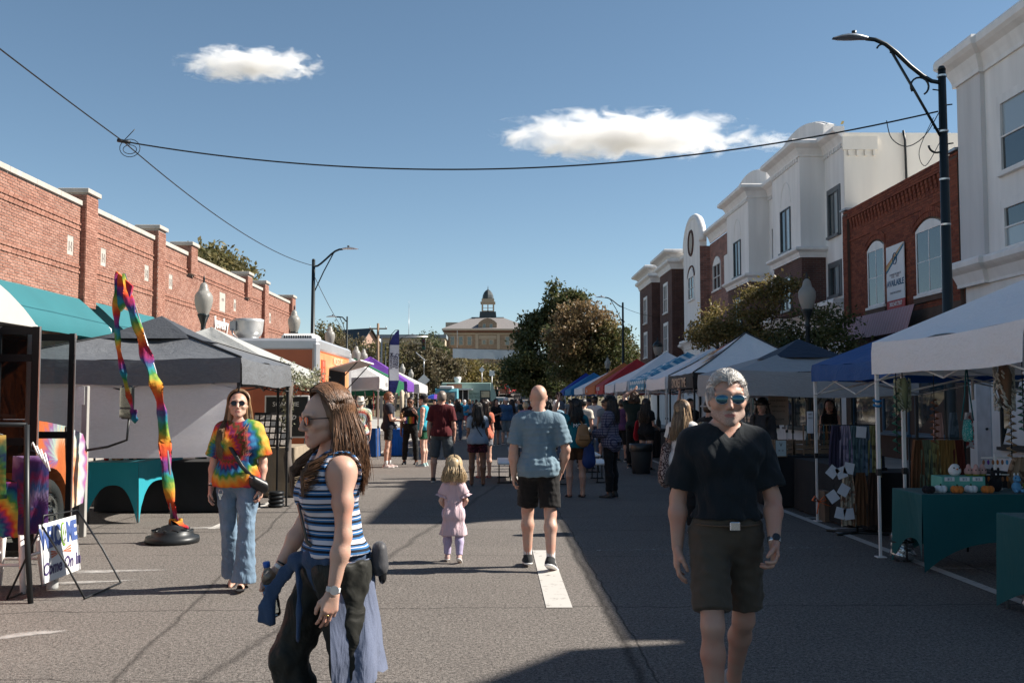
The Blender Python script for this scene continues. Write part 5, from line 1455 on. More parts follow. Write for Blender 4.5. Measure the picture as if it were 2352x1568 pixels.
 def leg(s, D, i, e=0.0, t1=2.0, k=.03, flare=0.0, t0=0.0, cap=True, prof=None):
  q=s.k; gm=(s.g**.7)*(1 if not s.child else .92); K,A,Hh=s.knee[i],s.ankle[i],s.hip[i]
  r0=(.086 if not s.fem else .090)*q*gm; r1=.054*q*gm; r2=.057*q*gm; r3=.036*q*gm
  if t1<1:
   D.cone(Hh,Hh+(K-Hh)*t1,r0+e,r0+(r1-r0)*t1+e+flare,k,cut1=cap); return
  D.cone(Hh,Hh+(K-Hh)*.5,r0+e,.072*q*gm+e,k); D.cone(Hh+(K-Hh)*.5,K,.072*q*gm+e,r1+e+(flare*.3 if t1<=1.02 else 0),k)
  t=min(t1-1,1)
  if t<=0: return
  back=-s.fw*.0
  d=unit(A-K); bk=np.cross(d, unit(np.cross(V3(0,1,0),d)+1e-6)); bk=V3(0,-1,0)-d*float(V3(0,-1,0)@d); bk=unit(bk)
  a=K+(A-K)*min(.32,t)+bk*.016*q
  D.cone(K,a,r1*.98+e,r2+e+flare*.2,k,cut1=(t<=.32 and cap))
  if t>.32:
   b=K+(A-K)*t; D.cone(a,b,r2+e+flare*.2,r2+(r3-r2)*((t-.32)/.68)+e+flare,k,cut1=(t<1 and cap))
 def make(s, skin, hd='m', vox=.011, hands=('relax','relax'), handrot=(0,0), name='body', beard=None):
  lo,hi=s._bounds()
  D=Sdf(lo,hi,vox); q=s.k
  s.torso(D)
  D.cone(s.N-s.up*.03*q, s.Hc-s.up*.06*s.hd-s.fw*.02*q, (.060 if not s.fem else .050)*q, (.054 if not s.fem else .045)*q, .03)
  for i in (0,1): s.arm(D,i); s.leg(D,i)
  for i in (0,1):
   M3=s.footm(i); D.cone(s.ankle[i], s.ankle[i]+M3@V3(0,-.012,-.035)*q,.036*q,.036*q,.02)
   D.cone(s.ankle[i]+M3@V3(0,.0,-.03)*q, s.ankle[i]+M3@V3(0,.10,-.062)*q,.034*q,.024*q,.02); D.cone(s.ankle[i]+M3@V3(0,.10,-.062)*q, s.ankle[i]+M3@V3(0,.15,-.066)*q,.030*q,.016*q,.02)
  Vs,Fs=D.nets(); allV=[Vs]; allF=[Fs]; mi=[np.zeros(len(Fs),int)]; n=len(Vs)
  hv,hf=HEADS[hd]; hv2=(hv*s.hd)@s.Rh.T+s.Hc; allV.append(hv2); allF.append(hf+n); n+=len(hv)
  cen=hv[hf].mean(1); m=np.zeros(len(hf),int)
  lips=(((cen[:,0]/.0235)**2+((cen[:,2]+.0687)/.0095)**2)<1)&(cen[:,1]>.07)
  m[lips]=1
  eye=(((np.abs(cen[:,0])-.031)**2/.0105**2+(cen[:,2]-.007)**2/.0055**2)<1)&(cen[:,1]>.06); m[eye]=3
  ir=(((np.abs(cen[:,0])-.031)**2+(cen[:,2]-.007)**2)<.0056**2)&(cen[:,1]>.06); m[ir]=2
  if beard: m[(cen[:,2]<-.040)&(cen[:,1]>.012)&(cen[:,2]>-.125)&(m==0)&((cen[:,2]<-.046)|(np.abs(cen[:,0])>.05))]=4
  mi.append(m)
  for i in (0,1):
   tv,tf=HANDS[hands[i]] if isinstance(hands[i],str) else hands[i]
   tv=tv.copy();
   if i==0: tv[:,0]*=-1; tf=tf[:,::-1]
   d=unit(s.H[i]-s.E[i]); z=-d
   y=V3(0,1,0)-z*float(V3(0,1,0)@z)
   if np.linalg.norm(y)<.25: y=V3(0,0,1)-z*float(V3(0,0,1)@z)
   y=unit(y); x=np.cross(y,z); M3=np.stack([x,y,z],1)
   a=R(handrot[i]); Rz=np.array(((math.cos(a),-math.sin(a),0),(math.sin(a),math.cos(a),0),(0,0,1)),dtype=np.float32)
   sc=q*(1.0 if not s.fem else .92)*(1 if not s.child else .9)
   tv=(tv*sc)@(M3@Rz).T+s.H[i]
   s.handM=getattr(s,'handM',{}); s.handM[i]=(M3@Rz,s.H[i],sc)
   allV.append(tv); allF.append(tf+n); n+=len(tv); mi.append(np.zeros(len(tf),int))
  me=np_mesh(name,np.concatenate(allV),np.concatenate(allF),[skin_mat(*skin),LIPM,EYEM,EYEW]+([beard] if beard else []),True,np.concatenate(mi))
  s.body=link(name,me,s.root); return s
 def footm(s,i):
  yaw,pitch=s.feet[i]; return rotm(yaw,pitch,0)
 def place(s, label, x, y, facing, group='people walking and shopping along the street fair'):
  """facing: degrees, 0 looks away from the camera, 180 towards it (counter-clockwise from above)"""
  s.root=thing('person',label,'person',(x,y,0),R(facing),group); return s
 def wrinkle(s,V,amp,seed,lam=(.05,.12),zs=.35,zr=None):
  r=np.random.default_rng(seed); d=np.zeros(len(V),dtype=np.float32)
  for k in range(7):
   n=r.normal(size=3); n[2]*=zs; n/=np.linalg.norm(n); l=r.uniform(*lam)
   n2=r.normal(size=3); n2/=np.linalg.norm(n2)
   d+=np.sin((V@n)*6.283/l+r.uniform(0,6)+.8*np.sin((V@n2)*6.283/(l*2.5)))*r.uniform(.5,1)
  return d*amp/3
 def cloth(s, nm, mat, fn, vox=.011, m=.16, amp=.004, seed=1, cuts=(), zs=.35, lam=(.05,.12)):
  lo,hi=s._bounds(m); D=Sdf(lo,hi,vox); fn(D)
  for p,n in cuts: D.cut(p,n)
  V,F=D.nets()
  if amp>0 and len(V):
   vn=np.zeros_like(V); a=V[F[:,1]]-V[F[:,0]]; b=V[F[:,3]]-V[F[:,0]]; fnn=np.cross(a,b)
   for j in range(4): np.add.at(vn,F[:,j],fnn)
   vn/=np.linalg.norm(vn,axis=1)[:,None]+1e-9
   w=s.wrinkle(V,amp,seed,zs=zs,lam=lam)*np.clip((s.N[2]-.04*s.k-V[:,2])/(.07*s.k),.12,1); V=V+vn*(np.maximum(w,-.45*amp))[:,None]
  return link(nm,np_mesh(nm,V,F,mat if isinstance(mat,(list,tuple)) else [mat]),s.root)
 def shirt(s, mat, e=.016, sleeve=.55, hem=-.06, neck=.03, vox=.011, amp=.005, seed=1, nm='shirt', flare=.012, tank=False, loose=.0, vneck=0.0, low=0.0):
  q=s.k
  def fn(D):
   s.torso(D,e,.05)
   hr=(.122 if not s.fem else .122)*q*s.g+e+loose+.012
   D.cone(s.W, s.P+s.up*(hem)*q+s.fw*s.belly*.4, .118*q*s.g+e+loose*.6+s.belly*.5, hr, .05, flat=.84, fax=s.fw, cut1=True)
   D.cone(s.hip[0]*.72+s.P*.28+s.up*.02*q, s.hip[1]*.72+s.P*.28+s.up*.02*q,(.100 if not s.fem else .106)*q*s.g+e+.020,(.100 if not s.fem else .106)*q*s.g+e+.020,.04,flat=.98,fax=s.fw)
   for sx in (-1,1): D.ell(s.P+s.rt*sx*.068*q-s.fw*.055*q-s.up*.015*q,(.078*q*s.g+e+.02,.075*q*s.g+e+.02,.085*q+e+.02),.04)
   if not tank:
    for i in (0,1): s.arm(D,i,e+.004,sleeve,.03,flare)
   else:
    for i in (0,1):
     sgn=-1 if i==0 else 1; c=s.S[i]+s.rt*sgn*.028*q-s.up*.02*q
     D.ell(c,(.068*q,.085*q,.105*q),.012,sub=True,rot=s.Rt)
   D.ell(s.N+s.up*.045*q+s.fw*(.012+low*.5)*q,(.074*q+neck*.3,.075*q+neck*.3+low*.5,.052*q+neck*.5+low),.01,sub=True,rot=s.Rt)
   if vneck: D.cone(s.N+s.fw*.075*q, s.N+s.fw*.105*q-s.up*vneck*q,.045*q,.012,.01,sub=True)
  return s.cloth(nm,mat,fn,vox,amp=amp,seed=seed,cuts=((s.P+s.up*hem*q,-s.up),))
 def trousers(s, mat, t1=1.0, e=.018, flare=.01, top=.09, vox=.011, amp=.005, seed=2, nm='shorts', ankle_flare=0.0, kneeflare=0.0):
  q=s.k
  def fn(D):
   hr=(.100 if not s.fem else .106)*q*s.g+e
   D.cone(s.hip[0]*.72+s.P*.28+s.up*.02*q, s.hip[1]*.72+s.P*.28+s.up*.02*q,hr,hr,.04)
   for sx in (-1,1): D.ell(s.P+s.rt*sx*.068*q-s.fw*.055*q-s.up*.015*q,(.078*q*s.g+e,.075*q*s.g+e,.085*q+e),.04)
   D.cone(s.P+s.up*.02*q+s.fw*s.belly*.4,s.P+s.up*(top+.05)*q+s.fw*s.belly*.5,.128*q*s.g+e+s.belly*.4,.122*q*s.g+e+s.belly*.5,.04,flat=.82,fax=s.fw)
   for i in (0,1):
    s.leg(D,i,e,t1,.03,flare)
    if 1.0<=t1<=1.12: D.cone(s.hip[i]+(s.knee[i]-s.hip[i])*.5,s.knee[i]+(s.ankle[i]-s.knee[i])*(t1-1),.078*q*s.g+e,.066*q*s.g+e+flare,.03,cut1=True)
    if ankle_flare: D.cone(s.knee[i],s.ankle[i]-V3(0,0,.035*q),.056*q+e*.6,.058*q+ankle_flare,.03,cut1=True,flat=.92)
  return s.cloth(nm,mat,fn,vox,amp=amp,seed=seed,cuts=((s.P+s.up*top*q,s.up),),zs=.9)
 def skirt(s, mat, t1=.8, e=.02, flare=.10, top=.1, nm='skirt', vox=.011, amp=.008, seed=3):
  q=s.k; zb=s.hip[0][2]*.5+s.hip[1][2]*.5
  kn=(s.knee[0]+s.knee[1])/2; b=s.P+(kn-s.P)*t1
  def fn(D):
   D.cone(s.P+s.up*(top+.02)*q,s.P,.120*q*s.g+e,.128*q*s.g+e,.04,flat=.85,fax=s.fw)
   D.cone(s.P,b,.135*q*s.g+e,.135*q*s.g+e+flare,.04,flat=.85,fax=s.fw,cut1=True)
   for sx in (-1,1): D.ell(s.P+s.rt*sx*.068*q-s.fw*.055*q-s.up*.015*q,(.078*q*s.g+e,.075*q*s.g+e,.085*q+e),.04)
  return s.cloth(nm,mat,fn,vox,amp=amp,seed=seed,cuts=((s.P+s.up*top*q,s.up),(b,V3(0,0,-1))),zs=.15,lam=(.07,.14))
 def shoes(s, kind, mats, socks=None):
  tv,tf=SHOES[kind]
  for i in (0,1):
   M3=s.footm(i); V=(tv*s.k*(1 if not s.child else .95))@M3.T+s.ankle[i]
   c=tv[tf].mean(1)[:,2]; mi=(c<-.064).astype(int) if len(mats)>1 else None
   link('shoe',np_mesh('shoe',V,tf,mats,True,mi),s.root)
   if socks:
    mb=MB(); a=s.ankle[i]; u=unit(s.knee[i]-a); mb.tube([a-u*.03*s.k,a+u*.03*s.k,a+u*.075*s.k,a+u*.085*s.k],[.043*s.k,.042*s.k,.044*s.k,.039*s.k],14); mb.build('sock',socks,s.root)
 def hp(s,p): return s.Rh@(np.asarray(p,dtype=np.float32)*s.hd)+s.Hc
 def hair(s, mat, style='short', length=.35, n=260, vox=.007, seed=4, vol=.012, r=.0055, fringe=False, flow=None, ponytail=False):
  mt=hair_mat(*mat); q=s.hd
  D=Sdf((-.17,-.20,-.16-(length*.8 if style=='long' else 0)),(.17,.16,.19),vox)
  if style in('short','crop'): D.ell((0,-.014,.042),(.078+vol,.100+vol,.090+vol),.02)
  else: D.ell((0,-.034,.040),(.076+vol*.8,.096+vol*.6,.088+vol*.7),.02)
  D.ell((0,-.045,-.005),(.074+vol,.068+vol,.075),.03)
  if style in ('short','crop'):
   D.cut((0,.058,.070),(0,.86,-.50),.02); D.cut((0,-.03,-.055),(0,.10,-1),.02)
   D.cone((-.10,.035,-.03),(-.10,.035,.02),.05,.042,.01,sub=True); D.cone((.10,.035,-.03),(.10,.035,.02),.05,.042,.01,sub=True)
   D.ell((0,.13,-.01),(.11,.09,.085),.01,sub=True)
  else:
   D.cut((0,-.03,-.085),(0,0,-1),.02)
   Lh=length/s.hd
   for k_,th in enumerate((8,40,66,90,114,140,172)):
    a=R(th); D.cone((.066*math.cos(a),-.012-.070*math.sin(a),.02),(.088*math.cos(a),-.030-.078*math.sin(a),-.02-Lh*.72),.026+vol*.5,.022,.02)
   D.ell((0,.13,-.015),(.080,.085,.095),.012,sub=True); D.cone((0,.06,-.06),(0,.10,-.6),.066,.075,.012,sub=True)
  V,F=D.nets()
  rr=np.random.default_rng(seed);
  if style in('short','crop'):
   V=V*(1+ (rr.normal(0,.002,len(V)))[:,None])
  V=(V*q)@s.Rh.T+s.Hc
  mbv=[];mbf=[];off=len(V)
  def strand(pts,r0):
   nonlocal off
   pts=np.array(pts); m=len(pts)
   t=np.gradient(pts,axis=0); t/=np.linalg.norm(t,axis=1)[:,None]+1e-9
   a=np.cross(t,np.array((.3,.2,1.0))); a/=np.linalg.norm(a,axis=1)[:,None]+1e-9; b=np.cross(t,a)
   rad=r0*np.sin(np.linspace(.55,2.95,m))**.6
   ring=[]
   for j in range(3):
    th=2.094*j; ring.append(pts+(a*math.cos(th)+b*math.sin(th))*rad[:,None])
   v=np.stack(ring,1).reshape(-1,3); f=[]
   for i in range(m-1):
    for j in range(3): f.append((off+i*3+j,off+i*3+(j+1)%3,off+(i+1)*3+(j+1)%3,off+(i+1)*3+j))
   mbv.append(v); mbf.extend(f); off+=len(v)
  if style in ('short','crop') and n>0:
   for k in range(n):
    u=rr.uniform(-1,1); ph=rr.uniform(0,6.283)
    d=np.array((math.cos(ph)*math.sqrt(1-u*u),math.sin(ph)*math.sqrt(1-u*u),u))
    p=np.array((0,-.014,.042))+d*np.array((.078+vol,.100+vol,.090+vol))*.97
    if p[2]<.0 and p[1]>-.03: continue
    if p[1]>.055 and p[2]<.085: continue
    if p[2]<-.05: continue
    tg=np.array((0,.75 if p[1]>-.02 else -.25,.30 if p[2]>.06 else -.7)); tg=tg-d*float(tg@d); dirv=tg/np.linalg.norm(tg)+d*.13+rr.normal(0,.07,3); dirv/=np.linalg.norm(dirv)
    L=length*.1*rr.uniform(.5,1.1); pts=[p,p+dirv*L*.5,p+dirv*L+np.array((0,0,-.15*L))]
    strand([s.hp(x) for x in pts], r*q)
  if style=='long':
   fl=np.array(flow if flow is not None else (0,0,0),dtype=float)
   R0=np.array((.078+vol,.100+vol,.090+vol)); c=np.array((0,-.016,.042))
   for k in range(n):
    side=rr.choice((-1,1)); lay=rr.uniform(.985,1.10); back=rr.uniform(0,1)
    if back<.62:
     y0=rr.uniform(-.075,.080); a1=rr.uniform(1.65,1.95); pts=[]
     for t in np.linspace(0,1,6):
      a=(.03+.05*rr.random()*(1-t))+a1*t
      y=y0-.030*t-(.030*max(0,y0)/.09)*t
      f=math.sqrt(max(.12,1-(y/R0[1])**2))
      rx=R0[0]*max(f,.62)*lay; rz=R0[2]*f*lay
      pts.append(c+np.array((side*(math.sin(a)*rx+.004),y,math.cos(a)*rz+.006*(1-t))))
     dv=np.array((side*1.0,(pts[-1][1]-c[1])/.1))
    else:
     th=-math.pi/2+rr.uniform(-1.25,1.25); dv=np.array((math.cos(th),math.sin(th)))
     pts=[c+np.array((dv[0]*math.sin(a),dv[1]*math.sin(a),math.cos(a)))*R0*(.93+.07*a/1.8)*(1+(lay-1)*.5) for a in np.linspace(.10,1.8,6)]
    base=s.hp(pts[-1]); world=[s.hp(p) for p in pts]
    L=length*rr.uniform(.82,1.06); sp_=rr.normal(0,.014,3); wav=rr.uniform(0,6.28); out=s.Rh@np.array((dv[0]*.5,dv[1]*.5-.15,0))
    m=6
    for j in range(1,m+1):
     t=j/m
     p=base+np.array((0,0,-1))*L*t+out*.05*math.sin(t*2.2)*q+fl*t*t+sp_*t+np.array((math.sin(wav+t*5),math.cos(wav*1.3+t*4),0))*.010*t
     dd=p-s.C; yl=float(dd@s.fw); zl=float(dd@s.up)
     lim=(.098*s.k if zl<.10*s.k else .07*s.k)+.012
     xl=float(dd@s.rt)
     if zl<.13*s.k and abs(xl)<.20*s.k:
      if yl<0: p=p+s.fw*(min(yl,-lim-.01*rr.random())-yl)
      else: p=p+s.fw*(max(yl,lim+(.035 if s.fem else 0)+.01*rr.random())-yl)
     world.append(p)
    strand(world, r*q*rr.uniform(.7,1.3))
  if ponytail:
   b0=s.hp((0,-.115,.03))
   for k in range(n//2):
    o=rr.normal(0,.014,3); world=[s.hp((o[0]*2,-.095,.05+o[2])),b0+o*.6]
    for j in range(1,6):
     t=j/5; world.append(b0+np.array((0,0,-1))*length*t*rr.uniform(.85,1.05)+s.Rh@np.array((0,-.05*math.sin(t*2.5),0))+o*(1+t)+fl_(flow)*t)
    strand(world,r*q)
  if mbv:
   allv=np.concatenate([V]+mbv); allf=np.concatenate([F,np.array(mbf)])
  else: allv,allf=V,F
  return link('hair',np_mesh('hair',allv,allf,mt),s.root)
 def sunglasses(s, frame, lens, round_=False):
  fm=MB(); M4=Matrix.Translation(Vector(s.Hc))@Matrix(s.Rh.tolist()).to_4x4()@Matrix.Scale(s.hd,4)
  def curve(x): return .104-.18*x*x/.1*.35
  for sx in (-1,1):
   pts=[]
   for a in np.linspace(0,2*math.pi,19):
    rx,rz=(.027,.024) if round_ else (.029,.0235)
    x=sx*.034+rx*math.cos(a); z=.006+rz*math.sin(a)-(0 if round_ else .004*(1-math.cos(a*1.0))*0)
    if not round_ and math.sin(a)>0: z=.006+rz*.72*math.sin(a)
    pts.append(M4@Vector((x,curve(x),z)))
   fm.tube(pts,.0021*s.hd,5,caps=False)
   fm.tube([M4@Vector((sx*.061,curve(.061),.012)),M4@Vector((sx*.078,.06,.012)),M4@Vector((sx*.083,.0,.010))],.002*s.hd,5)
  fm.tube([M4@Vector((-.008,curve(.008)+.003,.014)),M4@Vector((.008,curve(.008)+.003,.014))],.002*s.hd,5)
  g=fm.build('sunglasses',frame,s.root)
  for sx in (-1,1):
   lb_=MB(); vs=[M4@Vector((sx*.034,curve(.034)+.003,.004))]; n=18
   for a in np.linspace(0,2*math.pi,n,endpoint=False):
    rx,rz=(.026,.023) if round_ else (.028,.0225)
    x=sx*.034+rx*math.cos(a); z=.006+rz*math.sin(a)*(1 if round_ or math.sin(a)<0 else .72); vs.append(M4@Vector((x,curve(x)+.0005,z)))
   lb_.add(vs,[(0,1+k,1+(k+1)%n) if sx>-2 else None for k in range(n)],0,True); lb_.build('lens',lens,g)
  return g
 def hat(s, kind, mat, tilt=0, band=None):
  mb=MB(); M4=Matrix.Translation(Vector(s.Hc))@Matrix(s.Rh.tolist()).to_4x4()@Matrix.Scale(s.hd,4)
  if kind=='cap':
   prof=[(.099,.045),(.101,.07),(.094,.105),(.074,.135),(.04,.152),(.0,.157)]
   mb.lathe([(r*1.0,z) for r,z in prof],(0,-.012,0),22,0,True); mb.v=[tuple(M4@Vector((v[0]*.93,v[1]*1.06,v[2]))) for v in mb.v]
   vs=[];n=10
   for a in np.linspace(-.95,.95,n):
    x=.088*math.sin(a); y=.098*math.cos(a)-.006
    vs+= [M4@Vector((x,y,.052)),M4@Vector((x*.98,y+.075*math.cos(a)**.7,.042-.02*abs(math.sin(a)))),M4@Vector((x*.98,y+.075*math.cos(a)**.7,.038-.02*abs(math.sin(a)))),M4@Vector((x,y,.047))]
   fs=[(4*k+j,4*k+4+j,4*k+4+(j+1)%4,4*k+(j+1)%4) for k in range(n-1) for j in range(4)]
   mb.add(vs,fs,0,True)
  else:
   br=.175 if kind=='cowboy' else .155
   n=28; rings=[]
   cr=[(.0,.150,0),(.035,.150,0),(.070,.140,0),(.084,.110,0),(.091,.060,0),(.094,.050,0),(.12,.047,.2),(br,.050,1.0),(br-.004,.044,1.0),(.115,.041,.2),(.09,.045,0)]
   vs=[]
   for (r_,z,c) in cr:
    for k in range(n):
     th=2*math.pi*k/n; up=c*(.055 if kind=='cowboy' else .012)*abs(math.cos(th))**2-c*.02*abs(math.sin(th))
     dent=-.018*max(0,1-abs(math.cos(th))*r_/.03)*(1 if z>.145 else 0)
     vs.append(M4@Vector((r_*math.cos(th)*.96,r_*math.sin(th)*1.08-.012,z+up+dent)))
   fs=[(i*n+k,(i+1)*n+k,(i+1)*n+(k+1)%n,i*n+(k+1)%n) for i in range(len(cr)-1) for k in range(n)]
   mb.add(vs,fs,0,True)
  o=mb.build('hat',mat,s.root)
  if band is not None:
   b=MB(); n=24
   b.tube([M4@Vector((.0925*math.cos(t)*.965,.0925*math.sin(t)*1.085-.012,.06)) for t in np.linspace(0,2*math.pi,n)],.0075*s.hd,6,caps=False,flat=1.0); b.build('hat_band',band,o)
  return o
 def band(s,i,t,r,w,mat,nm='bracelet',face=None):
  """band round forearm i at fraction t from elbow to wrist"""
  a=s.E[i]+(s.H[i]-s.E[i])*t; u=unit(s.H[i]-s.E[i]); mb=MB()
  mb.tube([a-u*w/2,a-u*w/4,a+u*w/4,a+u*w/2],[r*.97,r,r,r*.97],16,flat=.86); o=mb.build(nm,mat,s.root)
  if face is not None:
   d=unit(V3(*face[0])-u*float(V3(*face[0])@u)); f=MB(); f.cyl(Vector(a+d*r*.9),Vector(a+d*(r+.008)),.019,n=16); f.build('dial',face[1],o)
  return o
 def strap(s, pts, mat, w=.012, nm='bag_strap'):
  mb=MB(); mb.tube([Vector(p) for p in pts],w,6,flat=.35); return mb.build(nm,mat,s.root)
 def tp(s,x,y,z):
  """point on the trunk: x right, y forward, z above the pelvis, scaled"""
  return s.P+(s.rt*x+s.fw*y+s.up*z)*s.k
def fl_(f): return np.array(f if f is not None else (0,0,0),dtype=float)
# canopy tents
def cloth_mat(name,col,trans=.22,var=.06,rough=.65):
 """coated tent cloth with sewing creases"""
 if name in MATS: return MATS[name]
 m,N,L,b=_new(name); tc=N.new('ShaderNodeTexCoord'); mp=N.new('ShaderNodeMapping'); mp.inputs['Scale'].default_value=(1,1,2.2); L.new(tc.outputs['Object'],mp.inputs['Vector'])
 n=N.new('ShaderNodeTexNoise'); n.inputs['Scale'].default_value=2.6; n.inputs['Detail'].default_value=6; n.inputs['Distortion'].default_value=1.2; L.new(mp.outputs[0],n.inputs['Vector'])
 n2=N.new('ShaderNodeTexNoise'); n2.inputs['Scale'].default_value=11; n2.inputs['Detail'].default_value=4; n2.inputs['Distortion'].default_value=2; L.new(mp.outputs[0],n2.inputs['Vector'])
 mr=N.new('ShaderNodeMapRange'); mr.inputs[1].default_value=.3; mr.inputs[2].default_value=.7; mr.inputs[3].default_value=1-var; mr.inputs[4].default_value=1+var; L.new(n2.outputs[0],mr.inputs[0])
 sc=N.new('ShaderNodeVectorMath'); sc.operation='SCALE'; sc.inputs[0].default_value=col; L.new(mr.outputs[0],sc.inputs['Scale']); L.new(sc.outputs[0],b.inputs['Base Color'])
 b.inputs['Roughness'].default_value=rough; b.inputs['Specular IOR Level'].default_value=.3
 bp=N.new('ShaderNodeBump'); bp.inputs['Strength'].default_value=.45; bp.inputs['Distance'].default_value=.05
 L.new(math_node(N,L,'ADD',n.outputs[0],math_node(N,L,'MULTIPLY',n2.outputs[0],.35)),bp.inputs['Height']); L.new(bp.outputs[0],b.inputs['Normal'])
 tr=N.new('ShaderNodeBsdfTranslucent'); L.new(sc.outputs[0],tr.inputs['Color']); ms=N.new('ShaderNodeMixShader'); ms.inputs[0].default_value=trans
 L.new(b.outputs[0],ms.inputs[1]); L.new(tr.outputs[0],ms.inputs[2]); L.new(ms.outputs[0],N['Material Output'].inputs['Surface']); MATS[name]=m; return m
T_WHITE=cloth_mat('white_tent_cloth',(.84,.84,.85),.12,.03); T_BLUE=cloth_mat('blue_tent_cloth',(.012,.075,.26),.12); T_GREY=cloth_mat('grey_tent_cloth',(.36,.36,.37),.12)
T_CHAR=cloth_mat('charcoal_tent_cloth',(.135,.14,.15),.04,.14,.42); T_PALE=cloth_mat('pale_grey_tent_cloth',(.42,.43,.42),.2); T_WHITE_SUN=cloth_mat('sunlit_white_tent_cloth',(.58,.57,.56),.2); T_BLACK=cloth_mat('black_tent_cloth',(.018,.013,.013),.02)
T_ORANGE=cloth_mat('orange_tent_cloth',(.55,.14,.025),.18); T_RED=cloth_mat('red_tent_cloth',(.42,.02,.022),.15); T_SKY=cloth_mat('bright_blue_tent_cloth',(.018,.19,.42),.15)
T_GREEN=cloth_mat('green_tent_cloth',(.015,.12,.06),.12); T_PURPLE=cloth_mat('purple_tent_cloth',(.16,.055,.34),.18); T_DBLUE=cloth_mat('deep_blue_tent_cloth',(.012,.04,.30),.12)
def gingham():
 m,N,L,b=_new('blue_white_striped_cloth'); tc=N.new('ShaderNodeTexCoord'); sp=N.new('ShaderNodeSeparateXYZ'); L.new(tc.outputs['Object'],sp.inputs[0])
 A=lambda op,a,c_=None: math_node(N,L,op,a,c_)
 k=A('GREATER_THAN',A('FRACT',A('ADD',A('MULTIPLY',A('ADD',sp.outputs['X'],A('MULTIPLY',sp.outputs['Z'],1.8)),2.6),9.0)),.5)
 k2=A('GREATER_THAN',A('FRACT',A('ADD',A('MULTIPLY',sp.outputs['Y'],2.4),9.0)),.5)
 cr=ramp(N,[(0,(.74,.74,.74)),(.5,(.10,.32,.46)),(1,(.03,.20,.36))]); L.new(A('MULTIPLY',A('ADD',k,k2),.5),cr.inputs[0]); L.new(cr.outputs[0],b.inputs['Base Color']); b.inputs['Roughness'].default_value=.7; return m
T_STRIPE=gingham()
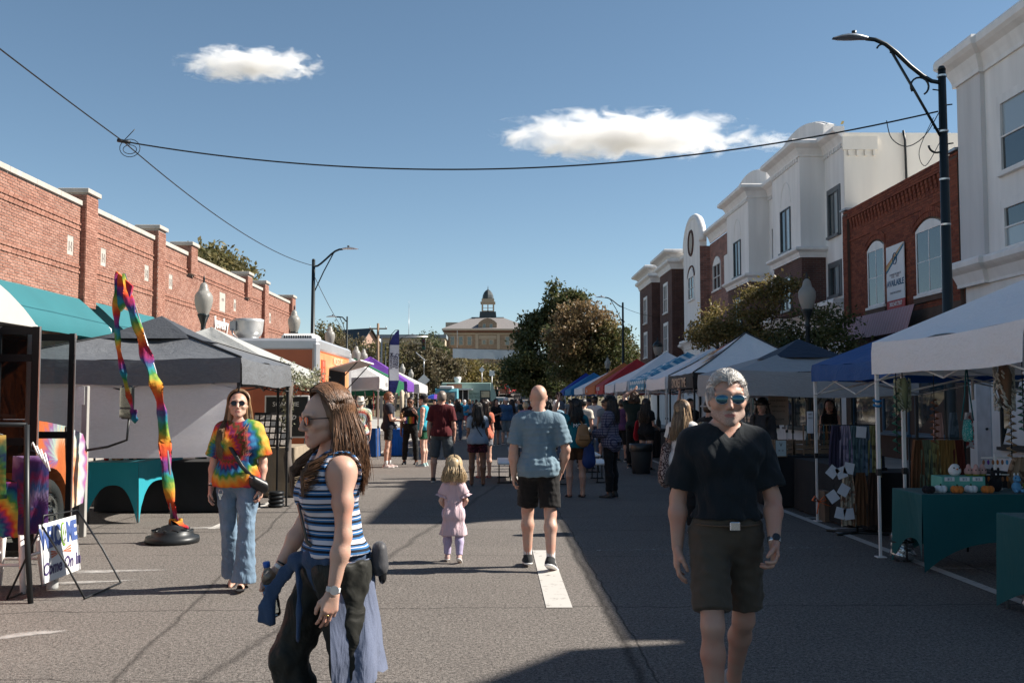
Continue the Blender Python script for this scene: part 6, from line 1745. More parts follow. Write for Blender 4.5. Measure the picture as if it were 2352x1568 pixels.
def tent(label,x0,x1,y0,y1,ze,zp,val=.30,roof=T_WHITE,vals=None,leg=WHITE_POLE,group='canopy tents along the street',sag=.10,trim=None,vent=None,legs='all',seed=0,pw=1.0,truss=True,z0=0.0,vdrop=None):
 cx,cy=(x0+x1)/2,(y0+y1)/2
 t=thing('canopy_tent',label,'canopy tent',(cx,cy,z0),0,group); rr=random.Random(seed)
 hx,hy=(x1-x0)/2,(y1-y0)/2; cs_=[(-hx,-hy),(hx,-hy),(hx,hy),(-hx,hy)]; names=['near','street','far','side']
 vals=vals or {}
 n=14; m_=10
 for k in range(4):
  a=Vector((*cs_[k],ze)); b=Vector((*cs_[(k+1)%4],ze)); p=Vector((0,0,zp)); vs=[]
  for i in range(m_+1):
   tt=i/m_; zt=ze+(zp-ze)*(tt**pw)
   for j in range(n+1):
    u=j/n; q=a.lerp(b,u); q=q.lerp(p,tt)
    s_=math.sin(math.pi*u)
    z=zt-sag*s_*(1-tt)*(tt+.18)*2.2 - .015*math.sin(u*19+seed)*(1-tt)*s_ + .010*math.sin(tt*17+k+seed*2+u*5)*s_
    vs.append((q.x,q.y,z))
  fs=[(i*(n+1)+j,i*(n+1)+j+1,(i+1)*(n+1)+j+1,(i+1)*(n+1)+j) for i in range(m_) for j in range(n)]
  mb=MB(); mb.add(vs,fs,0,True); mb.build('roof_panel',roof[k] if isinstance(roof,(list,tuple)) else roof,t)
  d=(b-a).normalized(); out=Vector((d.y,-d.x,0)); vs=[]
  for r_ in range(4):
   f=r_/3
   for j in range(n*2+1):
    u=j/(n*2); q=a.lerp(b,u); s_=math.sin(math.pi*u)
    w=.012*math.sin(u*23+k+seed)*f+.008*math.sin(u*51+seed)*f
    z=ze-sag*.40*s_*(1-f*.4)-f*val*(1+.03*math.sin(u*9+seed))
    q=q+out*(.014*min(1,f*3)+w+.02*f*s_); vs.append((q.x,q.y,z+(.004 if r_==0 else 0)))
  w_=n*2+1; fs=[(r_*w_+j,(r_+1)*w_+j,(r_+1)*w_+j+1,r_*w_+j+1) for r_ in range(3) for j in range(n*2)]
  vm=vals.get(k, roof[k] if isinstance(roof,(list,tuple)) else roof)
  mb=MB(); mb.add(vs,fs,0,True); mb.build('valance',vm,t)
  if trim:
   mb=MB(); mb.tube([a+Vector((0,0,.006)),a.lerp(p,.33)+Vector((0,0,(zp-ze)*(.33**pw-.33)+.008)),a.lerp(p,.66)+Vector((0,0,(zp-ze)*(.66**pw-.66)+.008)),p+Vector((0,0,.01))],.016,5); mb.build('seam',trim,t)
 zl=ze-.03
 for k,(x,y) in enumerate(cs_):
  if legs!='all' and k not in legs: continue
  ix=x-math.copysign(.03,x); iy=y-math.copysign(.03,y); mb=MB()
  mb.bbox((ix-.019,iy-.019,.9),(ix+.019,iy+.019,zl),.004); mb.bbox((ix-.014,iy-.014,.012),(ix+.014,iy+.014,.898),.003); lg=mb.build('leg',leg,t)
  mb=MB(); mb.bbox((ix-.026,iy-.026,.86),(ix+.026,iy+.026,.93),.006); mb.build('clamp',METAL_BLK,lg)
  mb=MB(); mb.bbox((ix-.05,iy-.05,0),(ix+.05,iy+.05,.012),.003); mb.build('foot_plate',leg,lg)
 if truss:
  for k in range(4):
   a=Vector(cs_[k]+(0,)); b=Vector(cs_[(k+1)%4]+(0,)); i_=(Vector((0,0,0))-((a+b)/2)).normalized()*.06; nb_=2
   for j in range(nb_):
    p0=a.lerp(b,j/nb_)+i_; p1=a.lerp(b,(j+1)/nb_)+i_; mb=MB()
    mb.tube([p0+Vector((0,0,zl-.05)),p1+Vector((0,0,zl-.38))],.011,4); mb.tube([p0+Vector((0,0,zl-.38)),p1+Vector((0,0,zl-.05))],.011,4); mb.build('scissor_bar',leg,t)
  mb=MB(); mb.tube([(0,0,zl-.45),(0,0,zp-.03)],.016,6); mb.build('centre_pole',leg,t)
 if vent:
  s=.42; mb=MB(); zz=zp-.22
  vs=[(-hx*s,-hy*s,zz),(hx*s,-hy*s,zz),(hx*s,hy*s,zz),(-hx*s,hy*s,zz),(0,0,zp+.14)]
  sub=[];
  mb.add(vs,[(0,1,4),(1,2,4),(2,3,4),(3,0,4)],0,False); mb.build('vent_cap',vent,t)
  for k in range(4):
   mb=MB(); mb.tube([Vector(vs[k]),Vector((vs[k][0]*.8,vs[k][1]*.8,zz-.16))],.014,5); mb.build('vent_strut',METAL_BLK,t)
 return t
tw=tent('white canopy tent nearest the camera on the right, sheltering the plush toys',4.03,7.08,7.5,10.6,2.27,3.05,.33,T_WHITE,seed=1,sag=.09)
tb=tent('blue canopy tent between the near white tent and the grey tent',4.38,7.4,10.72,13.75,2.14,2.85,.22,T_BLUE,seed=2)
tg=tent('grey canopy tent with navy vent cap behind the man in black',3.93,6.95,16.3,19.35,2.15,2.62,.42,T_GREY,vent=cloth_mat('navy_vent_cloth',(.015,.03,.06),.05),seed=3,leg=METAL_BLK)
ts=tent("white peaked S'MORES TIME canopy tent with black valance",4.2,7.25,21.2,24.25,2.25,3.2,.33,T_WHITE,{k:T_BLACK for k in range(4)},METAL_BLK,seed=4,trim=METAL_BLK,pw=1.12,sag=.06)
t_w2=tent("white canopy tent just beyond the S'MORES tent",4.2,7.25,24.7,27.75,2.25,3.05,.30,T_WHITE,seed=5)
t_st=tent('blue and white checked canopy tent',4.2,7.25,28.1,31.3,2.28,3.1,.30,T_STRIPE,seed=6)
tent('white canopy tent beyond the checked one, with a pointed top',4.2,7.25,31.9,35.0,2.28,3.3,.30,T_WHITE,seed=7)
tent('white canopy tent in front of the red one',4.2,7.25,35.4,38.5,2.25,3.05,.30,T_WHITE,seed=8)
t_rd=tent('red canopy tent with white lettering squeezed beside the orange one',4.2,7.25,38.9,42.0,2.28,3.35,.36,T_RED,seed=9)
t_or=tent('orange canopy tent on the right side',4.2,7.25,42.4,47.0,2.3,3.35,.36,T_ORANGE,seed=10)
tent('white canopy tent beyond the orange one',4.2,7.25,48.5,53.5,2.28,3.1,.30,T_WHITE,seed=11)
tent('bright blue canopy tent near the far end on the right',4.2,7.25,56,61,2.3,3.3,.32,T_SKY,seed=12,truss=False)
tent('deep blue canopy tent farthest on the right',4.3,7.4,63,67,2.3,3.45,.32,T_DBLUE,seed=13,truss=False)
PRINT_CREAM=M('print_cream',(.62,.46,.33),.7,var=0); PRINT_W=M('print_white2',(.75,.75,.75),.7,var=0); PRINT_K=M('print_black',(.02,.02,.025),.6,var=0)
lettering("S'MORES TIME",.30,PRINT_CREAM,ts,(-1.562,.0,2.045),(0,-1,0),(0,0,1),xs=.92,bold=.002)
def flat_shape(parent,pts,mat,name,o,u,v,d=.004):
 mb=MB(); O=Vector(o);U=Vector(u).normalized();V_=Vector(v);V_=(V_-U*V_.dot(U)).normalized();n=U.cross(V_)
 mb.add([O+U*a+V_*b+n*d for a,b in pts],[tuple(range(len(pts)))]); return mb.build(name,mat,parent)
o_=(-.72,-.08,2.62+.12); u_=(0,-1,0); v_=(.80,0,.5)
flat_shape(ts,[(-.42,-.06),(-.36,-.16),(.36,-.16),(.42,-.06),(.3,-.01),(-.3,-.01)],M('print_biscuit',(.42,.22,.09),.7,var=0),'campfire_print',o_,u_,v_,.03)
flat_shape(ts,[(-.34,-.15),(-.30,-.36),(.30,-.36),(.34,-.15)],M('print_marshmallow',(.62,.52,.36),.7,var=0),'campfire_print',o_,u_,v_,.032)
flat_shape(ts,[(-.27,0),(-.31,.16),(-.2,.10),(-.16,.27),(-.07,.15),(.01,.42),(.08,.17),(.17,.29),(.2,.11),(.3,.18),(.27,0)],M('print_flame_red',(.48,.03,.02),.7,var=0),'campfire_print',o_,u_,v_,.03)
flat_shape(ts,[(-.17,0),(-.17,.1),(-.08,.06),(0,.24),(.07,.07),(.16,.11),(.17,0)],M('print_flame_yellow',(.68,.30,.03),.7,var=0),'campfire_print',o_,u_,v_,.034)
flat_shape(ts,[(-.75,-.28),(-.72,-.30),(-.58,-.05),(-.61,-.03)],M('print_stick',(.10,.04,.03),.7,var=0),'campfire_print',o_,u_,v_,.03)
flat_shape(ts,[(-.68,.0),(-.62,.12),(-.45,.10),(-.40,-.02),(-.50,-.08),(-.63,-.06)],M('print_marshmallow',(.62,.52,.36),.7,var=0),'campfire_print',o_,u_,v_,.034)
lettering('HOT DOGS',.22,PRINT_W,t_rd,(-1.57,.3,2.12),(0,-1,0),(0,0,1)); lettering('ICE',.16,PRINT_W,t_rd,(-1.575,.3,1.97),(0,-1,0),(0,0,1))
lettering('Sno',.26,PRINT_W,t_or,(-1.575,1.0,2.1),(0,-1,0),(0,0,1),shear=.3)
lettering('*Sno*',.55,PRINT_W,t_or,(-1.05,-.3,2.72),(0,-1,0),(.8,0,.45),shear=.3)
tc_=tent('charcoal canopy tent with dark vent cap in front of the brick wall',-6.32,-3.26,12.75,15.8,2.2,2.72,.33,T_CHAR,vent=cloth_mat('dark_vent_cloth',(.06,.065,.075),.05),seed=21,leg=METAL_BLK,trim=METAL_BLK)
tp_=tent('pale grey canopy tent between the charcoal tent and the orange food truck',-6.6,-3.5,16.15,19.2,2.2,2.95,.24,T_PALE,seed=22,leg=METAL_BLK)
tm=tent('white minerals canopy tent beyond the orange food truck',-6.4,-3.34,28.5,31.5,2.33,3.2,.34,T_WHITE_SUN,seed=23,leg=ALU)
tent('green canopy tent behind the feather flag',-6.4,-3.3,32.6,35.6,2.3,3.1,.45,T_GREEN,seed=24)
tent('purple canopy tent behind the green one',-6.4,-3.3,36.8,39.9,2.35,3.35,.34,T_PURPLE,seed=25)
tent('purple and white canopy tent farthest on the left',-6.4,-3.3,42.5,47.8,2.35,3.15,.34,[T_WHITE_SUN,T_WHITE_SUN,T_WHITE_SUN,T_PURPLE],{3:T_PURPLE},seed=26)
lettering('Minerals',.27,PRINT_K,tm,(-.22+.35,-1.56,2.13),(1,0,0),(0,0,1),bold=.006)
lettering('ROCKS',.16,M('print_grey2',(.3,.3,.33),.7,var=0),tm,(1.58,0,2.13),(0,1,0),(0,0,1))
t=thing('side_sheet','white cloth side wall hung below the charcoal canopy edge','cloth',(-4.79,12.80,0))
mb=MB(); n=40; vs=[]
for r_ in range(13):
 f=r_/12
 for j in range(n+1):
  u=j/n; x=-1.5+3.0*u
  dy=.035*math.sin(u*3.1)*math.sin(f*3)+.012*math.sin(f*14+u*9)*(1-f)+.008*math.sin(u*40)*(1-f)**2
  vs.append((x,dy,1.92-f*(.97+.03*math.sin(u*3.1))-.02*math.sin(u*3.14)*(1-f)))
mb.add(vs,[(r_*(n+1)+j,(r_+1)*(n+1)+j,(r_+1)*(n+1)+j+1,r_*(n+1)+j+1) for r_ in range(12) for j in range(n)],0,True)
mb.build('sheet',cloth_mat('white_sheet_cloth',(.86,.86,.90),.45,.04),t)
mb=MB(); mb.tube([(-1.5,0,1.93),(1.5,0,1.93)],.012,6); mb.build('rail',METAL_BLK,t)
# stretch table covers
def stretch_table(label,x0,x1,y0,y1,z,mat,rot=0,arch=.55,group='stretch covered stall tables'):
 cx,cy=(x0+x1)/2,(y0+y1)/2; hx,hy=(x1-x0)/2,(y1-y0)/2
 t=thing('stall_table',label,'table',(cx,cy,0),R(rot),group)
 c=[(-hx,-hy),(hx,-hy),(hx,hy),(-hx,hy)]
 mb=MB(); mb.bbox((-hx,-hy,z-.012),(hx,hy,z),.01); mb.build('table_top',mat,t)
 n=22; mb=MB(); vs=[];
 for k in range(4):
  a=Vector((*c[k],0)); b=Vector((*c[(k+1)%4],0)); L_=(b-a).length
  for r_ in range(7):
   f=r_/6
   for j in range(n+1):
    u=j/n; q=a.lerp(b,u); e=(abs(2*u-1))
    bot=arch*z*(1-e**2.6)
    zz=(z-.006)*(1-f)+bot*f
    pull=.055*(1-e**2)*math.sin(f*1.57)
    mid=Vector((0,0,0)); dirn=(mid-q); dirn.z=0; nrm=Vector(((b-a).y,-(b-a).x,0)).normalized()
    q=q-nrm*pull+nrm*.02*f*(e**6)+nrm*.005*math.sin(u*60)*f*(e**3)
    vs.append((q.x,q.y,max(zz,.004)))
 st=(n+1); fs=[]
 for k in range(4):
  o=k*7*st
  fs+=[(o+r_*st+j,o+(r_+1)*st+j,o+(r_+1)*st+j+1,o+r_*st+j+1) for r_ in range(6) for j in range(n)]
 mb.add(vs,fs,0,True); mb.build('stretch_cover',mat,t)
 for x,y in c:
  mb=MB(); mb.cyl((x*.93,y*.9,0),(x*.93,y*.9,z-.02),.014,n=8); mb.build('leg',METAL_GRY,t)
 return t
TEALC=fabric('bright_teal_stretch',(.014,.27,.34),.6,.05,fold=.15); TEALD=fabric('dark_teal_stretch',(.006,.088,.098),.6,.05,fold=.15)
stretch_table('bright teal stretch table below the charcoal canopy',-5.55,-4.83,13.6,15.5,.82,TEALC,arch=.62)
stretch_table('dark teal stretch table carrying the plush toys',4.1,5.9,9.6,10.32,.75,TEALD,arch=.38)
stretch_table('dark teal stretch table cut off by the right edge of the photo',4.04,4.8,6.35,8.05,.75,TEALD,arch=.30)
def goods(name,label,cat,group=None): return thing(name,label,cat,(0,0,0),0,group)
def drape_table(label,x0,x1,y0,y1,z,mat,topmat=None,group='cloth covered stall tables'):
 cx,cy=(x0+x1)/2,(y0+y1)/2; hx,hy=(x1-x0)/2,(y1-y0)/2; t=thing('stall_table',label,'table',(cx,cy,0),0,group)
 mb=MB(); mb.bbox((-hx,-hy,z-.03),(hx,hy,z),.008); mb.build('table_top',topmat or mat,t)
 mb=MB(); per=[]; N_=24
 for a,b in (((-hx,-hy),(hx,-hy)),((hx,-hy),(hx,hy)),((hx,hy),(-hx,hy)),((-hx,hy),(-hx,-hy))):
  for j in range(N_): per.append((a[0]+(b[0]-a[0])*j/N_,a[1]+(b[1]-a[1])*j/N_))
 vs=[]
 for f in (0,.33,.66,1):
  for i,(x,y) in enumerate(per):
   w=1+.035*f*math.sin(i*1.7)+.02*f; vs.append((x*w*1.01,y*w*1.01,(z-.004)*(1-f)+.02*f))
 K=len(per); mb.add(vs,[(r_*K+j,(r_+1)*K+j,(r_+1)*K+(j+1)%K,r_*K+(j+1)%K) for r_ in range(3) for j in range(K)],0,True); mb.build('tablecloth',mat,t); return t
drape_table('black draped jewellery table under the grey canopy',4.25,6.0,15.4,16.2,.80,BLACKC)
drape_table('black draped scarf table under the blue canopy',4.75,6.6,12.6,13.4,.74,BLACKC)
drape_table('black draped table behind the scarf stand',4.55,5.1,13.0,15.2,.78,BLACKC)
drape_table('blue draped table under the minerals canopy',-5.2,-3.5,29.3,30.1,.85,fabric('royal_blue_cloth',(.008,.06,.22),.7,.25),M('pale_table_top',(.5,.5,.5),.6))
drape_table('blue draped table beside the man with white socks',-3.3,-2.75,29.9,31.2,.80,fabric('bright_blue_cloth',(.01,.12,.42),.6,.15))
drape_table('burlap draped display table under the pale grey canopy',-4.3,-3.45,17.2,18.6,.85,fabric('burlap_cloth',(.26,.21,.15),.95,.2),None)
drape_table('dark table inside the charcoal canopy',-5.9,-3.7,14.9,15.6,.75,BLACKC)
for i,(y0,lab) in enumerate(((21.9,"black draped table in the S'MORES tent"),(25.4,"dark draped table in the white tent beyond the S'MORES tent"),(28.9,'dark draped table in the checked tent'),(33,'dark draped table in the pointed white tent'))):
 drape_table(lab,4.5,5.3,y0,y0+1.8,.8,BLACKC)
# tie-dye bus at the left edge
t=thing('bus','tie dye painted bus with white domed roof and open black door','bus',(-4.85,10,0))
BUSP=tiedye('bus_paint',(1.2,1.0),1.0,.9,('Y','Z'),[(0,(.62,.14,.04)),(.3,(.66,.18,.06)),(.45,(.70,.45,.30)),(.55,(.45,.55,.50)),(.68,(.30,.12,.30)),(.8,(.66,.15,.05)),(1,(.62,.14,.04))],noise_s=1.5)
BUSP.node_tree.nodes['Principled BSDF'].inputs['Roughness'].default_value=.3
roofp=[(-4,2.42),(-4,2.98),(-1.4,2.98),(-.8,2.93),(-.37,2.82),(-.05,2.72),(.25,2.60),(.45,2.50),(.58,2.42)]
mb=MB(); xs=[0.0,-.06,-.22,-.55,-2.0,-2.3]; dz=[-.0,.04,.09,.12,.12,0]
vs=[]
for x,d in zip(xs,dz):
 for y,z in roofp: vs.append((x,y,z+(d if z>2.43 else 0)))
K=len(roofp); mb.add(vs,[(i*K+j,i*K+(j+1)%K,(i+1)*K+(j+1)%K,(i+1)*K+j) for i in range(len(xs)-1) for j in range(K)],0,True)
mb.add([(0,y,z) for y,z in roofp],[tuple(range(K))]); mb.build('roof',M('white_bus_paint',(.46,.45,.43),.35,var=.04),t)
mb=MB(); mb.box((-2.3,-4,.35),(-.02,-1.6,2.42)); mb.build('body',BUSP,t)
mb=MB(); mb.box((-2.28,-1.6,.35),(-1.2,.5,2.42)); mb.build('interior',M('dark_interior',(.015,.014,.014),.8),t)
mb=MB(); mb.box((-1.2,-1.6,.30),(-.02,.45,.42)); mb.build('step',METAL_BLK,t)
mb=MB(); mb.box((-2.28,.54,1.46),(-.09,.56,2.42)); mb.build('windscreen',GLASS,t)
mb=MB(); mb.bbox((-.08,.5,.9),(.0,.62,2.45),.02); mb.build('pillar',M('white_bus_paint',(.62,.60,.57),.35),t)
mb=MB(); mb.bbox((-2.3,.5,.9),(-.1,.62,1.45),.03); mb.build('dash_panel',METAL_BLK,t)
arc=[(1.0+.50*math.cos(a),.42+.50*math.sin(a)) for a in np.linspace(math.pi,0,14)]
poly=[(.55,.42)]+[(max(.55,y),z) for y,z in arc if y>=.52]+[(1.55,.42),(1.9,.45),(2.0,.8),(1.98,1.1),(1.85,1.26),(1.4,1.36),(.9,1.42),(.55,1.45)]
mb=MB(); mb.prism(poly,0,-.30,-.02); mb.build('wing',BUSP,t)
mb=MB(); mb.bbox((-2.25,.64,.92),(-.31,1.95,1.36),.08); mb.build('bonnet',BUSP,t)
mb=MB(); mb.tube([(-.012,1.38,1.36),(-.008,1.42,1.0),(-.012,1.46,.8)],.03,5,flat=.3); mb.build('bonnet_strap',METAL_BLK,t)
mb=MB(); mb.box((-1.0,.5,.42),(-.32,1.7,.9)); mb.build('arch_liner',METAL_BLK,t)
def wheel(par,c,r,w,axis_sign=1,rim=ALU,nm='wheel'):
 Mw=Matrix.Translation(c)@Matrix.Rotation(R(90)*axis_sign,4,'Y')
 mb=MB(); mb.lathe([(r*.62,-w/2),(r*.9,-w/2),(r,-w*.36),(r,w*.36),(r*.9,w/2),(r*.66,w/2),(r*.62,w*.35)],(0,0,0),30,0,True,Mw); wh=mb.build(nm,M('tyre_rubber',(.018,.018,.019),.8,bump=.4,bscale=60),par)
 mb=MB(); mb.lathe([(r*.63,w*.36),(r*.60,w*.46),(r*.52,w*.40),(r*.34,w*.22),(r*.30,w*.30),(r*.25,w*.52),(r*.16,w*.58),(0,w*.60)],(0,0,0),24,0,True,Mw); mb.build('rim',rim,wh)
 for k in range(8):
  a=2*math.pi*k/8; mb=MB(); p0=Mw@Vector((r*.43*math.cos(a),r*.43*math.sin(a),w*.36)); p1=Mw@Vector((r*.43*math.cos(a),r*.43*math.sin(a),w*.33)); mb.cyl(p0,p1,r*.06,n=8); mb.build('rim_hole',METAL_BLK,wh)
 return wh
wheel(t,(-.14,1.0,.40),.40,.26,1,M('chrome_rim',(.7,.7,.7),.12,1.0,var=0))
FRAME=M('black_door_frame',(.010,.010,.011),.6,0,spec=.25)
def door_leaf(x0,x1,y,z0,z1,rails,stile,label=None):
 d=MB()
 d.bbox((x0,y-.02,z0),(x0+stile,y+.02,z1),.004); d.bbox((x1-stile,y-.02,z0),(x1,y+.02,z1),.004)
 for z in rails: d.box((x0+stile,y-.016,z-.035),(x1-stile,y+.016,z+.035))
 o=d.build('door_leaf',FRAME,t)
 g=MB(); g.box((x0+stile,y-.003,z0+.05),(x1-stile,y+.003,z1-.05)); g.build('pane',CLEAR,o)
 r_=MB(); r_.box((x1+.001,y-.028,z0),(x1+.012,y-.012,z1)); r_.build('seal_strip',ALU,o); return o
door_leaf(.02,.47,-.38,.22,2.36,(.27,1.26,2.06,2.32),.075)
door_leaf(.10,.52,.30,.25,2.34,(.30,1.30,2.30),.06)
mb=MB(); mb.bbox((.02,-1.62,2.30),(.06,-.36,2.42),.01); mb.build('door_header',METAL_BLK,t)
Mm=Matrix.Translation((.42,2.05,1.63))@Matrix.Rotation(R(-20),4,'Z')
mb=MB(); mb.bbox((-.10,-.035,-.20),(.10,.03,.20),.03,0,Mm); q=mb.build('mirror',METAL_BLK,t)
mb=MB(); mb.bbox((-.082,-.040,-.06),(.082,-.034,.18),.002,0,Mm); mb.build('mirror_glass',M('mirror_glass',(.5,.52,.48),.06,1.0,var=0),q)
mb=MB(); mb.bbox((-.082,-.040,-.18),(.082,-.034,-.08),.002,0,Mm); mb.build('mirror_glass',M('mirror_glass',(.5,.52,.48),.06,1.0,var=0),q)
mb=MB(); mb.tube([(-.1,2.0,1.05),(.2,2.05,1.1),(.42,2.06,1.18),(.44,2.06,1.45)],.015,8); mb.build('mirror_arm',METAL_BLK,t)
t=thing('post','slim grey post with a paper notice beside the bus mirror','post',(-5.03,12.3,0))
mb=MB(); mb.bbox((-.035,-.035,0),(.035,.035,1.83),.005); mb.build('pole',M('post_grey',(.32,.31,.29),.6),t)
mb=MB(); mb.box((-.08,-.045,1.6),(.0,-.040,1.82)); mb.build('notice',M('paper',(.6,.6,.58),.8,var=.1,scale=60),t)
# tie-dye clothes rack and stool
RB=[(0,(.45,.04,.03)),(.15,(.60,.24,.03)),(.3,(.50,.42,.06)),(.45,(.05,.22,.05)),(.6,(.02,.16,.22)),(.75,(.02,.03,.14)),(.88,(.20,.03,.15)),(1,(.45,.04,.03))]
t=thing('clothes_rack','black tripod clothes rack holding tie dye garments at the left edge','rack',(-4.12,8.35,0))
mb=MB(); mb.tube([(.32,-.05,0),(.25,0,.55),(.20,.05,1.45)],.024,8); mb.tube([(.20,.05,1.45),(-.7,.1,1.46)],.018,8); mb.tube([(-.75,.3,0),(-.65,.2,1.46)],.02,8); mb.build('stand',METAL_BLK,t)
for k in range(4):
 mb=MB(); mb.tube([(.22+.03*k,.12+.012*k,1.30-.03*k),(.26+.03*k,.12,1.22-.03*k),(.31+.02*k,.12,1.15-.03*k)],.008,6); mb.build('hanger_end',TRIM,t)
def garment(label,x,y,z0,z1,w,mat,name,thick=.06,legs=False,ang=0):
 g=thing(name,label,'clothing',(x,y,0),R(ang),'tie dye garments on the rack')
 def panel(xa,xb,za,zb):
  n=10;mm=12;vs=[]
  for s_ in (-1,1):
   for i in range(mm+1):
    f=i/mm
    for j in range(n+1):
     u=j/n; xx=xa+(xb-xa)*u; taper=1+.10*(f-.5); xx=(xx-(xa+xb)/2)*taper+(xa+xb)/2
     d=thick*.5*math.sin(math.pi*u)**.5*s_+.014*math.sin(u*14+f*5)*f
     vs.append((xx,d,zb+(za-zb)*f+.006*math.sin(u*12)*f))
  K=n+1; o=(mm+1)*K; fs=[]
  for i in range(mm):
   for j in range(n):
    fs.append((i*K+j,(i+1)*K+j,(i+1)*K+j+1,i*K+j+1)); fs.append((o+i*K+j,o+i*K+j+1,o+(i+1)*K+j+1,o+(i+1)*K+j))
  bt=mm*K
  fs+=[(bt+j,o+bt+j,o+bt+j+1,bt+j+1) for j in range(n)]+[(j,j+1,o+j+1,o+j) for j in range(n)]
  return vs,fs
 mb=MB()
 if legs:
  zc=z0+(z1-z0)*.52; mb.add(*panel(-w/2,w/2,zc,z1),0,True); mb.add(*panel(-w/2-.01,-.015,z0,zc+.02),0,True); mb.add(*panel(.015,w/2+.01,z0,zc+.02),0,True)
 else: mb.add(*panel(-w/2,w/2,z0,z1),0,True)
 mb.build('cloth',mat,g)
 mb=MB(); mb.tube([(-w*.42,0,z1),(0,0,z1+.05),(w*.42,0,z1)],.006,5); mb.tube([(0,0,z1+.05),(0,0,z1+.11)],.005,5); mb.build('hanger',METAL_BLK,g)
 return g
garment('olive and green tie dye shorts hung highest on the rack',-4.2,8.22,.86,1.37,.42,tiedye('td_green',(.0,1.05),1,2.4,stops=[(0,(.32,.20,.05)),(.35,(.20,.20,.04)),(.5,(.04,.15,.04)),(.65,(.01,.03,.09)),(.8,(.04,.12,.06)),(1,(.32,.20,.05))]),'shorts',legs=False)
garment('orange and blue tie dye shorts hung lowest on the rack',-4.13,8.36,.53,.98,.34,tiedye('td_orange',(-.1,.6),1,4.0,stops=RB),'shorts',legs=True)
garment('purple and navy tie dye shirt hung behind the shorts',-3.97,8.6,.52,1.18,.32,tiedye('td_purple',(.05,.75),1,2.6,stops=[(0,(.03,.03,.13)),(.3,(.10,.03,.14)),(.5,(.28,.20,.36)),(.65,(.03,.08,.22)),(.85,(.2,.02,.08)),(1,(.03,.03,.13))]),'shirt')
t=thing('stool','white painted stool behind the clothes rack','stool',(-4.25,8.9,0))
for sx in (-1,1):
 for sy in (-1,1):
  mb=MB(); mb.tube([(sx*.20,sy*.2,0),(sx*.13,sy*.13,.62)],.026,8); mb.build('leg',TRIM,t)
for sx,sy,a in ((0,-1,1),(0,1,1),(1,0,0),(-1,0,0)):
 mb=MB(); p0=(-.175,sy*.175,.24) if a else (sx*.178,-.175,.30); p1=(.175,sy*.175,.24) if a else (sx*.178,.175,.30); mb.tube([p0,p1],.014,6); mb.build('stretcher',TRIM,t)
mb=MB(); mb.lathe([(0,.62),(.18,.62),(.19,.64),(.18,.66),(0,.66)],n=20); mb.build('seat',TRIM,t)
t=thing('welcome_sign','white WELCOME Come On In sign in a bent wire stand on the asphalt','sign',(-3.75,8.8,0))
mb=MB(); mb.bbox((-.006,-.36,.13),(.006,.37,.62),.003,0,Matrix.Rotation(R(-6),4,'Y')); mb.build('panel',M('sign_white',(.66,.66,.66),.45,var=.02),t)
mb=MB(); mb.tube([(-.055,-.32,.60),(.15,-.33,.30),(.33,-.36,.012),(.36,.36,.012),(.18,.37,.32),(-.05,.37,.66)],.009,6); mb.tube([(-.05,.37,.66),(-.045,-.32,.69),(-.055,-.32,.60)],.006,6); mb.tube([(-.05,-.33,.62),(-.30,-.38,.012),(-.30,.1,.012)],.009,6); mb.build('wire_stand',METAL_BLK,t)
WB=M('print_blue',(.05,.09,.26),.6,var=0); WG=M('print_green',(.16,.30,.03),.6,var=0)
def sgn(u,z,o=.004): return (.0075+z*-.105+o*.3, u, z)
sx_=(0,1,0); up_=(-.105,0,1)
for txt,u in (('W',-.285),('E',-.195),('L',-.125),('C',-.045),('M',.20),('E',.30)):
 lettering(txt,.235,WB,t,sgn(u,.485),sx_,up_,bold=.010,xs=.72)
flat_shape(t,[(.05*math.cos(a),.105*math.sin(a)) for a in np.linspace(0,2*math.pi,24)[:-1]],WG,'peace_sign',sgn(.07,.487),sx_,up_,.003)
mb=MB(); O=Vector(sgn(.07,.487)); U=Vector(up_).normalized(); Yv=Vector((0,1,0)); nn=Yv.cross(U)
for a,b in (((0,.08),(0,-.08)),((0,-.005),(.03,-.055)),((0,-.005),(-.03,-.055))): mb.tube([O+Yv*a[0]+U*a[1]+nn*.006,O+Yv*b[0]+U*b[1]+nn*.006],.006,4)
mb.tube([O+Yv*.036*math.cos(a)+U*.083*math.sin(a)+nn*.006 for a in np.linspace(0,2*math.pi,22)],.005,4); mb.build('peace_sign_lines',M('sign_white',(.66,.66,.66),.45),t)
lettering('Come On In',.145,M('print_violet',(.05,.035,.11),.6,var=0),t,sgn(.0,.235),(0,1,0),(-.105,0,1),shear=.28,bold=.003)
WR=M('print_orange',(.50,.10,.03),.6,var=0)
for sg in (-1,1):
 for k in range(3): flat_shape(t,[(sg*.02,0),(sg*.20,.025*(k-1)+.012),(sg*.20,.025*(k-1)-.004)] if sg>0 else [(sg*.02,0),(sg*.20,.025*(k-1)-.004),(sg*.20,.025*(k-1)+.012)],WR,'spark_print',sgn(.0,.345),sx_,up_,.003)
t=thing('bottle','translucent white water bottle standing beside the welcome sign','bottle',(G(120,1352).x,G(120,1352).y,0))
mb=MB(); mb.lathe([(0,0),(.048,0),(.05,.02),(.05,.30),(.042,.35),(.036,.37)],n=20); mb.build('flask',M('milky_plastic',(.55,.56,.56),.35,trans=.35,var=.04),t)
mb=MB(); mb.lathe([(.036,.37),(.040,.375),(.040,.43),(.03,.44),(0,.44)],n=18); mb.build('cap',TRIM,t)
lettering('WAVE',.035,PRINT_K,t,(0,-.052,.09),(1,0,0),(0,0,1))
t=thing('windsock','rainbow tie dye streamer windsock on a leaning pole with black base','windsock',(-3.78,11.8,0))
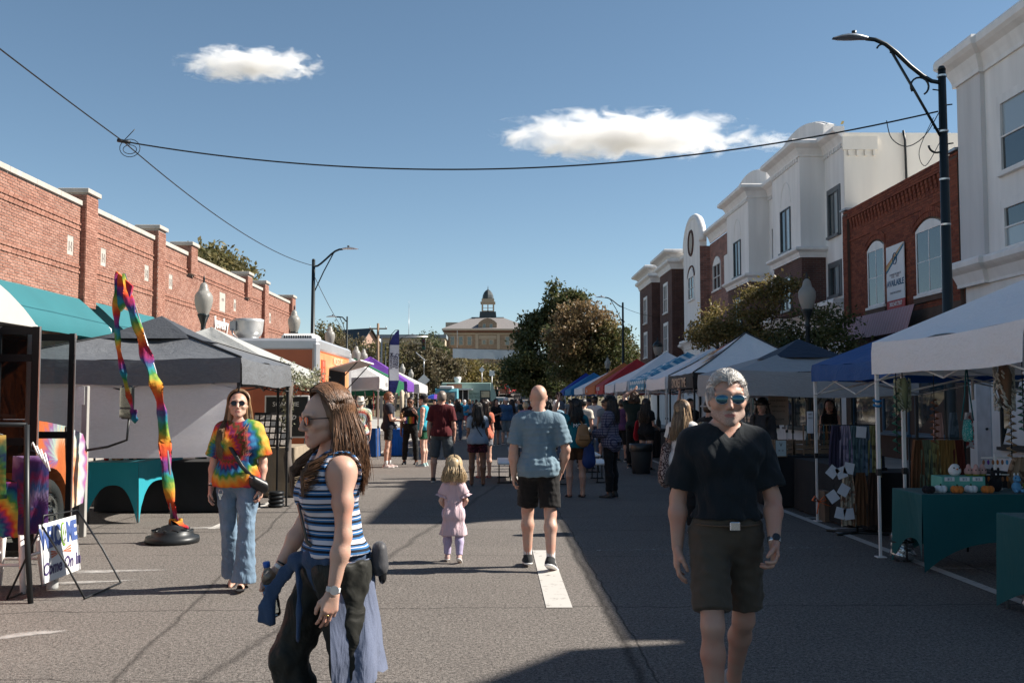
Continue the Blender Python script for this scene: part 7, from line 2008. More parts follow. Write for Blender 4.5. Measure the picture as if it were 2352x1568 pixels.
mb=MB(); mb.lathe([(0,0),(.30,0),(.31,.03),(.30,.075),(.24,.085),(.235,.13),(.225,.145),(.15,.155),(.12,.19),(.05,.21),(.045,.26),(0,.26)],n=32); mb.build('base',METAL_BLK,t)
for k in range(10):
 a=2*math.pi*k/10; mb=MB(); mb.tube([(.16*math.cos(a),.16*math.sin(a),.156),(.23*math.cos(a+.3),.23*math.sin(a+.3),.146)],.012,5); mb.build('base_rib',METAL_BLK,t)
mb=MB(); top=Vector((-.64,.05,3.16)); mb.tube([(0,0,.1),(-.06,.02,.9),(-.25,.04,2.0),top],[.02,.016,.012,.008],8); mb.build('pole',METAL_GRY,t)
def ribbon_mat(nm,per,ph):
 m,N,L,b=_new(nm); tc=N.new('ShaderNodeTexCoord'); sp=N.new('ShaderNodeSeparateXYZ'); L.new(tc.outputs['Object'],sp.inputs[0])
 nz=N.new('ShaderNodeTexNoise'); nz.inputs['Scale'].default_value=9; nz.inputs['Detail'].default_value=5; L.new(tc.outputs['Object'],nz.inputs['Vector'])
 v=math_node(N,L,'ADD',math_node(N,L,'DIVIDE',sp.outputs['Z'],per),math_node(N,L,'MULTIPLY',nz.outputs[0],.5))
 cr=ramp(N,[(0,(.42,.02,.02)),(.14,(.60,.10,.02)),(.28,(.62,.28,.03)),(.40,(.25,.30,.04)),(.52,(.03,.18,.05)),(.64,(.02,.20,.26)),(.76,(.05,.03,.15)),(.87,(.28,.03,.14)),(1,(.42,.02,.02))]); L.new(math_node(N,L,'FRACT',math_node(N,L,'ADD',v,ph)),cr.inputs[0])
 finish_fabric(N,L,b,cr.outputs[0],None,.10,.4); return m
def streamer(pts,widths,mat,nm,tube_r=None):
 mb=MB(); pts=[Vector(p) for p in pts]; k=6; P2=[]; W2=[]
 for i in range(len(pts)-1):
  for j in range(k):
   u=j/k; P2.append(pts[i].lerp(pts[i+1],u*u*(3-2*u)*.5+u*.5)); W2.append(widths[i]*(1-u)+widths[i+1]*u)
 P2.append(pts[-1]); W2.append(widths[-1]); vs=[]; n=8
 for i,(p,w) in enumerate(zip(P2,W2)):
  tw=.75*math.sin(i*.30)+.2; w*=1+.18*math.sin(i*.9)
  for j in range(n):
   a=2*math.pi*j/n; x=w*math.cos(a); y=w*.22*math.sin(a)+.30*w*math.sin(2*a+i*.5)*math.cos(a)
   vs.append((p.x+x*math.cos(tw)-y*math.sin(tw),p.y+x*math.sin(tw)+y*math.cos(tw),p.z))
 fs=[(i*n+j,(i+1)*n+j,(i+1)*n+(j+1)%n,i*n+(j+1)%n) for i in range(len(P2)-1) for j in range(n)]
 mb.add(vs,fs,0,True); return mb.build(nm,mat,t)
def lp(x,y):
 p=P(x,y,11.8); return (p.x+3.78,p.y-11.8,p.z)
rm=ribbon_mat('rainbow_ribbon',.62,0.1); rm2=ribbon_mat('rainbow_ribbon_short',.5,.45)
streamer([lp(283,628),lp(290,665),lp(303,715),lp(322,770),lp(340,830),lp(358,880),lp(371,940),lp(378,1010),lp(383,1080),lp(392,1150),lp(404,1195)],[.010,.045,.055,.06,.068,.075,.072,.068,.064,.055,.05],rm,'streamer')
streamer([lp(404,1190),lp(396,1215),lp(385,1226)],[.07,.05,.02],rm2,'streamer'); streamer([lp(404,1190),lp(418,1205),lp(430,1213)],[.06,.05,.02],rm2,'streamer')
streamer([lp(268,624),lp(267,680),lp(268,740),lp(272,800),lp(284,860),lp(296,910),lp(306,945)],[.015,.042,.038,.034,.036,.032,.024],rm2,'streamer')
streamer([lp(306,940),lp(309,958),lp(310,972)],[.035,.05,.008],rm,'streamer')
flat=MB(); q=[lp(266,622),lp(304,657),lp(296,690),lp(276,715),lp(264,690)]
flat.add([Vector(a) for a in q]+[Vector(a)+Vector((0,.05,0)) for a in q],[(0,4,3,2,1),(5,6,7,8,9),(0,1,6,5),(1,2,7,6),(2,3,8,7),(3,4,9,8),(4,0,5,9)]); flat.build('head',ribbon_mat('rainbow_head',.55,.25),t)
# orange food truck
t=thing('food_truck','orange food truck with silver trim and rooftop fan on the left','food truck',(-5.3,25.2,0))
ORP=M('orange_truck_paint',(.42,.10,.028),.35,var=.10,scale=2); ORL=M('faded_orange_panel',(.60,.26,.11),.4,var=.2,scale=3); SILV=M('silver_trim',(.50,.51,.53),.35,.5,var=.05)
mb=MB(); mb.bbox((-1.22,-2.5,.55),(1.22,2.5,2.95),.05); mb.build('body',ORP,t)
mb=MB(); mb.bbox((-1.24,-2.53,2.78),(1.26,2.53,3.07),.06); mb.build('roof_rail',SILV,t)
for x,y in ((1.19,-2.47),(1.19,2.47),(-1.19,-2.47)):
 mb=MB(); mb.bbox((x-.09,y-.09,.55),(x+.09,y+.09,3.0),.07); mb.build('corner_post',SILV,t)
mb=MB(); mb.box((1.225,-2.3,.6),(1.235,2.3,2.76)); mb.build('side_panel',ORL,t)
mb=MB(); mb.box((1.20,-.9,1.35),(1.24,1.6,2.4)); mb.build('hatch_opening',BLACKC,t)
mb=MB(); mb.box((1.24,-.95,1.28),(1.55,1.65,1.33)); mb.build('counter',ALU,t)
mb=MB(); mb.add([(1.24,-.95,2.42),(1.24,1.65,2.42),(2.0,1.65,2.62),(2.0,-.95,2.62),(1.24,-.95,2.45),(1.24,1.65,2.45),(2.0,1.65,2.65),(2.0,-.95,2.65)],[(0,3,2,1),(4,5,6,7),(0,1,5,4),(1,2,6,5),(2,3,7,6),(3,0,4,7)]); mb.build('hatch_flap',TRIM,t)
for y in (-.8,1.5):
 mb=MB(); mb.tube([(1.26,y,1.9),(1.9,y,2.6)],.015,5); mb.build('flap_strut',METAL_BLK,t)
mb=MB(); mb.bbox((1.36,-1.3,1.5),(1.62,-1.0,2.05),.04,0,Matrix.Rotation(R(4),4,'Y')); q=mb.build('loudspeaker',METAL_BLK,t)
mb=MB(); mb.box((1.236,-2.05,1.25),(1.25,-1.55,2.6)); mb.build('menu_panel',M('red_menu_panel',(.50,.07,.03),.5,var=.1),t)
for k,c in enumerate('BARBECUE'): lettering(c,.16,M('print_cream2',(.62,.48,.34),.6,var=0),t,(1.254,-1.8,2.5-k*.16),(0,1,0),(0,0,1))
lettering('WICKED PIG',.26,M('pale_orange_print',(.66,.42,.28),.6,var=0),t,(1.262,.3,2.62),(0,1,0),(0,0,1),bold=.004)
mb=MB(); mb.box((-.2,-2.56,1.0),(.9,-2.535,2.3)); mb.build('rear_panel',M('deep_orange_panel',(.36,.075,.02),.4,var=.12),t)
mb=MB(); mb.lathe([(.24,0),(.24,.10),(.27,.12),(.31,.17),(.335,.24),(.355,.46),(.365,.52),(.33,.53),(0,.49)],(-.62,-1.4,3.06),26); q=mb.build('exhaust_fan',M('galvanised_fan',(.55,.55,.54),.35,.4),t)
mb=MB(); mb.box((-.98,-1.72,3.30),(-.84,-1.60,3.52)); mb.tube(smooth([(-.92,-1.73,3.34),(-.88,-1.78,3.2),(-.74,-1.78,3.08)]),.02,6); mb.build('motor_box',METAL_GRY,q)
mb=MB(); mb.bbox((.2,-1.6,3.07),(1.0,-.7,3.24),.06); q=mb.build('air_conditioner',TRIM,t)
for k in range(12):
 mb=MB(); mb.box((.27+k*.055,-1.612,3.11),(.30+k*.055,-1.598,3.19)); mb.build('vent_slot',METAL_BLK,q)
wheel(t,(1.06,-1.2,.40),.40,.26); wheel(t,(1.06,1.5,.40),.40,.26); wheel(t,(-1.06,-1.2,.40),.40,.26,-1)
mb=MB(); mb.box((-1.2,-2.62,.42),(1.2,-2.5,.56)); mb.build('bumper',METAL_BLK,t)
for x in (-1.0,1.0):
 mb=MB(); mb.cyl((x,-2.54,.85),(x,-2.56,.85),.07,n=12); mb.build('tail_light',T_RED,t)
mb=MB(); mb.tube([(.3,-2.56,2.5),(.3,-2.58,2.3),(.3,-2.56,2.1)],.012,5); mb.build('latch',METAL_BLK,t)
# far vehicles
t=thing('food_truck',"long pale green BELTRAN'S food truck across the far end of the street",'food truck',(P(1074,900,105).x,105,0))
GRN=M('pale_green_paint',(.27,.38,.33),.4,var=.05)
mb=MB(); mb.bbox((-2.75,0,.6),(2.5,2.2,3.55),.08); mb.build('body',GRN,t)
mb=MB(); mb.prism([(2.45,.6),(2.45,3.5),(2.62,3.5),(3.0,2.3),(3.05,.6)],1,.05,2.15); mb.build('cab',GRN,t)
mb=MB(); mb.box((1.3,-.02,1.0),(2.4,.0,2.75)); mb.build('cab_door',M('dark_interior2',(.02,.03,.03),.4),t)
mb=MB(); mb.box((1.45,-.04,2.0),(2.3,-.021,2.65)); mb.build('cab_window',GLASS,t)
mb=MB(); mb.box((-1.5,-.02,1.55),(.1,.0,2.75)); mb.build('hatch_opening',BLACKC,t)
for x in (-1.5,-1.0,-.5,.08):
 mb=MB(); mb.box((x-.03,-.05,1.5),(x+.03,-.02,2.8)); mb.build('hatch_post',TRIM,t)
mb=MB(); mb.box((-1.6,-1.1,2.78),(.5,-.02,2.9)); mb.build('hatch_flap',TRIM,t)
mb=MB(); mb.box((-1.6,-.45,1.3),(.2,-.02,1.42)); mb.build('counter',TRIM,t)
mb=MB(); mb.box((-2.2,-.015,2.95),(-.6,-.005,3.4)); mb.build('painted_panel',M('rust_panel',(.25,.13,.08),.5,var=.3),t)
lettering("BELTRAN'S",.34,M('print_dark_green',(.05,.10,.08),.6,var=0),t,(.70,-.03,2.35),(1,0,0),(0,0,1),xs=.62); lettering("FOOD TRUCK",.34,M('print_dark_green',(.05,.10,.08),.6,var=0),t,(.70,-.03,2.0),(1,0,0),(0,0,1),xs=.55)
mb=MB(); mb.lathe([(.3,0),(.3,.2),(.38,.35),(.38,.6),(0,.62)],(-1.1,1,3.55),16); mb.build('roof_fan',TRIM,t)
wheel(t,(-1.7,.12,.42),.42,.25,-1); wheel(t,(1.9,.12,.42),.42,.25,-1)
def vehicle(label,cat,name,x,y,z,rz,W,L_,H,paint,kind,grp=None):
 v=thing(name,label,cat,(x,y,z),R(rz),grp)
 if kind=='suv':
  pr=[(-L_/2,.35),(-L_/2,H*.60),(-L_/2+.12,H*.93),(-L_/2+.35,H),(L_*.12,H),(L_*.27,H*.66),(L_*.46,H*.58),(L_/2,H*.5),(L_/2,.35)]
 elif kind=='van':
  pr=[(-L_/2,.35),(-L_/2,H*.9),(-L_/2+.15,H),(L_*.30,H),(L_*.42,H*.62),(L_/2,H*.5),(L_/2,.35)]
 mb=MB(); mb.prism(pr,0,-W/2,W/2); mb.build('body',paint,v)
 if kind=='suv':
  for sx in (-1,1):
   mb=MB(); mb.prism([(-L_/2+.35,H*.62),(-L_/2+.5,H*.92),(L_*.1,H*.92),(L_*.22,H*.64)],0,sx*(W/2+.002),sx*(W/2+.012)); mb.build('side_window',GLASS,v)
  mb=MB(); mb.add([(-W*.42,L_*.14,H*.96),(W*.42,L_*.14,H*.96),(W*.44,L_*.28,H*.66),(-W*.44,L_*.28,H*.66)],[(0,3,2,1)]); mb.v=[(a,b+.03,c+.02) for a,b,c in mb.v]; mb.build('windscreen',GLASS,v)
  mb=MB(); mb.box((-W*.42,-L_/2-.015,H*.62),(W*.42,-L_/2,H*.88)); mb.build('rear_window',GLASS,v)
  for sx in (-1,1):
   mb=MB(); mb.bbox((sx*W*.40-.14,L_/2-.03,H*.42),(sx*W*.40+.14,L_/2+.02,H*.5),.02); mb.build('headlight',TRIM,v)
  mb=MB(); mb.box((-W*.4,L_/2-.01,.35),(W*.4,L_/2+.05,.58)); mb.build('bumper',METAL_BLK,v)
 else:
  mb=MB(); mb.bbox((-W*.4,-L_/2-.012,H*.55),(W*.4,-L_/2,H*.86),.03); mb.build('rear_window',GLASS,v)
  mb=MB(); mb.bbox((-W*.3,-L_/2-.05,H*.99),(W*.3,L_*.1,H*1.08),.05); mb.build('roof_box',TRIM,v)
  for sx in (-1,1):
   mb=MB(); mb.box((sx*W*.44-.07,-L_/2-.02,.9),(sx*W*.44+.07,-L_/2,1.3)); mb.build('tail_light',T_RED,v)
  mb=MB(); mb.box((-W*.48,-L_/2-.08,.35),(W*.48,-L_/2,.55)); mb.build('bumper',METAL_BLK,v)
 for sx in (-1,1):
  for sy in (-.32,.32): wheel(v,(sx*(W/2-.1),sy*L_,.34),.34,.22,sx)
 return v
vehicle('light blue van seen from behind, left of the green food truck','van','van',P(1025,900,90).x,92,0,0,1.95,5,2.75,M('light_blue_paint',(.12,.34,.40),.35),'van')
vehicle('red car parked on the slope below the white fence','car','car',P(1168,890,125).x,126,float(hill(125))+.05,205,1.85,4.4,1.55,M('red_car_paint',(.40,.03,.03),.25,coat=.5),'suv')
vehicle('dark car parked right of the red car on the slope','car','car',P(1205,890,118).x,118,float(hill(118))+.05,10,1.85,4.4,1.5,M('dark_car_paint',(.02,.03,.05),.25,coat=.5),'suv')
vehicle('white car nose just right of the green food truck','car','car',P(1142,905,108).x,110,float(hill(109))+.03,190,1.8,4.3,1.5,M('white_car_paint',(.6,.6,.6),.25,coat=.5),'suv')
vehicle('dark teal car high on the slope behind the dark trailer','car','car',P(1222,875,135).x,136,float(hill(135))+.05,140,1.85,4.4,1.55,M('teal_car_paint',(.02,.09,.12),.25,coat=.5),'suv')
t=thing('trailer','dark louvred trailer behind the bald man at the far end','trailer',(P(1250,890,100).x,100,0))
mb=MB(); mb.bbox((-1.6,0,.6),(1.9,2.2,3.3),.04); mb.build('body',M('dark_trailer',(.03,.035,.04),.4),t)
for k in range(6):
 mb=MB(); mb.box((-1.4,-.03,1.0+k*.33),(1.7,-.002,1.1+k*.33)); mb.build('louvre',METAL_GRY,t)
mb=MB(); mb.box((-1.65,-.05,3.3),(1.95,2.25,3.55)); mb.build('roof',M('blue_grey_trailer_roof',(.10,.14,.18),.4),t)
wheel(t,(-1.2,.2,.42),.42,.25,-1); wheel(t,(1.2,.2,.42),.42,.25)
t=thing('feather_flag','white and navy feather flag reading Crystals Rocks Minerals','flag',(P(893,900,30).x,30,0))
zt=P(905,757,30).z; mb=MB(); mb.tube([(0,0,0),(0,0,zt-.45),(.06,0,zt-.15),(.18,0,zt-.02),(.28,0,zt)],[.018,.015,.012,.010,.008],6); mb.build('pole',METAL_BLK,t)
zb=P(905,918-20,30).z
def fl(z0,z1,mat,nm,cut=False):
 mb=MB(); ys=12; vs=[]
 for k in range(ys+1):
  z=z0+(z1-z0)*k/ys; f=(z-(zt-.5))/.5
  xl=.01 if f<0 else .01+.26*min(1,f)**2; xr=.30+.0*f-.08*max(0,(zb+.3-z)/.3)
  vs+=[(xl,.02*math.sin(z*4),z),(max(xl+.005,xr),.03*math.sin(z*4+.8),z)]
 mb.add(vs,[(2*k,2*k+1,2*k+3,2*k+2) for k in range(ys)],0,True); return mb.build(nm,mat,t)
FLN=cloth_mat('flag_navy',(.03,.035,.16),.2,.4); FLW=cloth_mat('flag_white',(.62,.63,.68),.2)
fl(zb+.32,zt-.46,FLW,'flag_cloth'); fl(zt-.46,zt-.01,FLN,'flag_cloth'); fl(zb-.05,zb+.32,FLN,'flag_cloth')
for k,(s_,x) in enumerate((('Crystals',.245),('Rocks',.165),('Minerals',.075))): lettering(s_,.145,M('print_ink',(.03,.03,.08),.6,var=0),t,(x,-.05,(zb+zt)/2-.02-(.0 if k!=1 else .02)),(0,0,-1),(1,0,0),bold=.002)
# street furniture and goods, left side
def bench(label,x0,x1,y0,y1,z,group='white folding benches'):
 b=thing('bench',label,'bench',((x0+x1)/2,(y0+y1)/2,0),0,group); hx,hy=(x1-x0)/2,(y1-y0)/2
 mb=MB(); mb.bbox((-hx,-hy,z-.045),(hx,hy,z),.012); mb.build('seat',TRIM,b)
 for sy in (-1,1):
  mb=MB(); y=sy*hy*.8; mb.tube([(-hx*.75,y,.012),(-hx*.75,y,z-.05)],.013,6); mb.tube([(hx*.75,y,.012),(hx*.75,y,z-.05)],.013,6); mb.tube([(-hx,y,.014),(hx,y,.014)],.014,6); mb.tube([(0,y,z-.06),(0,y*.4,z-.05)],.01,5); mb.build('leg_frame',METAL_BLK,b)
 return b
bench('white bench end just left of the bald man',.02,.32,19.9,21.7,.42); bench('white bench between the bald man and the woman in teal',1.15,1.45,19.5,21.3,.42)
bench('white bench right behind the woman in teal',2.05,2.4,22.9,24.4,.42); bench('white bench beside the woman in plaid',2.0,2.28,20.0,21.4,.41)
t=thing('folding_table','white folding table half hidden behind the bald man','table',(.75,21.2,0))
mb=MB(); mb.bbox((-.36,-.9,.70),(.36,.9,.74),.01); mb.build('table_top',TRIM,t)
for sy in (-1,1):
 mb=MB(); mb.tube([(-.28,sy*.7,.01),(-.28,sy*.7,.7)],.014,6); mb.tube([(.28,sy*.7,.01),(.28,sy*.7,.7)],.014,6); mb.tube([(-.3,sy*.7,.02),(.3,sy*.7,.02)],.014,6); mb.build('leg_frame',METAL_BLK,t)
t=thing('trash_can','dark grey trash can with black liner beside the right stalls','trash can',(3.29,22.7,0))
mb=MB(); mb.lathe([(0,0),(.20,0),(.25,.62),(.26,.64),(.24,.64),(.0,.6)],n=24); mb.build('bin',M('bin_grey',(.055,.06,.065),.6),t)
mb=MB(); mb.lathe([(.262,.50),(.275,.56),(.27,.66),(.25,.68),(.2,.6),(0,.5)],n=24); mb.build('liner',M('black_liner',(.012,.012,.013),.3),t)
def weight(label,x,y,kind):
 w=thing('tent_weight',label,'tent weight',(x,y,0),0,'weights at the tent legs')
 if kind=='plates':
  for k in range(4):
   mb=MB(); mb.lathe([(0,.005+k*.062),(.11,.005+k*.062),(.125,.02+k*.062),(.125,.045+k*.062),(.11,.06+k*.062),(0,.06+k*.062)],n=22); mb.build('plate',METAL_BLK,w)
 else:
  S=Sdf((-.2,-.2,-.02),(.2,.2,.42),.009); S.cone((0,0,.10),(0,0,.26),.115,.105,.05); S.ell((.02,0,.06),(.12,.11,.06),.05)
  V,F=S.nets(); V=V*(1+.03*np.sin(V[:,2:3]*70+V[:,:1]*30)); link('wrapped_bag',np_mesh('wrapped_bag',V,F,[M('silver_wrap',(.42,.44,.47),.25,.85,var=.25,scale=14,bump=.8,bscale=30)]),w)
  mb=MB(); mb.tube([(.118*math.cos(a),.118*math.sin(a),.2) for a in np.linspace(0,6.283,20)],.008,5); mb.tube([(0,-.125,.02),(.0,-.122,.2),(-.02,-.06,.36)],.008,5); mb.build('strap',METAL_BLK,w)
 return w
weight('stack of black weight plates at the charcoal tent leg',-3.42,15.65,'plates'); weight('silver wrapped weight at the near white tent far leg',4.2,10.35,'wrap'); weight('silver wrapped weight at the right edge of the photo',4.2,7.75,'wrap')
t=thing('curtain','dark curtain gathered at the charcoal tent leg','curtain',(-3.33,16.1,0))
mb=MB(); mb.tube([(0,0,1.95),(.0,0,1.5),(.02,0,1.05),(-.02,0,.75),(.03,0,.35)],[.12,.09,.045,.12,.14],14,flat=.5); mb.build('cloth',fabric('taupe_cloth',(.10,.085,.075),.9,.3),t)
mb=MB(); mb.tube([(.05*math.cos(a),.04*math.sin(a),1.05) for a in np.linspace(0,6.283,14)],.015,5); mb.build('tie',BLACKC,t)
t=thing('chalk_board','black rounded SCAN ME board with white border under the pale grey canopy','sign board',(-3.95,18.9,0))
mb=MB(); mb.bbox((-.42,-.015,.95),(.42,.015,1.75),.012); mb.build('board',M('white_border',(.6,.6,.6),.5),t)
mb=MB(); mb.bbox((-.39,-.022,.98),(.39,-.016,1.72),.002); mb.build('black_face',M('chalk_black',(.012,.014,.016),.5),t)
lettering('SCAN ME',.12,PRINT_W,t,(-.02,-.024,1.58),(1,0,0),(0,0,1)); lettering('shop',.18,PRINT_W,t,(.0,-.024,1.35),(1,0,0),(0,0,1),shear=.3)
mb=MB(); mb.tube([(-.35,.02,0),(-.33,.02,.95)],.012,5); mb.tube([(.35,.02,0),(.33,.02,.95)],.012,5); mb.build('legs',METAL_BLK,t)
lettering("why is something yummy",.09,PRINT_W,tp_,(.2,-1.57,2.0-.06),(1,0,0),(0,0,1),name='valance_print')
t=thing('jewellery_stand','leaning jewellery card stand under the pale grey canopy','display stand',(-3.95,17.4,.86))
mb=MB(); mb.box((-.3,-.02,0),(.3,.02,.62),0,Matrix.Rotation(R(-22),4,'X')); mb.build('board',BLACKC,t)
for i in range(6):
 for j in range(5):
  mb=MB(); z=.06+j*.115; x=-.25+i*.1; mb.box((x-.036,-.034,z-.04),(x+.036,-.026,z+.045),0,Matrix.Rotation(R(-22),4,'X')); mb.build('card',M('card_pale',(.55,.50,.46),.6,var=.4,scale=40) if (i+j)%3 else METAL_GRY,t)
def garland(label,pts,n,mat,size,seed,name='garland',r0=.10,cat='garland'):
 r=np.random.default_rng(seed); P_=np.array(pts); seg=r.integers(0,len(P_)-1,n); u=r.random(n)[:,None]; c=P_[seg]*(1-u)+P_[seg+1]*u
 t=thing(name,label,cat,tuple(P_[0]))
 link('leaves',leaves_mesh('leaves',c-P_[0],n,size,mat,seed,r0),t); mb=MB(); mb.tube([Vector(p-P_[0]) for p in P_],.012,5); mb.build('vine',BARK,t); return t
LEAF_GAR=leaf_mat('leaf_garland',(.20,.20,.12),(.35,.33,.24),(.10,.13,.05))
garland('leafy garland framing the pale grey canopy corner',[(-3.5,16.2,2.25),(-3.42,16.8,2.05),(-3.4,17.6,1.95),(-3.42,18.4,2.0),(-3.42,19.1,2.2),(-3.42,19.15,1.5)],900,LEAF_GAR,.055,31,r0=.075)
garland('leafy garland hanging down the charcoal tent back leg',[(-3.40,16.2,2.2),(-3.38,16.2,1.7),(-3.4,16.22,1.2)],350,LEAF_GAR,.05,32,r0=.05)
for k,(x,y,w,h_,mt,lab,nm) in enumerate(((-5.42,14.0,.07,.12,T_RED,'red drink can on the teal table','can'),(-5.3,14.1,.12,.13,M('kraft',(.33,.22,.13),.8),'small brown carton on the teal table','carton'),(-5.1,14.3,.18,.14,M('dark_box',(.03,.03,.03),.6),'dark box on the teal table','box'),(-4.95,14.9,.2,.15,M('kraft',(.33,.22,.13),.8),'long brown carton at the far end of the teal table','carton'))):
 b=thing(nm,lab,nm,(x,y,.822)); mb=MB()
 if nm=='can': mb.lathe([(0,0),(.03,0),(.033,.01),(.033,h_-.01),(.028,h_),(0,h_)],n=16); mb.build('shell',mt,b)
 else:
  mb.bbox((-w/2,-w/2,0),(w/2,w/2,h_),.004); mb.build('carton',mt,b); mb=MB(); mb.box((-w*.12,-w/2-.001,0),(w*.12,w/2+.001,h_+.001)); mb.build('tape',M('tape',(.45,.36,.25),.4),b)
for k in range(9):
 x=-5.6+k*.26; g_=thing('necklace_string',['string of dark beads','string of pale beads','string of red beads'][k%3]+' hanging in the minerals tent, '+['first','second','third','fourth','fifth','sixth','seventh','eighth','ninth'][k]+' from the left','beads',(x,28.62+.1*(k%2),1.95),0,'bead strings in the minerals tent')
 mb=MB()
 mb.tube([(0,0,0),(0,0,-.75)],.003,4)
 for q_ in range(14): mb.ell((.01*math.sin(q_),0,-.06-q_*.05),(.016,.016,.024),6,4)
 o=mb.build('beads',[M('beads_dark',(.05,.04,.06),.3),M('beads_pale',(.55,.52,.5),.3),M('beads_red',(.3,.03,.03),.3)][k%3],g_); o['kind']='stuff'
t=thing('jacket','cream jacket hanging at the green tent','jacket',(-3.05,32.3,0))
mb=MB(); mb.tube([(0,0,2.0),(0,0,1.92),(0,0,1.6),(0,0,1.2)],[.04,.2,.2,.17],14,flat=.4); mb.build('body',fabric('cream_wool',(.45,.38,.29)),t)
for sx in (-1,1):
 mb=MB(); mb.tube([(sx*.17,0,1.9),(sx*.22,0,1.6),(sx*.22,0,1.3)],[.06,.055,.045],10); mb.build('sleeve',fabric('cream_wool',(.45,.38,.29)),t)
t=thing('umbrella','small rainbow umbrella held in the crowd before the blue van','umbrella',(P(998,915,48).x,48,0))
cols=[T_RED,T_ORANGE,cloth_mat('yellow_cloth',(.6,.42,.04)),T_GREEN,T_SKY,T_DBLUE,T_PURPLE,cloth_mat('pink_cloth',(.5,.1,.2))]
for k in range(8):
 a0=2*math.pi*k/8; a1=2*math.pi*(k+1)/8; mb=MB(); vs=[]
 for i in range(6):
  f=i/5; r_=.55*f; z=1.95-.22*f*f
  vs+=[(r_*math.cos(a0),r_*math.sin(a0),z),(r_*math.cos((a0+a1)/2)*.97,r_*math.sin((a0+a1)/2)*.97,z+.01),(r_*math.cos(a1),r_*math.sin(a1),z)]
 mb.add(vs,[(3*i+j,3*i+3+j,3*i+4+j,3*i+1+j) for i in range(5) for j in range(2)],0,True); mb.build('panel',cols[k],t)
mb=MB(); mb.tube([(0,0,1.05),(0,0,2.0)],.01,6); mb.build('shaft',METAL_BLK,t)
# goods under the right tents
def plush(label,name,x,y,z,parts,rz=0,group='plush toys on the teal table',s=1.0):
 g=thing(name,label,'plush toy',(x,y,z),R(rz),group)
 for nm,mat,prims in parts:
  mb=MB()
  for c,r_ in prims: mb.ell([q*s for q in c],[q*s for q in r_],14,9)
  mb.build(nm,mat,g)
 return g
PW=fabric('plush_white',(.62,.66,.70),.95,.1); PP=fabric('plush_pink',(.52,.32,.30),.95,.1); PO=fabric('plush_orange',(.50,.17,.04),.95,.1); PB=fabric('plush_black',(.012,.013,.017),.95,.1); PBL=fabric('plush_blue',(.10,.30,.52),.95,.1); PG=fabric('plush_green',(.16,.20,.03),.95,.1); PD=fabric('plush_dark_green',(.02,.06,.02),.95,.1); EYB=M('bead_eye',(.01,.01,.01),.15,var=0)
t=thing('display_box','pale green display box with price cards on the teal table','box',(4.62,9.98,.75))
mb=MB(); mb.bbox((-.21,-.12,0),(.23,.12,.15),.006); mb.build('box',M('mint_box',(.10,.36,.31),.6,var=.08),t)
for x in (-.13,.02,.15):
 mb=MB(); mb.bbox((x-.05,-.126,.105),(x+.05,-.121,.145),.002); q=mb.build('price_card',M('card_white',(.66,.70,.74),.6),t); lettering('$12',.03,navy,q,(x,-.1275,.125),(1,0,0),(0,0,1))
plush('round white bird plush on the display box','plush_bird',4.60,9.98,.90,[('body',PW,[((0,0,.05),(.062,.058,.055)),((0,-.005,.07),(.05,.05,.05))]),('eyes',EYB,[((-.028,-.048,.08),(.008,.008,.008)),((.028,-.048,.08),(.008,.008,.008))]),('beak',PO,[((0,-.06,.068),(.010,.012,.008))])])
for k,(x,l) in enumerate(((4.73,'left pink turnip plush on the display box'),(4.79,'middle pink turnip plush on the display box'),(4.87,'right pink turnip plush on the display box'))):
 plush(l,'plush_turnip',x,9.96-.03*(k==1),.90,[('body',PP,[((0,0,.045),(.042,.04,.045)),((0,0,.085),(.022,.022,.035))]),('base',PG,[((0,0,.012),(.038,.036,.014))]),('eyes',EYB,[((-.016,-.036,.06),(.006,.005,.006)),((.016,-.036,.06),(.006,.005,.006))])])
for k,(x,mt,l) in enumerate(((4.22,PB,'black pumpkin plush at the table corner'),(4.36,PW,'first white pumpkin plush on the table edge'),(4.50,PO,'first orange pumpkin plush on the table edge'),(4.66,PW,'second white pumpkin plush on the table edge'),(4.80,PO,'second orange pumpkin plush on the table edge'))):
 plush(l,'plush_pumpkin',x,9.72+.05*(k%2),.75,[('body',mt,[((.034*math.cos(a),.034*math.sin(a),.036),(.032,.032,.036)) for a in np.linspace(0,6.283,7)[:-1]]),('stalk',PD,[((0,0,.075),(.008,.008,.014))])])
plush('black cat plush behind the blue dragon','plush_cat',4.98,9.92,.75,[('body',PB,[((0,0,.07),(.065,.06,.08)),((0,-.01,.165),(.052,.05,.048)),((-.03,0,.215),(.014,.01,.022)),((.03,0,.215),(.014,.01,.022))]),('eyes',PW,[((-.02,-.055,.172),(.009,.006,.009)),((.02,-.055,.172),(.009,.006,.009))])])
plush('sitting light blue dragon plush','plush_dragon',5.10,9.75,.75,[('body',PBL,[((0,0,.055),(.045,.045,.055)),((0,-.01,.135),(.034,.04,.038)),((-.03,-.05,.02),(.018,.03,.018)),((.03,-.05,.02),(.018,.03,.018)),((.08,.02,.02),(.05,.016,.016)),((0,-.045,.125),(.02,.022,.016))]),('horns',PW,[((-.018,0,.178),(.008,.008,.016)),((.018,0,.178),(.008,.008,.016))]),('eyes',EYB,[((-.022,-.035,.148),(.007,.006,.008)),((.022,-.035,.148),(.007,.006,.008))])])
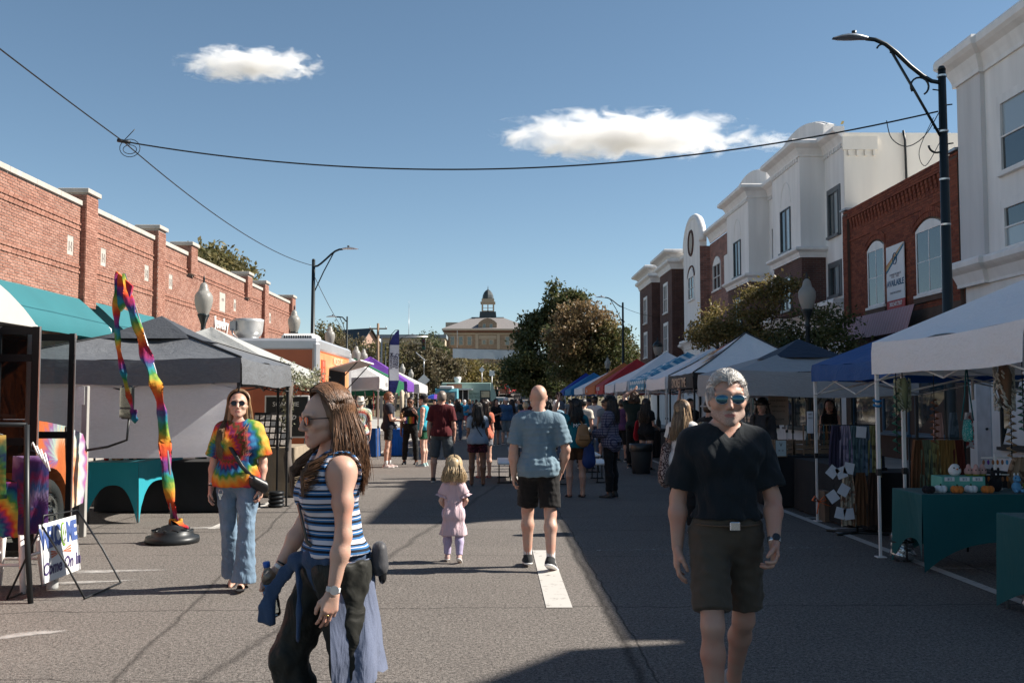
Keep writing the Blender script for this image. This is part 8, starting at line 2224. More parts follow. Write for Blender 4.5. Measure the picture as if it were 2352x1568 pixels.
for k,(x,l) in enumerate(((5.38,'left green frog plush'),(5.66,'right green frog plush'))):
 plush(l,'plush_frog',x,9.95,.75,[('body',PG,[((0,0,.05),(.11,.07,.055)),((0,-.02,.10),(.085,.06,.045)),((-.05,-.02,.145),(.026,.024,.024)),((.05,-.02,.145),(.026,.024,.024))]),('feet',PD,[((-.09,-.05,.02),(.04,.04,.02)),((.09,-.05,.02),(.04,.04,.02))]),('eyes',EYB,[((-.05,-.042,.148),(.01,.006,.01)),((.05,-.042,.148),(.01,.006,.01))])])
cc=[T_RED,PBL,PO,PP,T_PURPLE,PBL,PO]
g=thing('plush_caterpillar','rainbow caterpillar plush lying along the table edge','plush toy',(5.28,9.66,.75),0,'plush toys on the teal table')
for k in range(7):
 mb=MB(); mb.ell((k*.062,.01*math.sin(k),.028),(.036,.030,.030),12,8); mb.build('segment',cc[k],g)
t=thing('earring_stand','white T bar stand hung with small beaded earrings','display stand',(5.08,10.12,.75))
mb=MB(); mb.tube([(0,0,0),(0,0,.36)],.013,8); mb.lathe([(0,0),(.07,0),(.06,.02),(0,.02)],n=14); mb.build('post',TRIM,t)
for z in (.15,.32):
 mb=MB(); mb.tube([(-.14,0,z),(.14,0,z)],.008,6); mb.build('bar',TRIM,t)
 for k in range(6):
  mb=MB(); x=-.12+k*.048; mb.ell((x,-.008,z-.045),(.014,.006,.026),8,6); mb.build('earring',cc[(k+int(z*10))%7] if k%2 else M('kraft2',(.28,.12,.06),.8),t)
def hanging(label,name,x,y,z0,z1,mat,kind,w=.1,group='crochet pieces hung from the near white tent',cat='crochet hanging'):
 g=thing(name,label,cat,(x,y,z1),0,group); L_=z1-z0
 if kind=='spiral':
  mb=MB(); n=70; vs=[]
  for k in range(n+1):
   f=k/n; a=f*2*math.pi*7; r_=w*.5*(.8+.3*math.sin(f*3)); vs+=[(0.012*math.cos(a),.012*math.sin(a),-f*L_),(r_*math.cos(a),r_*math.sin(a),-f*L_-.012)]
  mb.add(vs,[(2*k,2*k+1,2*k+3,2*k+2) for k in range(n)],0,True); mb.build('twist',mat,g)
  mb=MB(); mb.tube([(0,0,.25),(0,0,-L_)],.005,4); mb.build('cord',BLACKC,g)
 elif kind=='knit':
  mb=MB(); rr=random.Random(int(x*100)); mb.tube([(0,0,0),(.01,0,-L_*.25),(.0,0,-L_*.6),(.02,0,-L_)],[w*.35,w*.5,w*.5,w*.32],14,flat=.55); mb.build('core',mat[0],g)
  mb=MB()
  for k in range(170):
   a=rr.uniform(0,6.283); f=rr.random(); mb.tube([(w*.5*math.cos(a),w*.32*math.sin(a),-f*L_),(w*.52*math.cos(a+.3),w*.34*math.sin(a+.3),-f*L_-.035)],.008,4)
  o=mb.build('stitches',mat[1],g); o['kind']='stuff'
  mb=MB(); mb.tube([(0,0,.14),(0,0,0)],.006,4); mb.build('cord',BLACKC,g)
 return g
KG=fabric('sage_yarn',(.16,.18,.10),.95,.2); KG2=fabric('pale_sage_yarn',(.36,.37,.26),.95,.2); KW=fabric('cream_yarn',(.48,.45,.40),.95,.2); KT=fabric('brown_yarn',(.14,.09,.06),.95,.2); KR=fabric('rust_yarn',(.20,.06,.02),.95,.2); KTA=fabric('tan_yarn',(.32,.20,.10),.95,.2); KGR=fabric('green_yarn',(.03,.12,.07),.95,.2)
def HX(x,y,Y): p=P(x,y,Y); return p
p=HX(2072,865,10.2); hanging('sage green chunky knit hanging by the tent leg','knit_scarf',p.x,10.2,P(2072,938,10.2).z,P(2072,868,10.2).z,(KG,KG2),'knit',.16)
p=HX(2058,900,10.15); hanging('dark green crochet twist beside the sage knit','crochet_twist',p.x,10.15,P(2058,1040,10.15).z,P(2058,900,10.15).z,KGR,'spiral',.09)
p=HX(2145,905,9.9); hanging('rust red crochet twist in the middle of the tent','crochet_twist',p.x,9.9,P(2145,1018,9.9).z,P(2145,915,9.9).z,KR,'spiral',.09)
p=HX(2305,835,8.7); hanging('large brown and cream chunky knit at the right','knit_scarf',p.x,8.7,P(2305,935,8.7).z,P(2305,838,8.7).z,(KT,KW),'knit',.17)
p=HX(2321,935,8.8); hanging('tan crochet twist with a tassel under the brown knit','crochet_twist',p.x,8.8,P(2321,1052,8.8).z,P(2321,938,8.8).z,KTA,'spiral',.09)
p=HX(2348,870,8.7); hanging('green crochet twist at the right edge of the photo','crochet_twist',p.x,8.7,P(2348,990,8.7).z,P(2348,880,8.7).z,KGR,'spiral',.09)
p=P(2222,965,9.0); t=thing('bag','teal spotted handbag hanging by long straps from the near white tent','bag',(p.x,9.0,P(2222,1014,9.0).z))
BT=spots_fabric('teal_spots',(.015,.20,.19),(.35,.45,.42),90,.36)
mb=MB(); mb.tube([(0,0,0),(0,0,.02),(0,0,.08),(0,0,.20)],[.05,.085,.095,.062],16,flat=.32); mb.build('pouch',BT,t)
mb=MB(); mb.tube([(-.055,0,.19),(-.02,0,.42),(.0,0,.68)],.012,6,flat=.4); mb.tube([(.055,0,.19),(.03,0,.42),(.005,0,.68)],.012,6,flat=.4); mb.build('straps',TEALD,t)
def scarf(label,x,y,z1,L_,w,mat,group,name='scarf',ang=0):
 g=thing(name,label,'scarf',(x,y,z1),R(ang),group); n=12;mm=14;vs=[]
 for i in range(mm+1):
  f=i/mm
  for j in range(n+1):
   u=j/n-.5; ww=w*(.55+.6*math.sin(min(1,f*1.3)*1.6)); vs.append((u*ww,.025*math.sin(u*22+f*2)*(1-.3*f),-f*L_-.05*abs(u)*f))
 mb=MB(); mb.add(vs,[(i*(n+1)+j,(i+1)*(n+1)+j,(i+1)*(n+1)+j+1,i*(n+1)+j+1) for i in range(mm) for j in range(n)],0,True); mb.build('cloth',mat,g); return g
pal=[fabric('scarf_plum',(.035,.03,.06)),spots_fabric('scarf_lilac',(.30,.25,.34),(.16,.14,.22),9),spots_fabric('scarf_slate',(.10,.16,.18),(.05,.09,.10),9),spots_fabric('scarf_blue',(.13,.18,.24),(.06,.10,.14),9),spots_fabric('scarf_olive',(.30,.28,.13),(.14,.10,.05),9),spots_fabric('scarf_cream',(.42,.36,.28),(.24,.14,.10),14),fabric('scarf_rust',(.15,.07,.035)),fabric('scarf_brown',(.06,.035,.025)),spots_fabric('scarf_sage',(.16,.19,.13),(.08,.10,.07),9),fabric('scarf_gold',(.26,.15,.05)),fabric('scarf_wine',(.11,.025,.02))]
t=thing('scarf_stand','dark metal scarf stand at the blue tent front','stand',(4.5,12.45,0))
mb=MB(); mb.tube([(0,0,.02),(0,0,1.38)],.015,8); mb.tube([(-.3,0,1.34),(.3,0,1.34)],.012,6); mb.tube([(-.25,0,.72),(.25,0,.72)],.012,6); mb.tube([(-.32,-.2,.015),(.32,.2,.015)],.018,6); mb.tube([(-.32,.2,.015),(.32,-.2,.015)],.018,6); mb.build('stand',METAL_BLK,t)
nm_=['dark plum scarf','lilac dyed scarf','slate blue dyed scarf','pale blue dyed scarf','olive leaf dyed scarf','cream flower dyed scarf','rust brown scarf','dark brown scarf']
for k in range(5): scarf(nm_[k]+' on the upper bar of the scarf stand',4.24+k*.12,12.42,1.34,.62,.16,pal[k],'plant dyed scarves on the stand')
for k in range(3): scarf(nm_[5+k]+' on the lower bar of the scarf stand',4.36+k*.16,12.36,.76,.64,.17,pal[5+k],'plant dyed scarves on the stand')
for k,(x,y,lab) in enumerate(((1912,1083,'upper left'),(1933,1085,'upper middle'),(1950,1075,'upper right'),(1938,1125,'centre'),(1913,1140,'lower left'),(1930,1178,'bottom left'),(1950,1180,'bottom right'),(1978,992,'highest'))):
 p=P(x,y,12.2); g=thing('price_tag','white paper price tag on the scarf stand, '+lab,'price tag',(p.x,12.2,p.z),0,'paper tags on the scarf stand')
 mb=MB(); s_=.062; mb.box((-s_,-.002,-s_*1.1),(s_,.0,s_*1.1),0,Matrix.Rotation(R([40,-20,12,30,-35,15,-8,5][k]),4,'Y')); mb.build('paper',M('paper_blue_white',(.60,.62,.68),.8,var=.03),g); mb=MB(); mb.tube([(0,0,.05),(.02,0,.16)],.002,4); mb.build('string',BLACKC,g)
for k in range(6): scarf(['olive brown scarf','sage green scarf','spotted gold scarf','mustard scarf','gold scarf','wine red scarf'][k]+' on the rack behind the plush table',4.62+k*.09,10.9,1.22,.62,.14,pal[[6,8,4,9,9,10][k]],'scarves on the rack behind the plush table')
t=thing('scarf_rack','thin metal scarf rack behind the plush table','rack',(4.85,10.95,0)); mb=MB(); mb.tube([(-.3,0,0),(-.3,0,1.24),(.32,0,1.24),(.32,0,0)],.012,6); mb.build('frame',METAL_BLK,t)
for k in range(3): scarf(['pink dotted scarf','blue striped scarf','red and blue patterned scarf'][k]+' clipped high behind the plush table',4.9+k*.17,11.0,1.52,.38,.10,[PP,pal[3],spots_fabric('scarf_multi',(.5,.5,.55),(.3,.05,.05),20)][k],'scarves clipped behind the plush table')
scarf('brown leaf printed cloth hung at the right of the plush table',5.42,10.25,1.07,.30,.27,spots_fabric('leaf_print',(.34,.24,.17),(.14,.08,.05),16),None,'printed_cloth')
def board(label,x,y,z,w,h,mat,lines,name='sign_board',fr=None,ang=0,tilt=0,cat='sign',ink=None,leg=False):
 b=thing(name,label,cat,(x,y,z),R(ang)); mb=MB(); mb.bbox((-w/2,-.008,0),(w/2,.008,h),.003); mb.build('panel',mat,b)
 for k,(tx,sz,zz) in enumerate(lines): lettering(tx,sz,ink or PRINT_K,b,(0,-.0105,zz),(1,0,0),(0,0,1))
 if fr:
  mb=MB(); e=.014
  for lo_,hi_ in (((-w/2-e,-.014,-e),(-w/2,.01,h+e)),((w/2,-.014,-e),(w/2+e,.01,h+e)),((-w/2,-.014,-e),(w/2,.01,-.001)),((-w/2,-.014,h+.001),(w/2,.01,h+e))): mb.box(lo_,hi_)
  mb.build('frame',fr,b)
 return b
board('tan cloth menu sign hanging under the grey canopy',P(1788,950,17.2).x,17.2,1.23,.34,.52,fabric('tan_sign_cloth',(.40,.29,.23)),[('FINE JEWELRY',.045,.42),('HAND MADE',.04,.32),('NECKLACES',.04,.24),('WELCOME',.04,.1)],'hanging_sign',ang=-8)
board('small framed jewellery poster on the black table',P(1800,1050,15.2).x,15.35,.80,.17,.24,M('poster_pale',(.50,.56,.56),.6),[('V',.08,.17),('o  o',.05,.09)],'poster',WOODM,ang=6,cat='poster')
board('pale blue notice board on the scarf table',P(1988,1060,12.5).x,12.6,.74,.36,.34,M('notice_blue',(.13,.20,.27),.6),[('PLANT DYED',.04,.24),('SCARVES',.035,.16)],'notice_board',ang=0,ink=PRINT_W)
board('white notice paper taped on the blue tent leg',P(1863,970,13.6).x,10.70+3.0-.06,P(1863,995,13.6).z,.085,.30,M('paper_blue_white',(.60,.62,.68),.8),[('ART',.03,.26),('SALE',.03,.21)],'paper_notice',cat='notice')
for k in range(3):
 b=thing('wooden_crate',['left wooden crate on the black jewellery table','middle wooden crate on the black jewellery table','right wooden crate on the black jewellery table'][k],'crate',(4.5+k*.36,15.75,.80),0,'crates on the jewellery table')
 for j in range(3):
  for sy in (-1,1):
   mb=MB(); mb.box((-.16,sy*.11-.006,.02+j*.075),(.16,sy*.11+.006,.075+j*.075)); mb.build('slat',WOODM,b)
 for sx in (-1,1):
  mb=MB(); mb.box((sx*.155-.008,-.104,0),(sx*.155+.008,.104,.24)); mb.build('end_board',WOODM,b)
for k in range(10):
 x=4.85+k*.045; g=thing('necklace','beaded necklace on the rack at the grey tent, '+['leftmost','second','third','fourth','fifth','sixth','seventh','eighth','ninth','rightmost'][k],'necklace',(x,15.55,1.28),0,'necklaces on the rack')
 mb=MB(); mb.tube([(0,0,0),(-.012,0,-.2),(0,0,-.36),(.012,0,-.2),(0,0,0)],.005,4); mb.build('cord',[M('cord_teal',(.03,.12,.13),.6),M('cord_amber',(.25,.12,.03),.6),M('cord_dark',(.03,.03,.04),.6)][k%3],g)
t=thing('necklace_rack','wooden necklace rack on the black table','rack',(5.05,15.58,.80)); mb=MB(); mb.box((-.25,-.01,.46),(.27,.01,.48)); mb.box((-.25,-.01,0),(-.23,.01,.46)); mb.box((.25,-.01,0),(.27,.01,.46)); mb.build('frame',WOODM,t)
t=thing('dried_flowers','bunch of dried brown flowers behind the scarf stand','flowers',(5.3,15.0,.78)); link('stems',leaves_mesh('stems',np.array([[0,0,.3],[.08,0,.33],[-.1,0,.28],[.02,0,.4]]),300,.06,LEAF_BROWN,77,.09),t); mb=MB(); mb.lathe([(0,0),(.06,0),(.08,.12),(.05,.2)],n=14); mb.build('vase',METAL_BLK,t)
t=thing('cardboard_box','brown cardboard box with an orange ribbon tied at the blue tent leg','box',(4.62,13.75,0),R(8)); mb=MB(); mb.bbox((-.17,-.13,0),(.17,.13,.42),.006); mb.build('box',M('kraft_dark',(.17,.12,.085),.85),t)
mb=MB(); RBN=M('orange_ribbon',(.70,.13,.02),.5,var=.05)
for sg in (-1,1): mb.tube([(-.26,-.15,.28),(-.26+sg*.07,-.17,.36),(-.26+sg*.10,-.16,.30),(-.26,-.15,.28)],.018,6,flat=.3)
mb.tube([(-.26,-.15,.28),(-.30,-.17,.12)],.018,6,flat=.3); mb.tube([(-.26,-.15,.28),(-.1,-.15,.22),(.12,-.145,.27)],.018,6,flat=.3); mb.build('ribbon',RBN,t)
t=thing('cable_tie_band','blue bands wrapped round the near white tent leg','strap',(4.06,10.57,1.60)); mb=MB()
for z in (0,.05): mb.tube([(.035*math.cos(a),.035*math.sin(a),z+.01*math.sin(a)) for a in np.linspace(0,6.283,16)],.012,6)
mb.build('band',T_SKY,t)
# the people in front
LENS=M('blue_mirror_lens',(.03,.085,.14),.06,.9,var=0); LENSK=M('black_lens',(.012,.012,.014),.08,0,var=0)
WATCHM=M('steel_watch',(.55,.56,.58),.25,.9,var=0); KLEA=M('black_leather',(.012,.012,.013),.4,var=.1)
p=Person(h=1.82,g=.93,belly=.012,sh=.166,headfwd=.03,legs=(((-.04,-.20,-1),(-.02,-.72,-1)),((.05,.40,-1),(-.03,-.02,-1))),arms=(((-.24,.14,-1),(.16,.62,-.85)),((.21,-.18,-1),(.05,.14,-1))),feet=((0,-44),(0,6)),twist=4,head=(-6,0,0))
p.place('person in black T-shirt, olive shorts and mirrored sunglasses walking towards the camera',1.17,5.1,180)
p.hd*=1.09; p.Hc=p.Hc-V3(0,0,.012)
p.make(SK_TAN,'m',.008,('soft','relax'),beard=M('grey_stubble',(.40,.275,.225),.7,var=.28,scale=220,bump=.3,bscale=400))
p.shirt(fabric('black_cotton',(.012,.016,.020),.9,.15,fold=.5),e=.012,sleeve=.80,hem=.085,vox=.008,vneck=.02,amp=.010,seed=3,flare=.022)
p.trousers(fabric('olive_twill',(.075,.060,.045),.85,.12,fold=.25),.84,e=.016,flare=.022,vox=.009,amp=.006,seed=4)
p.shoes('sneaker',[fabric('grey_knit_shoe',(.28,.29,.30)),TRIM]); p.hair(H_GREY,'short',.36,7000,vox=.006,r=.0012,vol=.013); p.sunglasses(METAL_GRY,LENS)
b=p.tp(0,0,.065); mb=MB(); rx,ry=.158,.136
mb.tube([Vector(p.P+p.up*.062+p.rt*rx*math.cos(a)+p.fw*(ry*math.sin(a)+.006)) for a in np.linspace(0,6.283,40)],.016,6,caps=False,flat=.3,up=(0,0,1)); mb.build('belt',M('brown_belt',(.10,.06,.035),.6),p.root)
mb=MB(); c=p.P+p.up*.062+p.fw*.150; mb.bbox((c[0]-.026,c[1]-.004,c[2]-.022),(c[0]+.026,c[1]+.010,c[2]+.022),.004); mb.build('belt_buckle',WATCHM,p.root)
p.band(0,.93,.034,.028,WATCHM,'watch',((0,1,.2),LENSK))
p=Person(h=1.80,g=1.05,sh=.182,legs=(((-.04,.26,-1),(0,.0,-1)),((.05,-.12,-1),(.0,-.34,-1))),arms=(((-.22,-.05,-1),(.02,.16,-1)),((.30,.0,-1),(-.22,.42,-1))),feet=((6,0),(-16,-20)),head=(6,-3,1))
p.place('person with shaved head, blue grey T-shirt and black shorts walking away',.42,9.93,-2)
p.make(SK_FAIR,'m',.009,('soft','soft')); p.shirt(fabric('blue_grey_cotton',(.155,.225,.275),.9,.08,fold=.5,fscale=7,stretch=(1.3,1.3,.22)),e=.018,sleeve=.80,hem=-.075,vox=.009,amp=.008,seed=5)
p.trousers(fabric('black_twill',(.012,.011,.011)),.86,e=.022,flare=.022,vox=.009,seed=6); p.shoes('sneaker',[fabric('dark_grey_shoe',(.03,.032,.035)),TRIM],fabric('white_sock',(.62,.62,.62)))
mb=MB()
TAT=M('tattoo_ink',(.035,.035,.04),.6,var=.5,scale=60)
for i,f,w,h_ in ((1,.36,.016,.052),(0,.30,.008,.035)):
 a=p.knee[i]+(p.ankle[i]-p.knee[i])*f; d=V3(.15 if i else -.2,-1,0); d=unit(d); r_=.064
 mb=MB(); vs=[];n=14
 for k in range(n):
  th=6.283*k/n; rr_=1+.25*math.sin(3*th)
  off=p.rt*(w*rr_*math.cos(th))+V3(0,0,1)*(h_*rr_*math.sin(th)); vs.append(Vector(a+off+d*math.sqrt(max(1e-6,.0705**2-(w*rr_*math.cos(th))**2))))
 mb.add(vs,[tuple(range(n))]); mb.build('tattoo',TAT,p.root)
p=Person(h=1.03,child=True,fem=True,g=1.0,sh=.135,legs=(((-.03,.22,-1),(0,-.04,-1)),((.03,-.14,-1),(0,-.36,-1))),arms=(((-.34,.06,-1),(.35,.75,-.7)),((.34,.06,-1),(-.35,.75,-.7))),feet=((5,0),(-8,-24)),head=(4,-8,2))
p.place('small blonde child in pale pink ruffled dress and lilac leggings',-.44,10.34,2)
p.make(SK_PALE,'c',.0075,('soft','soft'))
PINK=fabric('pale_pink_jersey',(.58,.43,.47),.9,.05,fold=.45,fscale=14,stretch=(1.6,1.6,.15))
p.shirt(PINK,e=.009,sleeve=.52,hem=.20,vox=.007,amp=.003,flare=.028,nm='dress_bodice'); p.skirt(PINK,t1=1.02,e=.020,flare=.05,top=.22,vox=.0075,amp=.012,nm='dress_skirt')
for i in (0,1):
 a=p.S[i]+(p.E[i]-p.S[i])*.52; u=unit(p.E[i]-p.S[i]); x=unit(np.cross(u,V3(0,1,0))); y=np.cross(u,x); vs=[];n=36
 for k in range(n):
  th=6.283*k/n
  for r_,o in ((.044,-.01),(.075+.012*math.sin(th*7),.022),(.085+.018*math.sin(th*7+1),.03)): vs.append(Vector(a+(x*math.cos(th)+y*math.sin(th))*r_*.82+u*o))
 mb=MB(); mb.add(vs,[(3*k+j,3*((k+1)%n)+j,3*((k+1)%n)+j+1,3*k+j+1) for k in range(n) for j in (0,1)],0,True); mb.build('sleeve_ruffle',PINK,p.root)
p.trousers(fabric('lilac_jersey',(.42,.36,.52)),1.96,e=.010,flare=.004,vox=.0075,amp=.002,nm='leggings'); p.shoes('sneaker',[fabric('pink_shoe',(.50,.33,.30)),TRIM]); p.hair(H_BLOND,'long',.15,2200,r=.0024,vol=.012,seed=9)
p=Person(h=1.715,fem=True,g=1.06,legs=(((-.02,.16,-1),(.03,.02,-1)),((-.01,-.12,-1),(-.03,-.34,-1))),arms=(((-.26,.0,-1),(.0,.22,-1)),((.26,-.02,-1),(.06,.16,-1))),feet=((0,0),(0,-26)),head=(12,10,0))
p.place('person in rainbow tie dye T-shirt and flared jeans with long light brown hair',-2.28,8.88,178)
p.make(SK_FAIR,'f',.0085,('soft','relax'))
p.shirt(tiedye('spiral_tie_dye',(.10,1.22),1.0,3.3,stops=[(0,(.30,.03,.02)),(.08,(.05,.06,.02)),(.16,(.38,.03,.03)),(.26,(.02,.03,.12)),(.36,(.02,.15,.30)),(.48,(.05,.20,.03)),(.58,(.42,.32,.06)),(.70,(.60,.22,.02)),(.84,(.55,.06,.02)),(.93,(.22,.02,.10)),(1,(.30,.03,.02))]),e=.020,sleeve=.86,hem=-.05,vox=.008,amp=.007,flare=.03,seed=7)
p.trousers(fabric('faded_denim',(.15,.22,.30),.9,.25,fold=.5,fscale=12,stretch=(1,1,.6)),1.96,e=.010,flare=.0,ankle_flare=.050,vox=.0085,amp=.006,nm='jeans',seed=8); p.shoes('flip',[BLACKC])
p.hair(H_LBROWN,'long',.44,3200,r=.0026,vol=.013,seed=10); p.sunglasses(M('amber_frame',(.10,.045,.015),.3,var=0),LENSK,True)
p.strap([p.tp(.12,-.04,.49),p.tp(.10,.09,.45),p.tp(.02,.160,.30),p.tp(-.08,.160,.14),p.tp(-.19,.10,.0)],KLEA,.018)
mb=MB()
for i,t_,mt in ((0,.90,WATCHM),(1,.90,KLEA),(1,.84,WATCHM)): p.band(i,t_,.031,.012,mt)
t=thing('bag','small black leather crossbody bag at the hip of the person in tie dye','bag',tuple(p.root.location)); t.rotation_euler=p.root.rotation_euler
S=Sdf((-.4,-.15,.75),(-.0,.3,1.1),.008); c=p.tp(-.205,.085,-.02); S.cone(c+V3(.05,.03,.03),c+V3(-.04,-.03,-.03),.055,.06,.02,flat=.45,fax=(.5,.8,0)); V_,F_=S.nets(); link('pouch',np_mesh('pouch',V_,F_,[KLEA]),t)
mb=MB(); mb.tube([c+V3(.06,.07,.07),c+V3(-.06,.02,.0)],.006,6); mb.build('zip',WATCHM,t)
t=thing('keys','bunch of keys on the belt loop of the person in tie dye','keys',tuple(p.root.location)); t.rotation_euler=p.root.rotation_euler
c=p.tp(.11,.135,-.09); mb=MB(); mb.tube([Vector(c+V3(.02*math.cos(a),.006,.02*math.sin(a))) for a in np.linspace(0,6.283,14)],.003,5); mb.build('ring',WATCHM,t)
for k in range(4):
 mb=MB(); mb.box((-.006,-.002,-.05),(.006,.002,0),0,Matrix.Translation(Vector(c+V3(-.015+.01*k,.008+.003*k,-.015)))@Matrix.Rotation(R(-25+k*16),4,'Y')); mb.build('key',WATCHM,t)
p=Person(h=1.69,fem=True,g=1.02,sh=.152,lean=3,legs=(((-.03,-.08,-1),(0,-.24,-1)),((.03,.46,-1),(.0,-.16,-1))),arms=(((-.13,.02,-1),(-.02,.20,-1)),((.16,.36,-1),(.10,.55,-1))),feet=((0,-12),(0,4)),head=(4,-4,0),twist=-6)
p.place('person in blue striped tank top with brown hair carrying a water bottle',-.70,4.4,118)
p.make(SK_FAIR,'f',.0085,('relax','grip'))
p.shirt(stripes_fabric('striped_rib_knit','Z',.058,[(0,(.55,.52,.56)),(.30,(.03,.12,.28)),(.44,(.008,.010,.018)),(.62,(.03,.13,.30)),(.74,(.55,.52,.56)),(.80,(.03,.12,.28)),(.90,(.008,.010,.018))]),e=.014,tank=True,hem=.075,vox=.008,amp=.003,neck=.05,low=.02)
p.trousers(fabric('black_olive_nylon',(.016,.016,.013),.6,.15,fold=.6,fscale=8,stretch=(1,1,.8)),1.92,e=.024,flare=.022,vox=.0085,amp=.0055,nm='trousers',seed=11,top=.05); p.shoes('sneaker',[KLEA,TRIM])
p.hair(('chestnut_hair',(.060,.030,.016),(.19,.095,.048)),'long',.30,7500,r=.0019,vol=.018,seed=12,flow=(0,.0,0)); p.sunglasses(METAL_BLK,LENSK)
p.strap([p.tp(.10,-.05,.47),p.tp(.09,.07,.44),p.tp(.03,.150,.30),p.tp(-.06,.135,.14),p.tp(-.15,.03,.04),p.tp(-.15,-.08,.02)],KLEA,.014)
p.band(0,.93,.031,.022,fabric('white_strap',(.5,.5,.5)),'watch',((-1,.2,.1),METAL_GRY)); p.band(1,.9,.03,.016,TRIM); p.band(1,.82,.031,.008,KLEA)
hm=p.handM[0]; mb=MB(); c=hm[1]+hm[0]@V3(-.002,.008,-.10)*hm[2]; mb.tube([Vector(c+hm[0]@V3(.0098*math.cos(a),.0098*math.sin(a),0)) for a in np.linspace(0,6.283,14)],.0022,5); mb.build('ring',M('gold_ring',(.6,.4,.15),.25,1,var=0),p.root)
DEN=fabric('chambray',(.035,.060,.115),.9,.35,fold=.5,fscale=10); DENI=fabric('chambray_pale',(.115,.135,.20),.9,.35,fold=.5,fscale=12); DEND=fabric('chambray_lining',(.01,.014,.025),.9,.2)
def wst(D):
 D.cone(p.P+p.up*.02,p.P+p.up*.085,.158,.146,.03,flat=.86,fax=p.fw)
 for a in np.linspace(0,6.283,15)[:-1]: D.cone(p.P+p.up*.05+p.rt*.148*math.cos(a)+p.fw*.128*math.sin(a),p.P+p.up*.07+p.rt*.148*math.cos(a+.5)+p.fw*.128*math.sin(a+.5),.026,.026,.015)
 k0=p.P+p.up*.05+p.fw*.16+p.rt*.03; D.ell(k0,(.045,.035,.035),.02)
 D.chain([k0,k0+V3(.03,.05,-.06),k0+V3(.055,.095,-.14),k0+V3(.06,.11,-.21),k0+V3(.062,.112,-.27)],[.022,.027,.031,.036,.041],.016,flat=.36,fax=(1,-.5,0),cut1=True); D.chain([k0,k0+V3(-.07,.01,-.10),k0+V3(-.08,.01,-.20),k0+V3(-.082,.015,-.31)],[.022,.023,.025,.027],.02,flat=.42,fax=(.5,1,0))
p.cloth('tied_shirt',DEN,wst,.009,amp=.007,seed=13,m=.3)
mb=MB(); n=18; mm=14; vs=[]
for i in range(mm+1):
 f=i/mm
 for j in range(n+1):
  u=j/n; a=math.pi*(.88+.90*u); r1=.178+.022*f+.022*math.sin(u*17+f*3)*f**.7+.012*math.sin(u*41+f*5)*f; L_=.50+.17*math.sin(u*2.2)+.02*math.sin(u*13)
  q=p.P+p.up*.05+p.rt*r1*1.02*math.cos(a)+p.fw*(r1*.95*math.sin(a)-.02*f)-V3(0,0,1)*f*L_*(.75+.35*(u<.5)*(.5-u)*2)
  vs.append(Vector(q))
mb.add(vs,[(i*(n+1)+j,i*(n+1)+j+1,(i+1)*(n+1)+j+1,(i+1)*(n+1)+j) for i in range(mm) for j in range(n)],0,True)
mb.build('shirt_tail',[DENI,DEND],p.root)
t=thing('bag','grey and black crossbody bag behind the hip of the person in stripes','bag',tuple(p.root.location)); t.rotation_euler=p.root.rotation_euler
S=Sdf((-.4,-.5,.6),(.2,.0,1.2),.009); c=p.tp(-.11,-.175,.04); S.cone(c+V3(0,0,.04),c-V3(0,0,.03),.036,.046,.03,flat=.9,fax=(.3,1,0)); V_,F_=S.nets(); link('pouch',np_mesh('pouch',V_,F_,[fabric('grey_nylon',(.06,.06,.065),.5,.3)]),t)
S=Sdf((-.4,-.5,.5),(.2,.0,1.2),.009); S.cone(c-V3(0,.015,.03),c-V3(0,.015,.08),.036,.030,.02,flat=.6,fax=(.3,1,0)); V_,F_=S.nets(); link('front_pocket',np_mesh('front_pocket',V_,F_,[KLEA]),t)
hm=p.handM[1]; q=hm[1]+hm[0]@V3(-.034,.008,-.075)*hm[2]; q=Vector(q)
Wm=p.root.matrix_basis; t=thing('water_bottle','clear water bottle with blue cap held by the person in stripes','bottle',(0,0,0))
bpy.context.view_layer.update(); wq=p.root.matrix_world@q; t.location=wq; t.rotation_euler=(R(8),R(-10),R(20))
mb=MB(); mb.lathe([(0,-.135),(.028,-.135),(.033,-.125),(.031,-.10),(.033,-.08),(.031,-.06),(.033,-.04),(.033,.02),(.030,.05),(.018,.075),(.012,.085),(.012,.095)],n=20); mb.build('bottle_body',CLEAR,t)
mb=MB(); mb.lathe([(.0335,-.035),(.0338,-.03),(.0338,.015),(.0335,.02)],n=20); mb.build('bottle_label',M('label_blue',(.03,.17,.42),.4,trans=.3,var=.3,scale=40),t)
mb=MB(); mb.lathe([(.0,.112),(.015,.112),(.016,.108),(.016,.09),(.0,.09)],n=18); mb.build('bottle_cap',M('cap_blue',(.02,.10,.42),.35,var=0),t)
# people in the middle distance
BK=fabric('black_jersey',(.011,.011,.012)); NAVY=fabric('navy_tee',(.020,.022,.034)); MAR=fabric('maroon_tee',(.085,.013,.016),.9,.12,fold=.5,stretch=(1.3,1.3,.25)); GRS=fabric('slate_shorts',(.075,.085,.095)); PALE=fabric('pale_blue_tee',(.22,.27,.34)); TEALT=fabric('teal_tee',(.010,.13,.17)); DENM=fabric('mid_denim',(.06,.10,.17)); WHT=fabric('white_tee',(.62,.61,.60)); DGR=fabric('dark_green_tee',(.010,.020,.017)); LILT=fabric('lilac_tee',(.24,.20,.34)); ORT=fabric('coral_top',(.45,.13,.08)); CREAMT=fabric('cream_top',(.55,.50,.42)); GREYT=fabric('grey_tee',(.19,.22,.24)); BRN=fabric('brown_shorts',(.075,.035,.018)); GRN2=fabric('green_shorts',(.010,.075,.035)); TURQ=fabric('turquoise_top',(.03,.30,.40)); PINKS=fabric('pink_shorts',(.35,.10,.12)); DENJ=fabric('denim_jacket',(.05,.12,.24)); PURT=fabric('purple_tank',(.09,.04,.10)); TAN=fabric('khaki_cloth',(.30,.24,.16))
